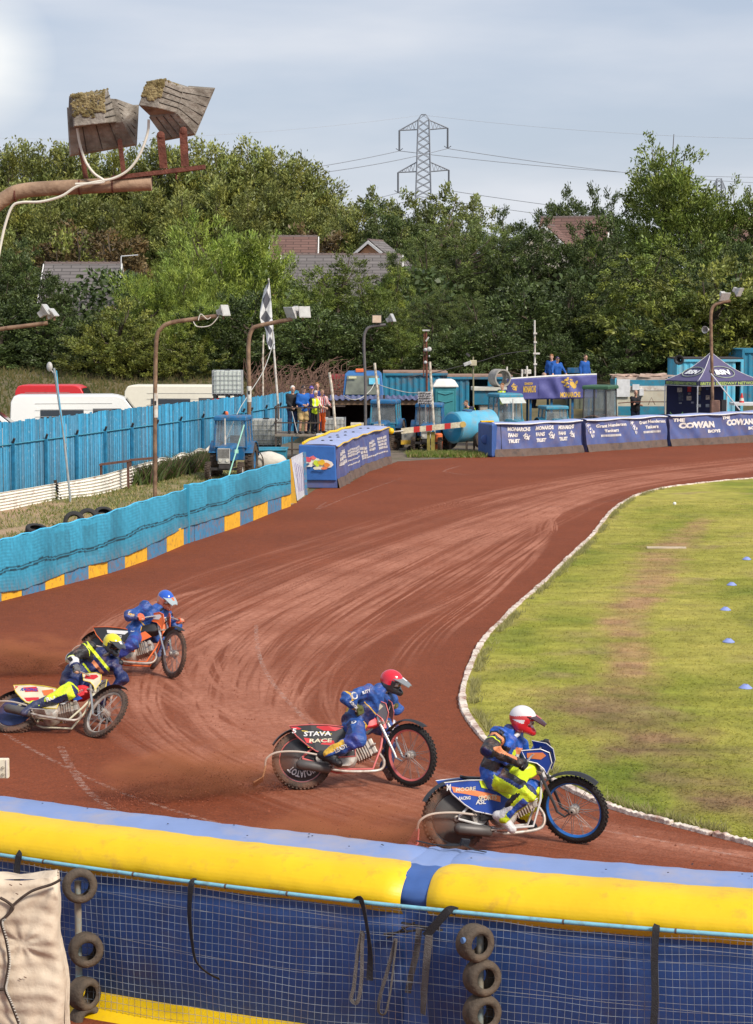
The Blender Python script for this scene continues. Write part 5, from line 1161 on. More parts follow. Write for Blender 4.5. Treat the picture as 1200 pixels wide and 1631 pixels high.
mb = MB(); mb.tube([P(665, 700, yD+.2), P(690, 695, yD+.3), P(706, 690, yD+.5)], .06, 6); mb.tube([P(668, 712, yD+.1), P(684, 705, yD+.3), P(690, 690, yD+.3)], .035, 6); obj('frame', mb, M('muddy_yellow', (.30, .22, .06), .8, var=.35), root)
root = empty('barrier_gate', G(690, 722), 'red and white striped barrier pole on timber posts across the pit entrance', 'barrier'); yB = G(690, 722).y
a, b_ = P(616, 689, yB), P(738, 676, yB); mb = MB(); K_ = 12
mb.tube([a, a.lerp(b_, .22)], .03, 8); obj('thin_end', mb, m_polew, root)
for i in range(2, K_):
 mb = MB(); p, q = a.lerp(b_, .03+i/K_*.97), a.lerp(b_, .03+(i+1)/K_*.97); dz = Vector((0, 0, .11)); dy_ = Vector((0, .05, 0))
 mb.hexa([p-dz, q-dz, q-dz+dy_, p-dz+dy_, p+dz, q+dz, q+dz+dy_, p+dz+dy_]); obj('stripe', mb, m_red if i in (4, 6, 9) else M('cream_stripe', (.70, .62, .45), .6, var=.15, dirt=(.3, .2, .1, 1), da=.5, ds=10), root)
mb = MB(); mb.cyl(b_+Vector((0, -.02, 0)), b_+Vector((0, .07, 0)), .12, n=16); obj('end_disc', mb, M('ochre', (.62, .42, .12), .7, var=.2), root)
for px, w_, m_ in ((683, .12, M('mossy_timber', (.26, .21, .05), .9, var=.3)), (690, .16, M('mossy_timber', (.26, .21, .05)))):
 mb = MB(); t0 = P(px, 688, yB+.1); mb.box((t0.x, yB+.2, t0.z/2), (w_, .1, t0.z)); obj('timber_post', mb, m_, root)
mb = MB(); g0 = G(699, 720); c = P(699, 690, g0.y); mb.lathe((g0.x, g0.y, 0), (0, 0, 1), [(0, .17), (.04, .17), (.05, .14), (.38, .155), (.40, .17), (.43, .155), (c.z-.05, .16), (c.z, .12)], 18, cap=True); tag(obj('orange_drum', mb, m_orng, smooth=30), 'tall faded orange plastic drum standing in the grass under the striped barrier', 'drum')
m_wp = M('chipped_white_post', (.64, .58, .48), .8, var=.25, vs=6, dirt=(.28, .2, .13, 1), da=.8, ds=7, dth=.54)
for px, d, lab in (([(525, 593), (531, 640), (538, 696)], 77, 'leaning white post between the platform and the dark shed'), ([(597, 578), (602, 630), (608, 690)], 82, 'leaning white post just right of the slim grey mast'), ([(685, 576), (689, 640), (694, 720)], G(694, 719).y, 'tall white post in front of the green toilet cabin'), ([(420, 533), (419, 580), (419, 640)], 86, 'thin white pole left of the chequered flag')):
 mb = MB(); q = [P(a, b_, d) for a, b_ in px]; q[-1].z = min(q[-1].z, 0.0) if px[0][0] != 420 else 0; mb.tube(spline([tuple(v) for v in q], 4), .05 if px[0][0] != 420 else .035, 8); tag(obj('white_post', mb, m_wp, smooth=True), lab, 'post', 'thin white posts around the pits')
m_rope = M('grey_rope', (.48, .48, .44), .8)
for px, d0, d1, lab in (([(597, 610), (590, 622), (575, 634), (560, 636), (548, 630)], 81.8, 77.5, 'slack rope from the leaning white post to the shed'), ([(597, 610), (620, 618), (650, 625), (672, 625), (687, 623)], 81.8, 80, 'rope sagging between two white posts in front of the container'), ([(360, 700), (380, 655), (395, 630), (420, 590), (436, 545)], 73, 86, 'rope rising from the brown mast to the flagpole')):
 mb = MB(); n_ = len(px); mb.tube(spline([tuple(P(a, b_, d0+(d1-d0)*i/(n_-1))) for i, (a, b_) in enumerate(px)], 5), .015, 5); tag(obj('rope', mb, m_rope), lab, 'rope')
mb = MB(); mb.tube([G(362, 800)+Vector((0, 0, .6)), P(389, 677, 68.5)], .02, 5); mb.box(P(377, 719, 66.5), (.12, .03, .12)); tag(obj('green_line', mb, M('mint_rope', (.33, .66, .50), .7)), 'taut pale green line slanting in front of the blue tractor', 'rope')
mb = MB(); q = [(650, 604), (700, 596), (740, 586), (780, 576), (810, 566), (853, 560)]; mb.tube([P(a-10, b_-2, 90) for a, b_ in q], .018, 5); tag(obj('overhead_cable', mb, m_dkm), 'thin overhead cable from the camera pole to the white antenna mast', 'cable')
root = empty('flagpole', (P(445, 690, 87).x, 87, 0), 'tall white flagpole flying a grey and white chequered flag', 'flagpole')
mb = MB(); mb.tube([Vector((P(445, 690, 87).x, 87, 0)), P(443, 645, 87), P(428, 443, 87)], [.055, .05, .03], 8); obj('pole', mb, m_polew, root, smooth=True)
ols = [(429, 445), (421, 461), (418, 475), (415, 492), (414, 505), (416, 514), (421, 518), (424, 530), (425, 545), (429, 556)]; ors = [(429, 446), (431, 461), (432, 475), (433, 490), (434, 505), (435, 514), (436, 525), (437, 535), (438, 546), (438, 556)]
V = []; Fs = []; Mi = []; NV, NU = 60, 16
def intp(l, v): v = v*(len(l)-1); i = min(int(v), len(l)-2); f = v-i; return l[i][0]*(1-f)+l[i+1][0]*f, l[i][1]*(1-f)+l[i+1][1]*f
for j in range(NV+1):
 for i in range(NU+1):
  a, b_ = intp(ols, j/NV), intp(ors, j/NV); u = i/NU; V.append(tuple(P(a[0]*(1-u)+b_[0]*u, a[1]*(1-u)+b_[1]*u, 87-.05+.14*math.sin(u*7+j*.18)*(1-u))))
for j in range(NV):
 for i in range(NU):
  Fs.append((j*(NU+1)+i, j*(NU+1)+i+1, (j+1)*(NU+1)+i+1, (j+1)*(NU+1)+i)); u = i/NU; v = j/NV; a = (u*1.15+v*4.4); b2 = (v*4.4-u*1.15); Mi.append((int(math.floor(a))+int(math.floor(b2))) % 2 if (int(math.floor(a+b2)) % 4 != 9) else 0)
o = fastmesh('flag', np.array(V), np.array(Fs), [M('flag_white', (.72, .72, .72), .8), M('flag_grey', (.10, .10, .12), .8)], True, root, None, Mi)
m_ibc = M('tank_plastic', (.60, .64, .58), .6, var=.08, vs=3); m_cage = M('tank_cage', (.38, .39, .40), .5, metal=.3)
def ibc(cx, d, z0, lab, rz=0, s=1.0, dirty=False):
 root = empty('caged_tank', (cx, d, z0), lab, 'tank', 'white caged liquid tanks', rz)
 mb = MB(); mb.box((0, 0, .66), (1.12*s, .95, .98)); obj('bottle', mb, m_ibc if not dirty else M('dull_tank', (.42, .42, .38), .7, var=.15), root, local=True, bevel=.08)
 mb = MB(); mb.lathe((0, 0, 1.15), (0, 0, 1), [(0, .12), (.04, .12), (.05, .08)], 12, cap=True); obj('lid', mb, m_blackp, root, local=True)
 mb = MB()
 for z_ in np.linspace(.2, 1.14, 6): mb.tube([(-.6*s, -.51, z_), (.6*s, -.51, z_), (.6*s, .51, z_), (-.6*s, .51, z_)], .012, 4, closed=True)
 for x in np.linspace(-.6, .6, 8): mb.tube([(x*s, -.515, .16), (x*s, -.515, 1.16)], .011, 4); mb.tube([(x*s, .515, .16), (x*s, .515, 1.16)], .011, 4)
 for y in np.linspace(-.5, .5, 6): mb.tube([(.605*s, y, .16), (.605*s, y, 1.16)], .011, 4); mb.tube([(-.605*s, y, .16), (-.605*s, y, 1.16)], .011, 4)
 obj('cage', mb, m_cage, root, local=True)
 mb = MB(); mb.box((0, 0, .14), (1.2*s, 1.0, .05));
 for x in (-.5, 0, .5): mb.box((x*s, 0, .055), (.14, 1.0, .11))
 pieces('pallet_piece', mb, m_blackp, root, local=True)
ibc(P(363, 632, 86).x, 86, P(363, 634, 86).z, 'white caged tank raised above the end of the blue plank fence')
ibc(P(424, 690, 79).x, 79, .35, 'dull caged tank behind the brown mast, left of the viewing platform', dirty=True, s=.95)
ibc(P(528, 700, 80).x, 80, .35, 'dull caged tank between the viewing platform and the dark shed', dirty=True, s=.9)
mb = MB(); c = P(363, 640, 86); mb.box((c.x, 86, P(363, 634, 86).z/2), (1.2, 1.0, P(363, 634, 86).z-.01)); tag(obj('crate_stand', mb, m_red, bevel=.02), 'dull red stand under the raised white tank', 'stand')
yP = 77.0; root = empty('viewing_platform', (P(474, 740, yP).x, yP, 0), 'dark steel and timber viewing platform carrying six people', 'platform')
x0_, x1_ = P(444, 690, yP).x, P(503, 690, yP).x; zD = P(474, 691, yP).z; m_stl = M('dark_rusty_steel', (.07, .05, .04), .8, var=.3); m_deck = M('grey_deck', (.22, .18, .14), .85, var=.25, vs=8)
mb = MB(); mb.box(((x0_+x1_)/2, yP+.9, zD-.05), (x1_-x0_+.3, 2.1, .09)); mb.v = mb.v; obj('deck', mb, m_deck, root, bevel=.01)
mb = MB()
for x in (x0_-.1, x1_+.1):
 for y in (yP-.1, yP+1.9): mb.box((x, y, (zD+1.05)/2), (.06, .06, zD+1.05))
mb.box((x1_-.4, yP-.1, zD/2-.05), (.06, .06, zD-.1)); mb.box((x0_+.5, yP-.1, zD/2-.05), (.06, .06, zD-.1))
pieces('post', mb, m_stl, root)
mb = MB()
for z_ in (.42, .98): mb.box(((x0_+x1_)/2, yP-.14, zD+z_), (x1_-x0_+.25, .04, .05)); mb.box((x1_+.14, yP+.9, zD+z_), (.04, 2.0, .05)); mb.box((x0_-.14, yP+.9, zD+z_), (.04, 2.0, .05))
mb.box((x1_+.6, yP+.3, zD+1.02), (1.0, .04, .05)); pieces('rail', mb, m_stl, root)
mb = MB(); mb.box(((x0_+x1_)/2+.2, yP-.14, zD*.45), (x1_-x0_-.1, .05, .06)); mb.box(((x0_+x1_)/2+.2, yP-.14, zD*.2), (x1_-x0_-.1, .05, .06)); pieces('brace', mb, m_stl, root)
mb = MB(); mb.tube([P(465, 655, yP-.2), P(474, 690, yP-.2)], .02, 6); obj('strut', mb, M('pale_strut', (.4, .4, .4), .6), root)
px_at = lambda px, d: P(px, 690, d).x
gP = 'spectators on the viewing platform'
person((px_at(466, 77.3), 77.3, zD), R(20), 'white-haired person in a black jacket and jeans, leftmost on the viewing platform', ('black', (.015, .015, .018)), ('jeans', (.02, .035, .09)), ('white', (.75, .72, .68)), 1.78, {'L': (.12, -.28, 1.05), 'R': (-.1, -.26, 1.0)}, group=gP)
person((px_at(483, 77.15), 77.15, zD), R(28), 'person in a bright blue jacket, dark cap and tan shorts at the platform rail', ('bright_blue', (.01, .11, .42)), ('tan', (.52, .36, .16)), GREYH, 1.79, {'L': (.05, -.30, 1.10), 'R': (-.12, -.26, 1.08)}, shorts=True, cap=('dark_cap', (.02, .02, .025)), group=gP)
person((px_at(496, 78.2), 78.2, zD), R(15), 'person in a purple-blue cap and jacket standing behind the others on the platform', ('violet_blue', (.03, .04, .30)), ('navy', (.012, .015, .04)), BRN, 1.74, cap=('purple_cap', (.10, .07, .35)), group=gP)
person((px_at(505, 78.6), 78.6, zD), R(10), 'tall ginger person at the very back of the viewing platform', ('dark_blue', (.02, .03, .15)), ('navy', (.012, .015, .04)), ('ginger', (.28, .12, .05)), 1.86, group=gP)
person((px_at(502, 77.2), 77.2, zD), R(35), 'person with glasses in a yellow hi-vis vest over black, on the platform', ('charcoal', (.02, .022, .028)), ('black', (.015, .015, .018)), GREYH, 1.60, {'L': (.15, -.30, 1.12), 'R': (-.1, -.28, 1.12)}, vest=True, glasses=True, group=gP)
person((px_at(511, 77.4), 77.4, zD), R(30), 'person in a red and white striped top and orange trousers on the platform', ('white_top', (.66, .64, .62)), ('orange', (.75, .13, .02)), ('fair', (.35, .22, .12)), 1.66, {'L': (.25, -.36, 1.10), 'R': (.0, -.33, 1.05)}, stripes=('red_stripe', (.5, .04, .05)), lean=.15, group=gP)
mb = MB(); c = P(426, 722, 70.5); mb.ball((c.x, 70.8, .42), .42, 24, 16, sc=(1.55, 1.1, .9)); o = obj('white_sack', mb, M('sack_white', (.62, .58, .50), .9, var=.1, bump=.9, bs=5), smooth=True); tag(o, 'bulging white sack tied with dark cord between the tractor and the netting fence', 'sack')
dm = o.modifiers.new('d', 'DISPLACE'); tx = bpy.data.textures.new('c', 'CLOUDS'); tx.noise_scale = .5; dm.texture = tx; dm.strength = .22
mb = MB(); c0 = Vector((c.x, 70.8, .42)); mb.tube([c0+Vector((.5*math.cos(a)*.45-.35, -.44-.05*math.sin(a), .40*math.sin(a))) for a in np.linspace(-1.4, 1.4, 9)], .02, 5); obj('cord', mb, m_cord, o)
for (x0q, y0q, x1q, y1q, d, dep, m_, lab, nm) in ((404, 716, 456, 742, 75, 1.6, m_tb2, 'low blue metal trough behind the white sack', 'trough'), (504, 692, 524, 712, 76, .8, M('pale_block', (.48, .50, .50), .8, var=.2), 'pale grey box in front of the viewing platform', 'box'), (559, 674, 579, 695, 79.5, .6, M('cream_tub', (.58, .52, .42), .8, var=.2), 'cream drum at the mouth of the dark shed', 'drum')):
 mb = MB(); cc_, dd_ = bxp(x0q, y0q, x1q, y1q, d, dep); zt_ = cc_[2]+dd_[2]/2
 w3, d3 = dd_[0], dd_[1]; mb.loft([[Vector((cc_[0]+sx_*w3/2*k_, d+dep/2+sy_*d3/2*k_, z_)) for sx_, sy_ in ((-1, -1), (1, -1), (1, 1), (-1, 1))] for k_, z_ in ((.94, 0), (.98, zt_*.9), (1.04, zt_*.92), (1.04, zt_), (.9, zt_), (.86, zt_*.7))]); tag(obj(nm, mb, m_, bevel=.015), lab, nm)
m_brush = M('dead_brush', (.15, .085, .06), .9, var=.4)
mb = MB(); r = random.Random(8)
for _ in range(420):
 x = r.uniform(P(395, 600, 97).x, P(570, 600, 97).x); y = r.uniform(95, 100); z_ = tz(y, x)+r.uniform(0, 1.2); a = r.uniform(-1.1, 1.1); L_ = r.uniform(.5, 1.9)
 p = Vector((x, y, z_)); mb.tube([p, p+Vector((L_*.5*math.sin(a), .1, L_*.5*math.cos(a)+.1)), p+Vector((L_*math.sin(a+.3), .2, L_*math.cos(a+.3)*.8))], [.035, .02, .008], 3)
tag(obj('brush_heap', mb, m_brush), 'heap of dead brown branches behind the viewing platform', 'branches', kind='stuff')
r = np.random.default_rng(31); n_ = 6000; gx = r.uniform(-22, -3, n_); gy = r.uniform(93, 112, n_)
zz3 = hz(gx, gy); V = np.stack([np.stack([gx-.05, gy, zz3], -1), np.stack([gx+.05, gy, zz3], -1), np.stack([gx+r.normal(0, .12, n_), gy, zz3+r.uniform(.12, .32, n_)], -1)], 1)
cc_ = np.repeat(np.where(r.random((n_, 1, 1)) > .5, np.array([[[.17, .14, .055]]]), np.array([[[.09, .10, .03]]])), 3, 1); o = fastmesh('bank_grass', V.reshape(-1, 3), np.arange(n_*3).reshape(-1, 3), m_blade, False, None, np.concatenate([cc_, np.ones((n_, 3, 1))], -1).reshape(-1, 4)); tag(o, 'long rough grass on the bank behind the vans', 'grass', kind='stuff')
m_cont = M('container_blue', (.018, .19, .31), .6, var=.14, vs=1.5, dirt=(.14, .08, .05, 1), da=.7, ds=1.6, dth=.6); m_contl = M('container_sky', (.10, .48, .68), .6, var=.12, vs=1.5, dirt=(.3, .3, .28, 1), da=.5, ds=2)
m_contr = M('container_red', (.30, .045, .05), .7, var=.2); m_dkin = M('dark_interior', (.012, .010, .010), .9); m_roofr = M('rusty_roof', (.30, .19, .14), .85, var=.3, vs=3)
def container(x0, y0, x1, y1, d, dep, m, lab, door=None, topm=None, rz=0):
 a, b_ = P(x0, y1, d), P(x1, y0, d); w_ = b_.x-a.x; h_ = b_.z-max(a.z, 0 if a.z < .6 else a.z); zb = b_.z-h_
 root = empty('container', ((a.x+b_.x)/2, d+dep/2, zb), lab, 'container', 'steel containers behind the pits', rz)
 def corr(p, q, nn):
  mb = MB(); L_ = (q-p).length; n_ = max(2, int(L_/.14)); t_ = (q-p)/L_; pts = []
  for i in range(n_*2+1):
   s_ = L_*i/(n_*2); off = .0 if (i//1) % 4 in (0, 1) else -.04; pts.append(p+t_*s_+nn*off)
  for i in range(len(pts)-1): mb.add([pts[i], pts[i+1], pts[i+1]+Vector((0, 0, h_)), pts[i]+Vector((0, 0, h_))], [(0, 1, 2, 3)])
  return mb
 X0, X1, Y0, Y1 = -w_/2, w_/2, -dep/2, dep/2
 segs = [(X0, X1)] if not door else [(X0, X0+w_*door[0]), (X0+w_*door[1], X1)]
 for p, q in segs: obj('front_wall', corr(Vector((p, Y0, 0)), Vector((q, Y0, 0)), Vector((0, -1, 0))), m, root, local=True)
 for x, s_ in ((X0, -1), (X1, 1)): obj('side_wall', corr(Vector((x, Y0, 0)), Vector((x, Y1, 0)), Vector((s_, 0, 0))), m, root, local=True)
 obj('back_wall', corr(Vector((X0, Y1, 0)), Vector((X1, Y1, 0)), Vector((0, 1, 0))), m, root, local=True)
 mb = MB(); mb.box((0, 0, h_+.03), (w_+.08, dep+.08, .07)); obj('roof', mb, topm or m, root, local=True)
 mb = MB()
 for x in (X0, X1):
  for y in (Y0, Y1): mb.box((x, y, h_/2), (.12, .12, h_))
 pieces('corner_post', mb, m, root, local=True)
 mb = MB(); mb.box((0, Y0-.03, h_-.06), (w_-.13, .08, .11)); mb.box((0, Y0-.03, .08), (w_-.13, .08, .14)); pieces('beam', mb, m, root, local=True)
 if door:
  mb = MB(); xc = X0+w_*(door[0]+door[1])/2; mb.box((xc, 0, h_/2), (w_*(door[1]-door[0])-.02, dep-.3, h_-.3));
  mb = MB(); mb.box((0, .1, .02), (w_-.2, dep-.3, .03)); obj('floor', mb, m_dkin, root, local=True)
 return root
container(612, 594, 712, 690, 98, 3.2, m_cont, 'long blue steel container behind the lorry cab, rust streaked', topm=m_roofr)
container(714, 600, 816, 690, 97, 3.0, m_cont, 'blue container with a wide open dark doorway behind the toilet cabin', door=(.33, .62), topm=m_roofr)
container(528, 600, 562, 690, 99, 3, m_contr, 'faded red container beside the lorry cab')
container(1079, 572, 1183, 690, 98, 3, m_contl, 'sky blue container cabin behind the purple gazebo', topm=M('dark_roof', (.05, .04, .04), .8), door=(.90, .97))
container(1183, 558, 1330, 660, 101, 4, m_cont, 'tall teal container at the right edge of the pits')
container(905, 618, 985, 690, 99, 2, M('dull_green_panel', (.13, .14, .10), .8, var=.2), 'dull olive panelled unit behind the green-roofed tractor')
root = empty('lean_to_shed', (P(620, 700, 87).x, 89, 0), 'dark open-fronted shed with a brown beam and corrugated roof behind the tractors', 'shed')
a, b_ = P(520, 640, 87.5), P(688, 637, 87.5);
mb = MB(); mb.grid(lambda u, v: Vector((a.x+(b_.x-a.x)*u, 87.3+4.2*v, a.z+.12+.035*math.sin(u*110))), 220, 2); o = obj('roof', mb, M('violet_grey_roof', (.10, .11, .22), .6, var=.2), root); o.modifiers.new('s', 'SOLIDIFY').thickness = .02
mb = MB(); mb.box(((a.x+b_.x)/2, 87.5, a.z-.02), (b_.x-a.x, .12, .2)); obj('beam', mb, M('old_beam', (.20, .12, .07), .85, var=.3), root)
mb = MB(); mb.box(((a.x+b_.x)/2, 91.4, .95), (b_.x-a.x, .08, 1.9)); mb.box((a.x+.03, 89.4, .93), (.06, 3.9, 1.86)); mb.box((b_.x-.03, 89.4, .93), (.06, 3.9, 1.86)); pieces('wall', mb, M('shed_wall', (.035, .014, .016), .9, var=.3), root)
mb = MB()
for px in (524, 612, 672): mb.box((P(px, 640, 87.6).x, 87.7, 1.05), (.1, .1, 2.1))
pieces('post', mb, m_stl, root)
root = empty('lorry', (P(580, 640, 93).x, 93.6, 0), 'old blue lorry whose cab with wide windscreen shows above the shed roof', 'lorry')
m_lor = M('lorry_blue', (.03, .14, .36), .45, var=.12); c0 = P(546, 636, 92.5); c1 = P(612, 592, 92.5)
mb = MB(); w_ = c1.x-c0.x; xs_ = [c0.x, c1.x]; mb.loft([[Vector((xs_[0]+k_, y, z_)), Vector((xs_[1]-k_, y, z_)), Vector((xs_[1]-k_, 94.6, z_)), Vector((xs_[0]+k_, 94.6, z_))] for k_, y, z_ in ((0, 92.5, .6), (0, 92.5, c0.z+.05), (.10, 92.75, c1.z-.12), (.22, 92.95, c1.z))]); obj('cab', mb, m_lor, root, bevel=.04)
mb = MB(); mb.prism([Vector((xs_[0]+.12, 92.46, c0.z+.22)), Vector((xs_[1]-.18, 92.46, c0.z+.22)), Vector((xs_[1]-.24, 92.70, c1.z-.18)), Vector((xs_[0]+.20, 92.70, c1.z-.18))], (0, .03, 0)); w1 = obj('windscreen', mb, M('screen_glass', (.16, .17, .13), .12, var=.5, vs=1.5, spec=.8), root)
mb = MB(); mb.box(P(562, 601, 92.55), (.34, .03, .09)); obj('sticker', mb, M('pale_yellow', (.7, .66, .4), .6), w1)
mb = MB(); mb.prism([P(588, 612, 92.50), P(605, 612, 92.5), P(605, 602, 92.62), P(588, 602, 92.62)], (0, .02, 0)); obj('painted_reflection', mb, M('painted_sky_reflection', (.12, .45, .6), .3), w1)  # flat blue patch that paints a sky reflection onto the windscreen
mb = MB(); mb.box(P(573, 590, 93), (.36, .3, .16)); obj('beacon', mb, m_orng, root, bevel=.03)
for x in (xs_[0]+.3, xs_[1]-.3): wheel(root, (x-root.location.x, -.6, .5), .5, .28, m_dkm)
mb = MB(); mb.box(((xs_[0]+xs_[1])/2, 93.6, .65), (w_*.8, 2.2, .25)); obj('chassis', mb, m_dkm, root)
root = empty('toilet_cabin', (P(710, 690, 94).x, 94.6, .3), 'green portable toilet cabin with a white domed roof', 'toilet cabin'); m_teal = M('toilet_teal', (.035, .22, .25), .5, var=.1)
c0 = P(693, 684, 94); c1 = P(727, 616, 94); xm = (c0.x+c1.x)/2; w_ = c1.x-c0.x
mb = MB(); mb.box((xm, 94.6, (c1.z+.2)/2), (w_, 1.15, c1.z-.2)); obj('walls', mb, m_teal, root, bevel=.04)
mb = MB(); mb.box((xm, 94.02, (c1.z+.2)/2-.05), (w_*.78, .05, c1.z-.5)); dr = obj('door', mb, M('toilet_teal_light', (.05, .27, .30), .5, var=.1), root, bevel=.02)
mb = MB()
for z_ in (c1.z*.42, c1.z*.72, c1.z*.88): mb.tube([(xm-w_*.34, 93.98, z_), (xm, 93.97, z_-.08), (xm+w_*.34, 93.98, z_)], .02, 5)
pieces('door_ridge', mb, m_teal, dr)
z0 = c1.z-.02; mb = MB(); mb.loft([[Vector((xm+sx_*w_*k_, 94.6+sy_*.62*k2, z0+dz)) for sx_, sy_ in ((-1, -1), (0, -1.06), (1, -1), (1, 1), (0, 1.06), (-1, 1))] for k_, k2, dz in ((.61, 1.02, 0), (.60, 1.0, .07), (.44, .8, .30), (.30, .6, .36))]); obj('roof', mb, M('white_dome', (.74, .70, .66), .6, var=.06), root, bevel=.03)
def slab(nm, x0, y0, x1, y1, d, m, th=.03, root=None, **k):
 c_, s_ = bxp(x0, y0, x1, y1, d, th); mb = MB(); mb.box(c_, s_); return obj(nm, mb, m, root, **k)
root = empty('notice_board', (P(677, 700, 83).x, 83, 0), 'white notice board with black handwriting hung beside the tall white post', 'sign')
slab('board', 666, 624, 688, 644, 83, M('board_white2', (.62, .60, .60), .7), .03, root)
r = random.Random(3); mb = MB()
for k in range(5):
 x = 667.0
 while x < 686.5:
  w_ = r.uniform(.6, 2.6); c = P(x+w_/2, 626.5+k*4+r.uniform(-.3, .3), 82.97); mb.box(c, (w_/40, .006, r.uniform(.04, .065)), (0, r.uniform(-.3, .3), 0)); x += w_+r.uniform(.3, .8)
pieces('brush_stroke', mb, m_blackp, root)
mb = MB();
for px in (669, 685): c = P(px, 644, 83.05); mb.box((c.x, 83.05, c.z/2), (.04, .03, c.z))
pieces('stake', mb, m_stl, root)
root = empty('instrument_pole', (P(680, 690, 86).x, 86, 0), 'rusty pole with white instruments and dishes left of the toilet cabin', 'pole')
mb = MB(); mb.tube([Vector((P(681, 690, 86).x, 86, 0)), P(680, 600, 86), P(679, 528, 86)], .05, 6); mb.tube([P(675, 600, 86), P(676, 530, 86)], .025, 5); obj('pole', mb, m_rust, root)
mb = MB(); mb.box(P(679, 526, 86), (.3, .2, .06)); mb.ball(P(684, 556, 85.8), .10, 10, 8, sc=(1, .6, 1)); mb.ball(P(678, 557, 85.8), .08, 10, 8); mb.box(P(681, 540, 85.9), (.06, .05, .22), (0, .6, 0)); mb.ball(P(678, 577, 85.8), .07, 8, 6); mb.ball(P(684, 567, 85.9), .04, 8, 6); pieces('instrument', mb, m_lampw, root, smooth=True)
root = empty('camera_pole', (P(755, 660, 90).x, 90, 0), 'thin pole carrying a white security camera above the open container', 'camera'); mb = MB(); mb.cyl((P(755, 660, 90).x, 90, 0), P(754, 568, 90), .035, n=8); obj('pole', mb, M('olive_pole', (.25, .23, .14), .7), root)
mb = MB(); mb.box(P(745, 579, 89.8), (.34, .16, .15), (0, -.35, 0)); obj('housing', mb, m_lampw, root, bevel=.02); mb = MB(); mb.box(P(754, 578, 89.9), (.30, .2, .24)); obj('junction_box', mb, M('cream_box', (.5, .45, .3), .6), root, bevel=.02)
mb = MB(); mb.box(P(746, 565, 89.9), (.2, .1, .1), (0, .7, 0)); obj('sensor', mb, m_dkm, root)
root = empty('water_tank', (P(742, 715, 83.5).x, 84, 0), 'large round light blue water tank trailer beside the right air fence', 'tank trailer')
cL = P(721, 681, 82.6); ax = Vector((1.55, 1.25, .05)); cR = cL+ax*.98; m_tank = M('tank_sky_blue', (.09, .38, .55), .5, var=.12, vs=2, dirt=(.30, .27, .22, 1), da=.6, ds=1.4, dth=.56)
mb = MB(); mb.lathe(cL, ax, [(-.10, .02), (-.07, .35), (0, .61), (.03, .64), (.06, .62), (ax.length-.06, .62), (ax.length-.02, .64), (ax.length+.06, .35), (ax.length+.10, .02)], 32, cap=True); obj('tank', mb, m_tank, root, smooth=35)
mb = MB(); mb.cyl(cL-ax.normalized()*.085, cL-ax.normalized()*.02, .34, .56, n=28); obj('end_plate', mb, M('tank_end', (.02, .28, .50), .45, var=.1), root, smooth=35)
mb = MB(); mb.lathe(cL.lerp(cR, .4)+Vector((0, 0, .62)), (0, 0, 1), [(-.05, .2), (.06, .2), (.08, .1)], 14, cap=True); obj('filler_hatch', mb, m_tb, root)
mb = MB();
for f in (.15, .8):
 c = cL.lerp(cR, f); mb.box((c.x-.3, c.y, .28), (.08, .1, .56)); mb.box((c.x+.35, c.y, .28), (.08, .1, .56))
pieces('leg', mb, m_stl, root)
mb = tyre_mb(cL.lerp(cR, .55)+Vector((.3, -.6, -.52+.0)), (ax.y, -ax.x, 0), .33, .2, .2); obj('wheel', mb, m_mud, root, smooth=40)
c = P(796, 602, 92); mb = MB(); mb.lathe(c, (.45, -1, 0), [(-.35, .40), (-.35, .34), (.35, .34), (.35, .40)], 28, close=True); tag(obj('concrete_ring', mb, M('concrete', (.32, .30, .27), .9, var=.2)), 'short grey concrete pipe ring standing on the blue hopper', 'pipe')
root = empty('hopper', (P(785, 690, 91.5).x, 92.2, 0), 'blue metal hopper on a pale base, left of the banner platform', 'hopper')
slab('tub', 755, 622, 806, 645, 91.5, m_cont, 1.3, root, bevel=.03); slab('base', 765, 645, 800, 690, 91.6, M('pale_base', (.50, .45, .38), .8, var=.2), 1.2, root); slab('lip', 753, 617, 808, 622, 91.4, M('cream_lip', (.6, .58, .5), .7), 1.5, root)
person((P(757, 690, 86.5).x, 86.5, .35), R(-60), 'person bending forward in navy and hi-vis behind the light blue tank', ('navy', (.02, .03, .10)), ('navy', (.02, .03, .1)), BRN, 1.72, {'L': (.15, -.55, .95), 'R': (-.15, -.55, .9)}, vest=True, lean=.75)
person((P(801, 690, 90.6).x, 90.6, .75), R(-35), 'person in a yellow hi-vis vest standing by the blue hopper and concrete ring', ('dark_blue', (.02, .03, .15)), ('black', (.015, .015, .018)), ('ginger', (.28, .12, .05)), 1.76, vest=True)
yQ = 92.0; root = empty('banner_platform', (P(880, 690, yQ).x, yQ+1, 0), 'raised platform wrapped in a purple banner with gold emblems, people on top', 'platform')
zQ = 1.95; xa, xb = P(809, 600, yQ).x, P(950, 600, yQ).x
mb = MB(); mb.box(((xa+xb)/2, yQ+1.1, zQ-.06), (xb-xa, 2.1, .1)); obj('deck', mb, m_deck, root)
mb = MB()
for x in np.linspace(xa+.1, xb-.1, 5):
 for y in (yQ+.1, yQ+2.1): mb.box((x, y, (zQ-.12)/2), (.1, .1, zQ-.12))
pieces('leg', mb, m_tb, root)
mb = MB(); mb.tube([P(806, 604, yQ), P(880, 599, yQ), P(951, 596.5, yQ)], .05, 8); obj('white_rail', mb, M('rail_white', (.75, .73, .68), .6), root)
mb = MB()
for px, y0 in ((808, 584), (832, 588), (840, 583)): t0 = P(px, y0, yQ); mb.cyl((t0.x, yQ+.06, zQ), (t0.x, yQ+.06, t0.z), .04, n=8)
pieces('white_upright', mb, m_polew, root)
mb = MB(); c = P(840, 592, yQ+.3); mb.box(c, (.35, .25, .2)); obj('white_box', mb, m_polew, root, bevel=.03)
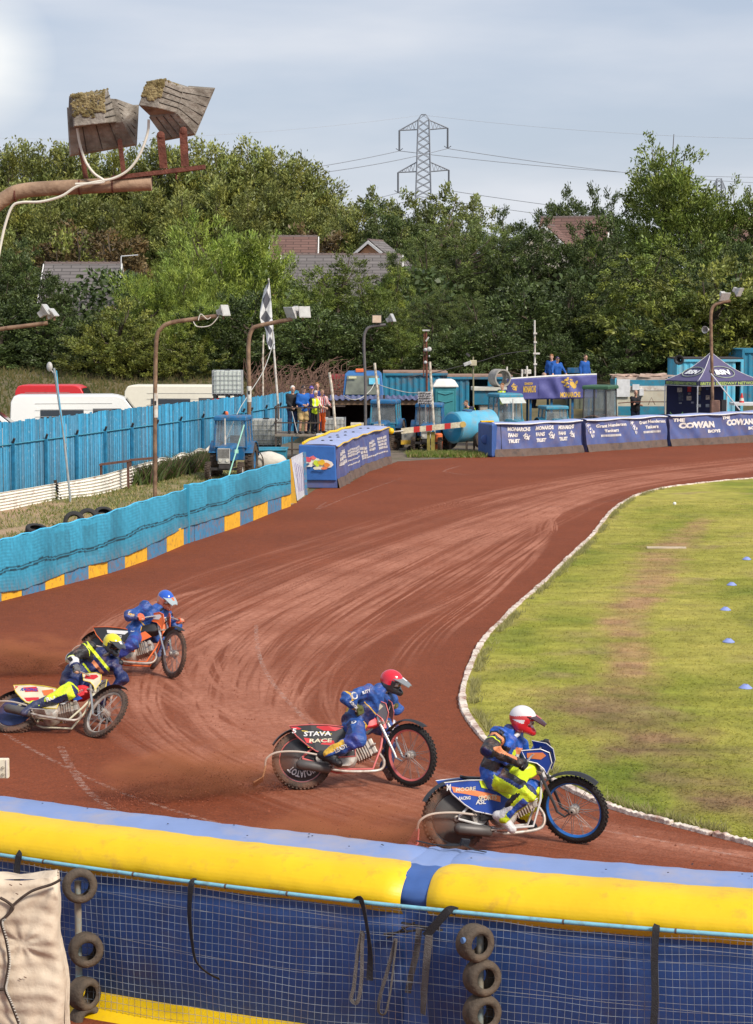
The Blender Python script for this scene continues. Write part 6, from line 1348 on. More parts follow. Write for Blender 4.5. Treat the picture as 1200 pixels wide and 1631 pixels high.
m_ban = M('purple_banner', (.085, .085, .28), .55, var=.12, vs=1.5, bump=.2, dirt=(.20, .20, .45, 1), da=.4, ds=1.5)
def banpt(px, v, lift=0):
 yb_ = 603.5-(px-809)*.045; yt = yb_; y1 = 637-(px-809)*.02; w_ = .05*math.sin(px*.21+v*3+math.sin(px*.07)*2)*(.35+.65*(px > 858))*math.sin(v*PI*.9+.2)
 return P(px, yt*v+y1*(1-v), yQ-.09+w_-lift)
mb = MB(); mb.grid(lambda u, v: banpt(808+143*u, v), 110, 14); bn = obj('banner', mb, m_ban, root, smooth=80); bn.modifiers.new('s', 'SOLIDIFY').thickness = .012
m_gold = M('gold_print', (.72, .45, .08), .6, var=.08)
def blobs(fn, c, sz, spec, m, parent, nm='emblem'):
 mb = MB()
 for (x, y, w_, h_, a) in spec:
  pts = [(c[0]+sz[0]*(x+w_*math.cos(t_)*math.cos(a)-h_*math.sin(t_)*math.sin(a)), c[1]+sz[1]*(y+w_*math.cos(t_)*math.sin(a)+h_*math.sin(t_)*math.cos(a))) for t_ in np.linspace(0, 2*PI, 11)[:-1]]
  mb.add([fn(u, v) for u, v in pts], [tuple(range(10))])
 return obj(nm, mb, m, parent)
bf = lambda u, v: banpt(u, v, .022+.0)
lion = [(-.2, .62, .25, .16, .4), (-.5, .35, .22, .14, -.6), (.0, .25, .30, .17, .3), (.35, .1, .22, .3, .2), (.55, -.2, .2, .3, 0), (.1, -.25, .35, .12, 0), (-.3, -.05, .2, .1, .7), (.75, .25, .12, .25, -.3), (.25, .6, .16, .1, -.5), (-.05, .85, .12, .1, 0)]
blobs(bf, (819, .55), (6, .27), lion, m_gold, bn); mb = MB(); write(mb, 'MONARCHS', (813, .10, 827, .24), bf, 0, .03); obj('lettering', mb, m_gold, bn)
mb = MB(); write(mb, 'EDINBURGH', (836, .68, 849, .80), bf, 0, .03); write(mb, 'MONARCHS', (834, .32, 854, .64), bf, 0, .04); obj('lettering', mb, m_gold, bn)
blobs(bf, (906, .62), (17, .36), lion, m_gold, bn); mb = MB(); write(mb, 'MONARCHS', (893, .06, 925, .30), bf, 0, .04); obj('lettering', mb, m_gold, bn)
m_gold2 = M('gold_cut', (.09, .09, .35), .6)
for px, y_, rz, lab, h_ in ((879, 93.3, R(-20), 'ginger person in a blue jacket standing behind on the banner platform', 1.78), (887, 92.5, R(20), 'person in blue with a navy cap leaning on the white rail of the banner platform', 1.68), (931, 93, R(35), 'short-haired person in a blue jacket alone at the right of the banner platform', 1.76)):
 cp = ('navy_cap', (.02, .02, .08)) if 'cap' in lab else None
 person((P(px, 640, y_).x, y_, zQ), rz, lab, Bj, ('navy', (.012, .015, .04)), ('ginger', (.28, .12, .05)) if 'ginger' in lab else BRN, h_, {'L': (.34, -.30, .98), 'R': (-.34, -.30, .98)} if cp else None, cap=cp, group='people on the banner platform')
person((P(851, 640, 92.6).x, 92.6, zQ-.62), R(70), 'person in a blue jacket stooping with their back turned on the banner platform', Bj, ('navy', (.012, .015, .04)), ('thin', (.38, .26, .19)), 1.74, {'L': (.2, -.5, .95), 'R': (-.2, -.5, .95)}, lean=.8, group='people on the banner platform')
slab('bench', 905, 586, 925, 594, 93.6, m_tb, .5)
o = bpy.data.objects['bench']; tag(o, 'dark box on the banner platform between two people in blue', 'box')
root = empty('antenna_mast', (P(853, 600, 92.6).x, 92.7, zQ), 'slim white antenna mast rising from the banner platform', 'antenna'); mb = MB(); mb.tube([P(853, 640, 92.7), P(852, 510, 92.7)], .04, 8); obj('mast', mb, m_polew, root)
mb = MB()
for y_, w_ in ((531, .16), (545, .14), (563, .3), (580, .16)): mb.box(P(853+(2 if w_ > .2 else 0), y_, 92.6), (w_, .08, .08))
pieces('clamp', mb, m_polew, root, bevel=.01)
root = empty('kiosk_trailer', (P(1020, 690, 95).x, 96.3, 0), 'white and blue kiosk trailer left of the purple gazebo', 'trailer')
slab('body', 981, 622, 1062, 690, 95, M('kiosk_cream', (.60, .55, .43), .7, var=.1, dirt=(.4, .3, .2, 1), da=.4, ds=3), 2.2, root, bevel=.03)
slab('blue_band', 981, 605, 1062, 614.5, 94.98, m_tb2, 2.26, root); slab('white_band', 981, 614.5, 1062, 622, 94.98, m_polew, 2.26, root)
slab('notice_panel', 983, 604, 1004, 632, 94.9, M('notice_white', (.70, .70, .70), .7), .03, root)
slab('blue_edge', 979.5, 602, 983, 660, 94.93, m_contl, .06, root)
mb = MB(); r = random.Random(5)
for k in range(30): c = P(r.uniform(985, 1061), r.uniform(596, 603), r.uniform(95.1, 97)); mb.box(c, (r.uniform(.4, 1.2), .3, .05), (r.uniform(-.1, .1), r.uniform(-.1, .1), r.uniform(-.3, .3)))
mb.box(((P(983, 600, 95).x+P(1061, 600, 95).x)/2, 96.2, P(1000, 603, 95).z), (P(1061, 600, 95).x-P(983, 600, 95).x, 2.3, .12)); obj('roof_litter', mb, M('faded_litter', (.50, .37, .30), .9, var=.3, vs=3), root)
slab('window_white', 1008, 612, 1019, 621, 94.9, M('notice_white', (.7, .7, .7), .7), .04, root); slab('meter_box', 1019, 619, 1026, 630, 94.88, M('notice_white', (.7, .7, .7), .7), .12, root)
slab('blue_skirt', 985, 647, 1060, 662, 94.4, m_tb2, .05, root)
person((P(1012, 690, 93.6).x, 93.6, P(1012, 688, 93.6).z+.10), R(8), 'stocky person in a black top with folded arms in front of the kiosk trailer', ('black', (.015, .015, .018)), ('navy', (.012, .015, .04)), BLD, 1.80, {'L': (-.10, -.32, 1.17), 'R': (.12, -.34, 1.14)})
mb = MB(); mb.tube([P(985, 642, 93.2), P(1012, 640, 93.2), P(1062, 640, 93.2)], .02, 5); mb.tube([P(1033, 645, 93.2), P(1038, 633, 93.2), P(1044, 645, 93.2)], .015, 5); tag(obj('thin_railing', mb, m_rust), 'thin rusty railing in front of the kiosk trailer', 'railing')
root = empty('gazebo', (P(1133, 700, 92).x, 92, 0), 'purple pop-up gazebo with white piping and green lettering on its edge', 'gazebo')
ap = P(1133, 561, 92.2); e1 = P(1060, 603, 92.0); e2 = P(1112, 608, 90.0); e2.z = e1.z = (e1.z+e2.z)/2-.02; dv = e1-e2; dv.z = 0; pr = Vector((dv.y, -dv.x, 0)).normalized()
if pr.x < 0: pr = -pr
e3 = P(1212, 600, 91.6); e3.z = e1.z; e4 = e1+(e3-e2); e4.z = e1.z; E = [e1, e2, e3, e4]; ctr_ = (e1+e3)/2; ap = Vector((ctr_.x, ctr_.y, ap.z)); ap.x = P(1133, 561, ctr_.y).x
m_gaz = M('gazebo_purple', (.080, .068, .155), .65, var=.08, bump=.15, bs=4); m_pip = M('piping_white', (.6, .6, .62), .7); m_val = M('valance_dark', (.045, .05, .085), .7); m_navy = M('gazebo_navy', (.016, .02, .085), .7, var=.1)
for i in range(4):
 a, b_ = E[i], E[(i+1) % 4]; mb = MB()
 def cf(u, v, a=a, b_=b_): p = a.lerp(b_, u); q = p.lerp(ap, v); q.z -= .16*math.sin(v*PI)*1.0; return q
 mb.grid(cf, 12, 10); can = obj('canopy', mb, m_gaz, root, smooth=True)
 mb = MB(); mb.hexa([a-Vector((0, 0, .22)), b_-Vector((0, 0, .22)), b_-Vector((0, 0, .22))+(ctr_-b_)*.01, a-Vector((0, 0, .22))+(ctr_-a)*.01, a, b_, b_+(ctr_-b_)*.01, a+(ctr_-a)*.01]); va = obj('valance', mb, m_val, root)
 mb = MB(); mb.tube([cf(0, v)+Vector((0, 0, .01)) for v in np.linspace(0, 1, 9)], .016, 5); mb.tube([a+Vector((0, 0, -.215)), b_+Vector((0, 0, -.215))], .012, 5); obj('piping', mb, m_pip, root)
 if i in (0, 1):
  nn = (b_-a).cross(Vector((0, 0, 1))).normalized(); nn = nn if nn.y < 0 else -nn
  fn = lambda u, v: a.lerp(b_, u)+Vector((0, 0, -.22+.22*v))+nn*.012
  mb = MB(); write(mb, 'BRITISH SPEEDWAY NETWORK', (.04, .22, .97, .80), fn, 0, .02); obj('lettering', mb, M('print_green', (.42, .55, .14), .6), va)
  c0 = cf(.5, .40); eu = (cf(.75, .4)-cf(.25, .4)).normalized(); ev = (cf(.5, .55)-cf(.5, .25)).normalized(); n2 = eu.cross(ev).normalized(); n2 = n2 if n2.y < 0 else -n2
  fo = lambda u, v: c0+eu*u+ev*v+n2*.05
  mb = MB(); q = [fo(.62*math.cos(t_), .36*math.sin(t_)) for t_ in np.linspace(0, 2*PI, 29)[:-1]]; mb.tube(q, .022, 5, closed=True); obj('logo_ring', mb, M('print_sage', (.32, .37, .30), .6), can)
  mb = MB(); write(mb, 'BSN', (-.42, -.16, .42, .16), fo, 0, .06, .2); obj('lettering', mb, M('print_white', (.75, .75, .75), .6), can)
mb = MB()
for p in E: mb.tube([p-Vector((0, 0, .2)), Vector((p.x, p.y, 0))], .028, 6)
pieces('leg', mb, m_pip, root)
bw0, bw1 = e1+Vector((.05, .05, 0)), e4+Vector((0, -.02, 0)); bw0 = P(1062, 640, 92.3); bw1 = P(1152, 640, 93.6)
mb = MB(); zt_ = e1.z-.1; mb.hexa([Vector((bw0.x, 92.3, 0)), Vector((bw1.x, 93.4, 0)), Vector((bw1.x, 93.45, 0)), Vector((bw0.x, 92.35, 0)), Vector((bw0.x, 92.3, zt_)), Vector((bw1.x, 93.4, zt_)), Vector((bw1.x, 93.45, zt_)), Vector((bw0.x, 92.35, zt_))]); wl_ = obj('back_wall', mb, m_navy, root)
for (px, py, w_, h_, c) in ((1081, 612, 6, 4, (.35, .36, .4)), (1081, 621, 12, 7, (.55, .48, .45)), (1097, 620, 9, 8, (.60, .05, .06)), (1083, 632, 12, 13, (.06, .07, .12)), (1096, 634, 12, 7, (.62, .52, .48)), (1112, 619, 11, 7, (.45, .42, .25)), (1112, 626, 8, 5, (.5, .45, .3)), (1126, 618, 9, 6, (.05, .10, .25)), (1126, 633, 10, 7, (.6, .5, .45)), (1112, 634, 10, 8, (.05, .09, .22)), (1098, 627, 5, 3, (.3, .3, .35)), (1084, 642, 5, 2, (.4, .4, .45)), (1103, 641, 6, 3, (.3, .3, .4)), (1111, 646, 12, 5, (.6, .62, .66)), (1126, 646, 9, 5, (.4, .43, .5))):
 dd = 92.3+(px-1062)/90*1.1-.03; c_, s_ = bxp(px-w_/2, py-h_/2, px+w_/2, py+h_/2, dd, .012); mb = MB(); mb.box(c_, s_); obj('sponsor_patch', mb, M('patch_%d_%d' % (int(c[0]*99), int(c[2]*99)), c, .7, var=.45, vs=12), wl_, bevel=.02)
mb = MB(); q = [P(1078+10*math.cos(t_), 656+6*math.sin(t_), 91) for t_ in np.linspace(0, PI, 9)]; mb.tube(q, .02, 5); tag(obj('green_hose', mb, M('green_hose', (.12, .3, .1), .6)), 'green hose loop showing above the air fence under the gazebo', 'hose')
mb = MB(); mb.tube([P(1133, 595, 89.4), P(1179, 653, 88.9)], .03, 6); tag(obj('guy_bar', mb, M('pale_bar', (.5, .5, .52), .5)), 'pale diagonal stay running down from the brown mast at the gazebo', 'stay')
mb = MB(); c = P(1140, 650, 89.6); mb.box((c.x, 89.7, .9), (.42, .4, 1.8), taper=.9); tag(obj('timber_block', mb, M('brown_block', (.20, .11, .08), .9, var=.3), bevel=.03), 'brown block at the foot of the mast in front of the gazebo', 'block')
slab('speaker_stack', 1150, 637, 1158, 655, 90, m_blackp, .4); tag(bpy.data.objects['speaker_stack'], 'small dark speaker cabinet at the right of the gazebo wall', 'speaker')
for px, py, d in ((1083, 573, 97.5), (1127, 525, 89.4)):
 c = P(px, py, d); root = empty('horn_speaker', c, 'black horn loudspeaker on the corner of the sky blue cabin' if px < 1100 else 'small white horn speaker on the brown mast by the gazebo', 'loudspeaker'); mb = MB(); m_ = m_blackp if px < 1100 else m_lampw
 mb.lathe(c, (-.3 if px < 1100 else -.8, -1, 0), [(-.12, .05), (0, .07), (.12, .13), (.2, .24 if px < 1100 else .16)], 20, cap=False); mb.cyl(c+Vector((0, .1, 0)), c+Vector((0, .3, 0)), .06, n=10); o = obj('horn', mb, m_, root, smooth=True); o.modifiers.new('s', 'SOLIDIFY').thickness = .01
 mb = MB(); mb.tube([c+Vector((0, .2, 0)), c+Vector((.02, .35, -.25))], .02, 5); obj('bracket', mb, m_stl, root)
root = empty('traffic_cone', G(1182, 716)+Vector((0, 5, 0)), 'small red and white traffic cone by the teal container at the right edge', 'cone'); cc_ = P(1182, 640, 94); mb = MB(); z0 = cc_.z
mb.lathe((cc_.x, 94, z0-.1), (0, 0, 1), [(0, .15), (.03, .15), (.03, .12), (.5, .03)], 14, cap=True); obj('cone', mb, m_red, root); mb = MB(); mb.lathe((cc_.x, 94, z0+.05), (0, 0, 1), [(0, .105), (.13, .08)], 14, cap=True); obj('white_sleeve', mb, m_polew, root)
slab('white_table', 1170, 642, 1215, 646, 93.4, M('table_white', (.72, .72, .72), .5), 1.4); o = bpy.data.objects['white_table']; tag(o, 'white table top carrying the traffic cone at the right edge', 'table')
mb = MB();
for px in (1174, 1212):
 c = P(px, 646, 93.5); mb.box((c.x, 93.5, c.z/2), (.05, .05, c.z))
pieces('leg', mb, m_blackp, o)
# ================================================================ far air fences with lettering
m_faf = M('worn_violet_blue_pvc', (0.085, 0.115, 0.29), 0.5, var=0.16, vs=1.6, bump=0.35, bs=5, dirt=(0.17, 0.14, 0.20, 1), da=0.55, ds=2.2, dth=0.55)
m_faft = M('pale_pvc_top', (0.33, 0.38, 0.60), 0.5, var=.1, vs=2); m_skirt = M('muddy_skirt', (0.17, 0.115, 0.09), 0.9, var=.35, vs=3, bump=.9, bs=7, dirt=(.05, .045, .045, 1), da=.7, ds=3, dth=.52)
m_prt = M('worn_white_print', (0.72, 0.68, 0.64), 0.7, var=.2, vs=8, dirt=(.30, .27, .40, 1), da=.5, ds=9, dth=.64); m_piple = M('white_edge', (.75, .73, .68), .6)
def farseg(path, label, h=1.30, th=0.8, group='air fence sections round the far bend', edge=None, seed=0, skirt=.28):
 C = spline(path, 10); ln = [0]
 for i in range(1, len(C)): ln.append(ln[-1]+(C[i]-C[i-1]).length)
 tot = ln[-1]; root = empty('air_fence', (C[0]+C[-1])/2, label, 'air fence', group)
 def at(s_):
  s_ = min(max(s_, 0), tot-1e-6); i = int(np.searchsorted(ln, s_, 'right'))-1; f = (s_-ln[i])/(ln[i+1]-ln[i]); p = C[i].lerp(C[i+1], f); tn = (C[min(i+2, len(C)-1)]-C[max(i-1, 0)]).normalized(); return p, tn
 def q(s_, t_, z, lift=0):
  p, tn = at(s_); nn = Vector((tn.y, -tn.x, 0))
  if nn.dot(Vector((0, -1, 0))+Vector((1, 0, 0))*.6) < 0: nn = -nn
  w_ = .035*math.sin(s_*1.9+seed+z*2)+.018*math.sin(s_*5.3+z*6+seed)+.012*math.sin(s_*11+z*9)
  lean_ = -.10*(z/h) if t_ == 0 else 0
  return p+nn*(w_*(t_ == 0)+lean_+lift-t_)+Vector((0, 0, z+.018*math.sin(s_*2.7+seed)*(z > .8)))
 n_ = max(20, int(tot/.09))
 mb = MB(); mb.grid(lambda u, v: q(tot*u, 0, skirt+(h-.06-skirt)*v), n_, 12); mb.grid(lambda u, v: q(tot*u, th, h*(1-v)), n_, 3)
 for e in (0, tot): mb.add([q(e, 0, .02), q(e, 0, h-.05), q(e, .08, h), q(e, th, h), q(e, th, .02)], [(0, 1, 2, 3, 4)])
 body = obj('body', mb, m_faf, root, smooth=70)
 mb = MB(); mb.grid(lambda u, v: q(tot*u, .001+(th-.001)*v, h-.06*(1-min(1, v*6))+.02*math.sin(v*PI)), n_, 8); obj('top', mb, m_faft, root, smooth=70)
 mb = MB(); mb.tube([q(tot*u, .02, h-.05)+Vector((0, -.01, .01)) for u in np.linspace(0, 1, n_)], .022, 5); obj('edge_tape', mb, edge or m_piple, root)
 mb = MB(); mb.grid(lambda u, v: q(tot*u, 0, .0+(skirt+.02)*v, .02+.05*(1-v)+.02*math.sin(u*tot*7)), n_, 4); obj('skirt', mb, m_skirt, root, smooth=70)
 fn = lambda s_, z: q(s_, 0, z, .018)
 globals()['segq'] = q; return root, body, fn, tot
def wr_(par, fn, items, m=m_prt, bold=.06, shear=0):
 for s_, bx in items:
  mb = MB(); write(mb, s_, bx, fn, 0, bold, shear); obj('lettering', mb, m, par)
g_ = lambda *l: [tuple(G(*p)[:2]) for p in l]
path = g_((787, 728), (850, 726), (932, 720.5), (1000, 716), (1066, 711), (1135, 708), (1205, 703), (1290, 697)); CC = spline(path, 24); cx_ = [proj((p.x, p.y, 0))[0] for p in CC]
def sub(p0, p1): return [(c.x, c.y) for c, x in zip(CC, cx_) if p0 <= x <= p1][::4]+[[(c.x, c.y) for c, x in zip(CC, cx_) if p0 <= x <= p1][-1]]
root, body, fn, tot = farseg(sub(786, 931), 'long far air fence section with fans trust lettering three times, its left end', seed=1)
k = tot/145
for i, x0 in enumerate((805, 845.5, 886)):
 s0 = (x0-786)*k; wr_(body, fn, [('MONARCHS', (s0, .98, s0+32*k, 1.14)), ('FANS', (s0, .75, s0+14.5*k, .90)), ('TRUST', (s0, .52, s0+17*k, .67))], shear=.15)
 blobs(fn, (s0+25.5*k, .72), (6.5*k, .21), lion, m_prt, body)
mb = MB(); mb.tube([fn((796-786)*k, .3), fn((796-786)*k, 1.2)], .012, 4); obj('seam', mb, m_blackp, body)
mb = MB(); a, b_ = G(762, 725), G(784, 729); dv_ = (G(800, 722)-a); mb.loft([[a+Vector((-.02, 0, z_)), b_+Vector((0, 0, z_)), b_+Vector((.35, .8, z_)), a+Vector((.35, .9, z_))] for z_ in (.0, 1.22, 1.30)]); eb = obj('end_cushion', mb, m_afin, root, bevel=.09, seg=4)
mb = MB(); c = P(773, 700, G(770, 727).y-.1); mb.ball(c, .17, 16, 10, sc=(1, .4, 1.1)); obj('round_pad', mb, m_afin, eb, smooth=True)
mb = MB(); mb.box(P(776, 671, b_.y-.06), (.5, .25, .05), (0, 0, .2)); obj('yellow_corner', mb, m_afyel, eb)
root, body, fn, tot = farseg(sub(932.5, 1065), 'long far air fence section with small white tankers lettering twice, its middle', seed=2)
k = tot/133
for x0, h0 in ((930, 0), (999, .04)):
 s0 = (x0-932.5)*k+.1
 blobs(fn, (s0+7*k, .86+h0), (7.5*k, .33), [(-.35, .55, .5, .38, .2), (.05, -.02, .5, .36, .2), (.45, -.6, .36, .34, .2), (.75, -.2, .18, .2, 0)], m_prt, body)
 mb = MB(); write(mb, 'G', (s0+1.5*k, .93+h0, s0+7.5*k, 1.15+h0), lambda u, v: fn(u, v)+Vector((0, -.02, .0)), 0, .03); write(mb, 'H', (s0+5*k, .76+h0, s0+10*k, .94+h0), lambda u, v: fn(u, v)+Vector((0, -.02, 0)), 0, .03); write(mb, 'T', (s0+9*k, .56+h0, s0+13*k, .74+h0), lambda u, v: fn(u, v)+Vector((0, -.02, 0)), 0, .03); obj('monogram', mb, M('print_blue', (.10, .12, .36), .7), body)
 wr_(body, fn, [('Grant Henderson', (s0+17*k, .96+h0, s0+62*k, 1.10+h0)), ('Tankers', (s0+28*k, .75+h0, s0+50*k, .88+h0))], bold=.045)
 mb = MB(); r = random.Random(2); x = s0+24*k
 while x < s0+53*k: w_ = r.uniform(.03, .06); mb.add([fn(x, .57+h0), fn(x+w_, .57+h0), fn(x+w_, .66+h0), fn(x, .66+h0)], [(0, 1, 2, 3)]); x += w_+.022
 obj('small_print', mb, m_prt, body)
root, body, fn, tot = farseg(sub(1066, 1288), 'purple-blue air fence section with large block lettering twice, right end of the long far fence', seed=3)
k = tot/222
for x0, h0 in ((1071, .0), (1138, .03)):
 s0 = (x0-1066)*k
 wr_(body, fn, [('THE', (s0, 1.02+h0, s0+14*k, 1.17+h0)), ('COWAN', (s0+7*k, .72+h0, s0+53*k, .99+h0)), ('BOYS', (s0+43*k, .50+h0, s0+63*k, .64+h0))], bold=.07)
root, body, fn, tot = farseg(g_((540, 778), (560, 765), (585, 752), (604, 745), (622, 739)), 'short blue air fence block with yellow tapes and a colourful end badge', h=1.38, th=1.25, group=None, edge=m_afyel, seed=4)
if 'group' in root: del root['group']
mb = MB(); mb.tube([fn(tot*u, 1.36)+Vector((-1.05, .25, .06)) for u in np.linspace(0, 1, 12)], .05, 5); obj('yellow_tape', mb, m_afyel, root)
mb = MB()
for u in (.12, .3, .45, .6, .85):
 for dx in (-.35, -.62): p = fn(tot*u, 1.36)+Vector((dx, .1, .05)); mb.ball(p, .045, 8, 5, sc=(1.2, 1, .5))
pieces('tape_tag', mb, m_blackp, root)
r = random.Random(6); mb = MB()
for (s0, s1, z0, z1, st) in ((.05, .22, .62, 1.10, .16), (.27, .50, .78, 1.02, .09), (.27, .50, .62, .68, .06), (.27, .50, .46, .53, .06), (.54, .64, .60, .90, .13), (.68, .79, .68, 1.02, .12), (.84, .95, .70, 1.08, .12), (.54, .96, .47, .53, .07)):
 z = z1
 while z > z0+.01:
  x = s0*tot
  while x < s1*tot: w_ = r.uniform(.05, .12); mb.add([fn(x, z-st*.75), fn(x+w_, z-st*.75), fn(x+w_*.8, z), fn(x+.01, z)], [(0, 1, 2, 3)]); x += w_+.03
  z -= st
obj('white_print', mb, m_prt, body)
mb = MB(); o_s = Vector((-.02, -.07, 0)); f4 = [segq(0, 1.25, .25)+o_s, segq(0, .0, .25)+o_s, segq(0, .0, 1.34)+o_s, segq(0, 1.25, 1.38)+o_s]
mb.loft([[p+Vector((0, 0, 0)) for p in f4], [p-o_s*.8 for p in f4]]); ec = obj('end_panel', mb, M('end_blue', (.03, .13, .42), .5, var=.15, vs=2, bump=.6, bs=4), root, bevel=.03)
efn = lambda u, v: f4[0].lerp(f4[1], u).lerp(f4[3].lerp(f4[2], u), v)+Vector((-.02, -.03, 0))
badge = [((.12, .62), (.75, .70, .6), .12, .08), ((.28, .60), (.65, .08, .12), .15, .10), ((.42, .66), (.7, .15, .15), .10, .07), ((.30, .45), (.75, .72, .68), .16, .10), ((.52, .50), (.60, .75, .05), .11, .12), ((.66, .52), (.80, .50, .03), .12, .11), ((.80, .46), (.75, .25, .05), .12, .09), ((.55, .36), (.8, .75, .6), .2, .06), ((.30, .47), (.05, .1, .2), .07, .05), ((.74, .36), (.80, .2, .08), .12, .06)]
mb = MB(); blobs(efn, (.5, .5), (.45, .22), [(-.3, .2, .6, .6, .1), (.4, -.1, .62, .6, -.1)], M('badge_back', (.78, .74, .66), .6), ec, 'badge')
for i, (c, col_, w_, h_) in enumerate(badge):
 rr = random.Random(i); pts = [(c[0]+w_*.8*math.cos(a)*rr.uniform(.7, 1.15), c[1]+h_*.8*math.sin(a)*rr.uniform(.6, 1.2)) for a in np.linspace(0, 2*PI, 10)[:-1]]
 mb = MB(); patch(mb, pts, lambda u, v: efn(u, v)+Vector((-.004*(i+1), -.006*(i+1), 0))); obj('badge_colour', mb, M('badge_%d' % i, col_, .6), ec)
mb = MB(); mb.tube([f4[0]+Vector((.1, 0, -.28)), f4[0]+Vector((.1, 0, 0))], .09, 8); obj('yellow_foot', mb, M('pale_foot', (.62, .5, .28), .8), root)
mb = MB(); p = fn(tot, .95); mb.ball(p+Vector((.05, 0, .25)), .12, 14, 10); obj('yellow_end', mb, m_afyel, root, smooth=True)
gD = 'blue disc markers on the infield'
for px, py, lab in ((1190, 893, 'blue disc marker farthest up the infield'), (1166, 934, 'blue disc marker second from the far end of the row'), (1156, 974, 'blue disc marker in the middle of the row on the infield'), (1161, 1025, 'blue disc marker second from the near end of the row'), (1188, 1099, 'blue disc marker nearest to the camera on the infield')):
 g = G(px, py); mb = MB(); mb.lathe((g.x, g.y, .02), (0, 0, 1), [(0, .10), (.012, .10), (.06, .04), (.065, .03), (.05, .03), (.0, .09)], 18, close=True); tag(obj('disc_marker', mb, M('marker_blue', (.24, .30, .62), .5), smooth=35), lab, 'marker', gD)
for px, py, lab, w_ in ((1062, 875, 'flat pale plank lying on the worn grass of the infield', .9), ):
 g = G(px, py); mb = MB(); mb.box((g.x, g.y, .04), (w_, .18, .03), (0, 0, -.05)); tag(obj('plank', mb, M('pale_plank', (.55, .45, .33), .8)), lab, 'plank')
g = G(1075, 805); mb = MB(); mb.ball((g.x, g.y, .05), .05, 10, 8); tag(obj('ball', mb, M('white_ball', (.75, .75, .72), .6), smooth=True), 'small white ball lying on the far infield grass', 'ball')
r = np.random.default_rng(44); n_ = 5000; gx = r.uniform(1.2, 4.2, n_); gy = r.normal(80.3, .55, n_); ok = gy > 79.2; gx = gx[ok]; gy = gy[ok]
blades('gate_grass', gx, gy, np.where(r.random((len(gx), 1)) > .4, np.array([[.13, .19, .03]]), np.array([[.28, .24, .09]])), .16, .05, 'rough grass growing round the striped barrier', seed=11)
# ================================================================ houses, pylons
def roofmat(name, c):
 m = bpy.data.materials.new(name); m.use_nodes = True; t = m.node_tree; n = t.nodes.new; l = t.links.new; b = t.nodes['Principled BSDF']; co = n('ShaderNodeTexCoord')
 br = n('ShaderNodeTexBrick'); br.inputs['Scale'].default_value = 1.0; br.inputs['Brick Width'].default_value = 1.1; br.inputs['Row Height'].default_value = .30; br.inputs['Mortar Size'].default_value = .035
 br.inputs['Color1'].default_value = (*c, 1); br.inputs['Color2'].default_value = (*[q*.75 for q in c], 1); br.inputs['Mortar'].default_value = (*[q*.4 for q in c], 1)
 uv_ = n('ShaderNodeUVMap'); uv_.uv_map = 'UVMap'; l(uv_.outputs[0], br.inputs['Vector']); l(br.outputs[0], b.inputs['Base Color']); b.inputs['Roughness'].default_value = .85; return m
m_rg = roofmat('grey_tiles', (.185, .165, .16)); m_rr = roofmat('red_brown_tiles', (.19, .105, .085)); m_brick = M('orange_brick', (.42, .22, .12), .9, var=.15, vs=3); m_harl = M('cream_render', (.62, .56, .46), .9, var=.05); m_fas = M('white_fascia', (.74, .73, .70), .6)
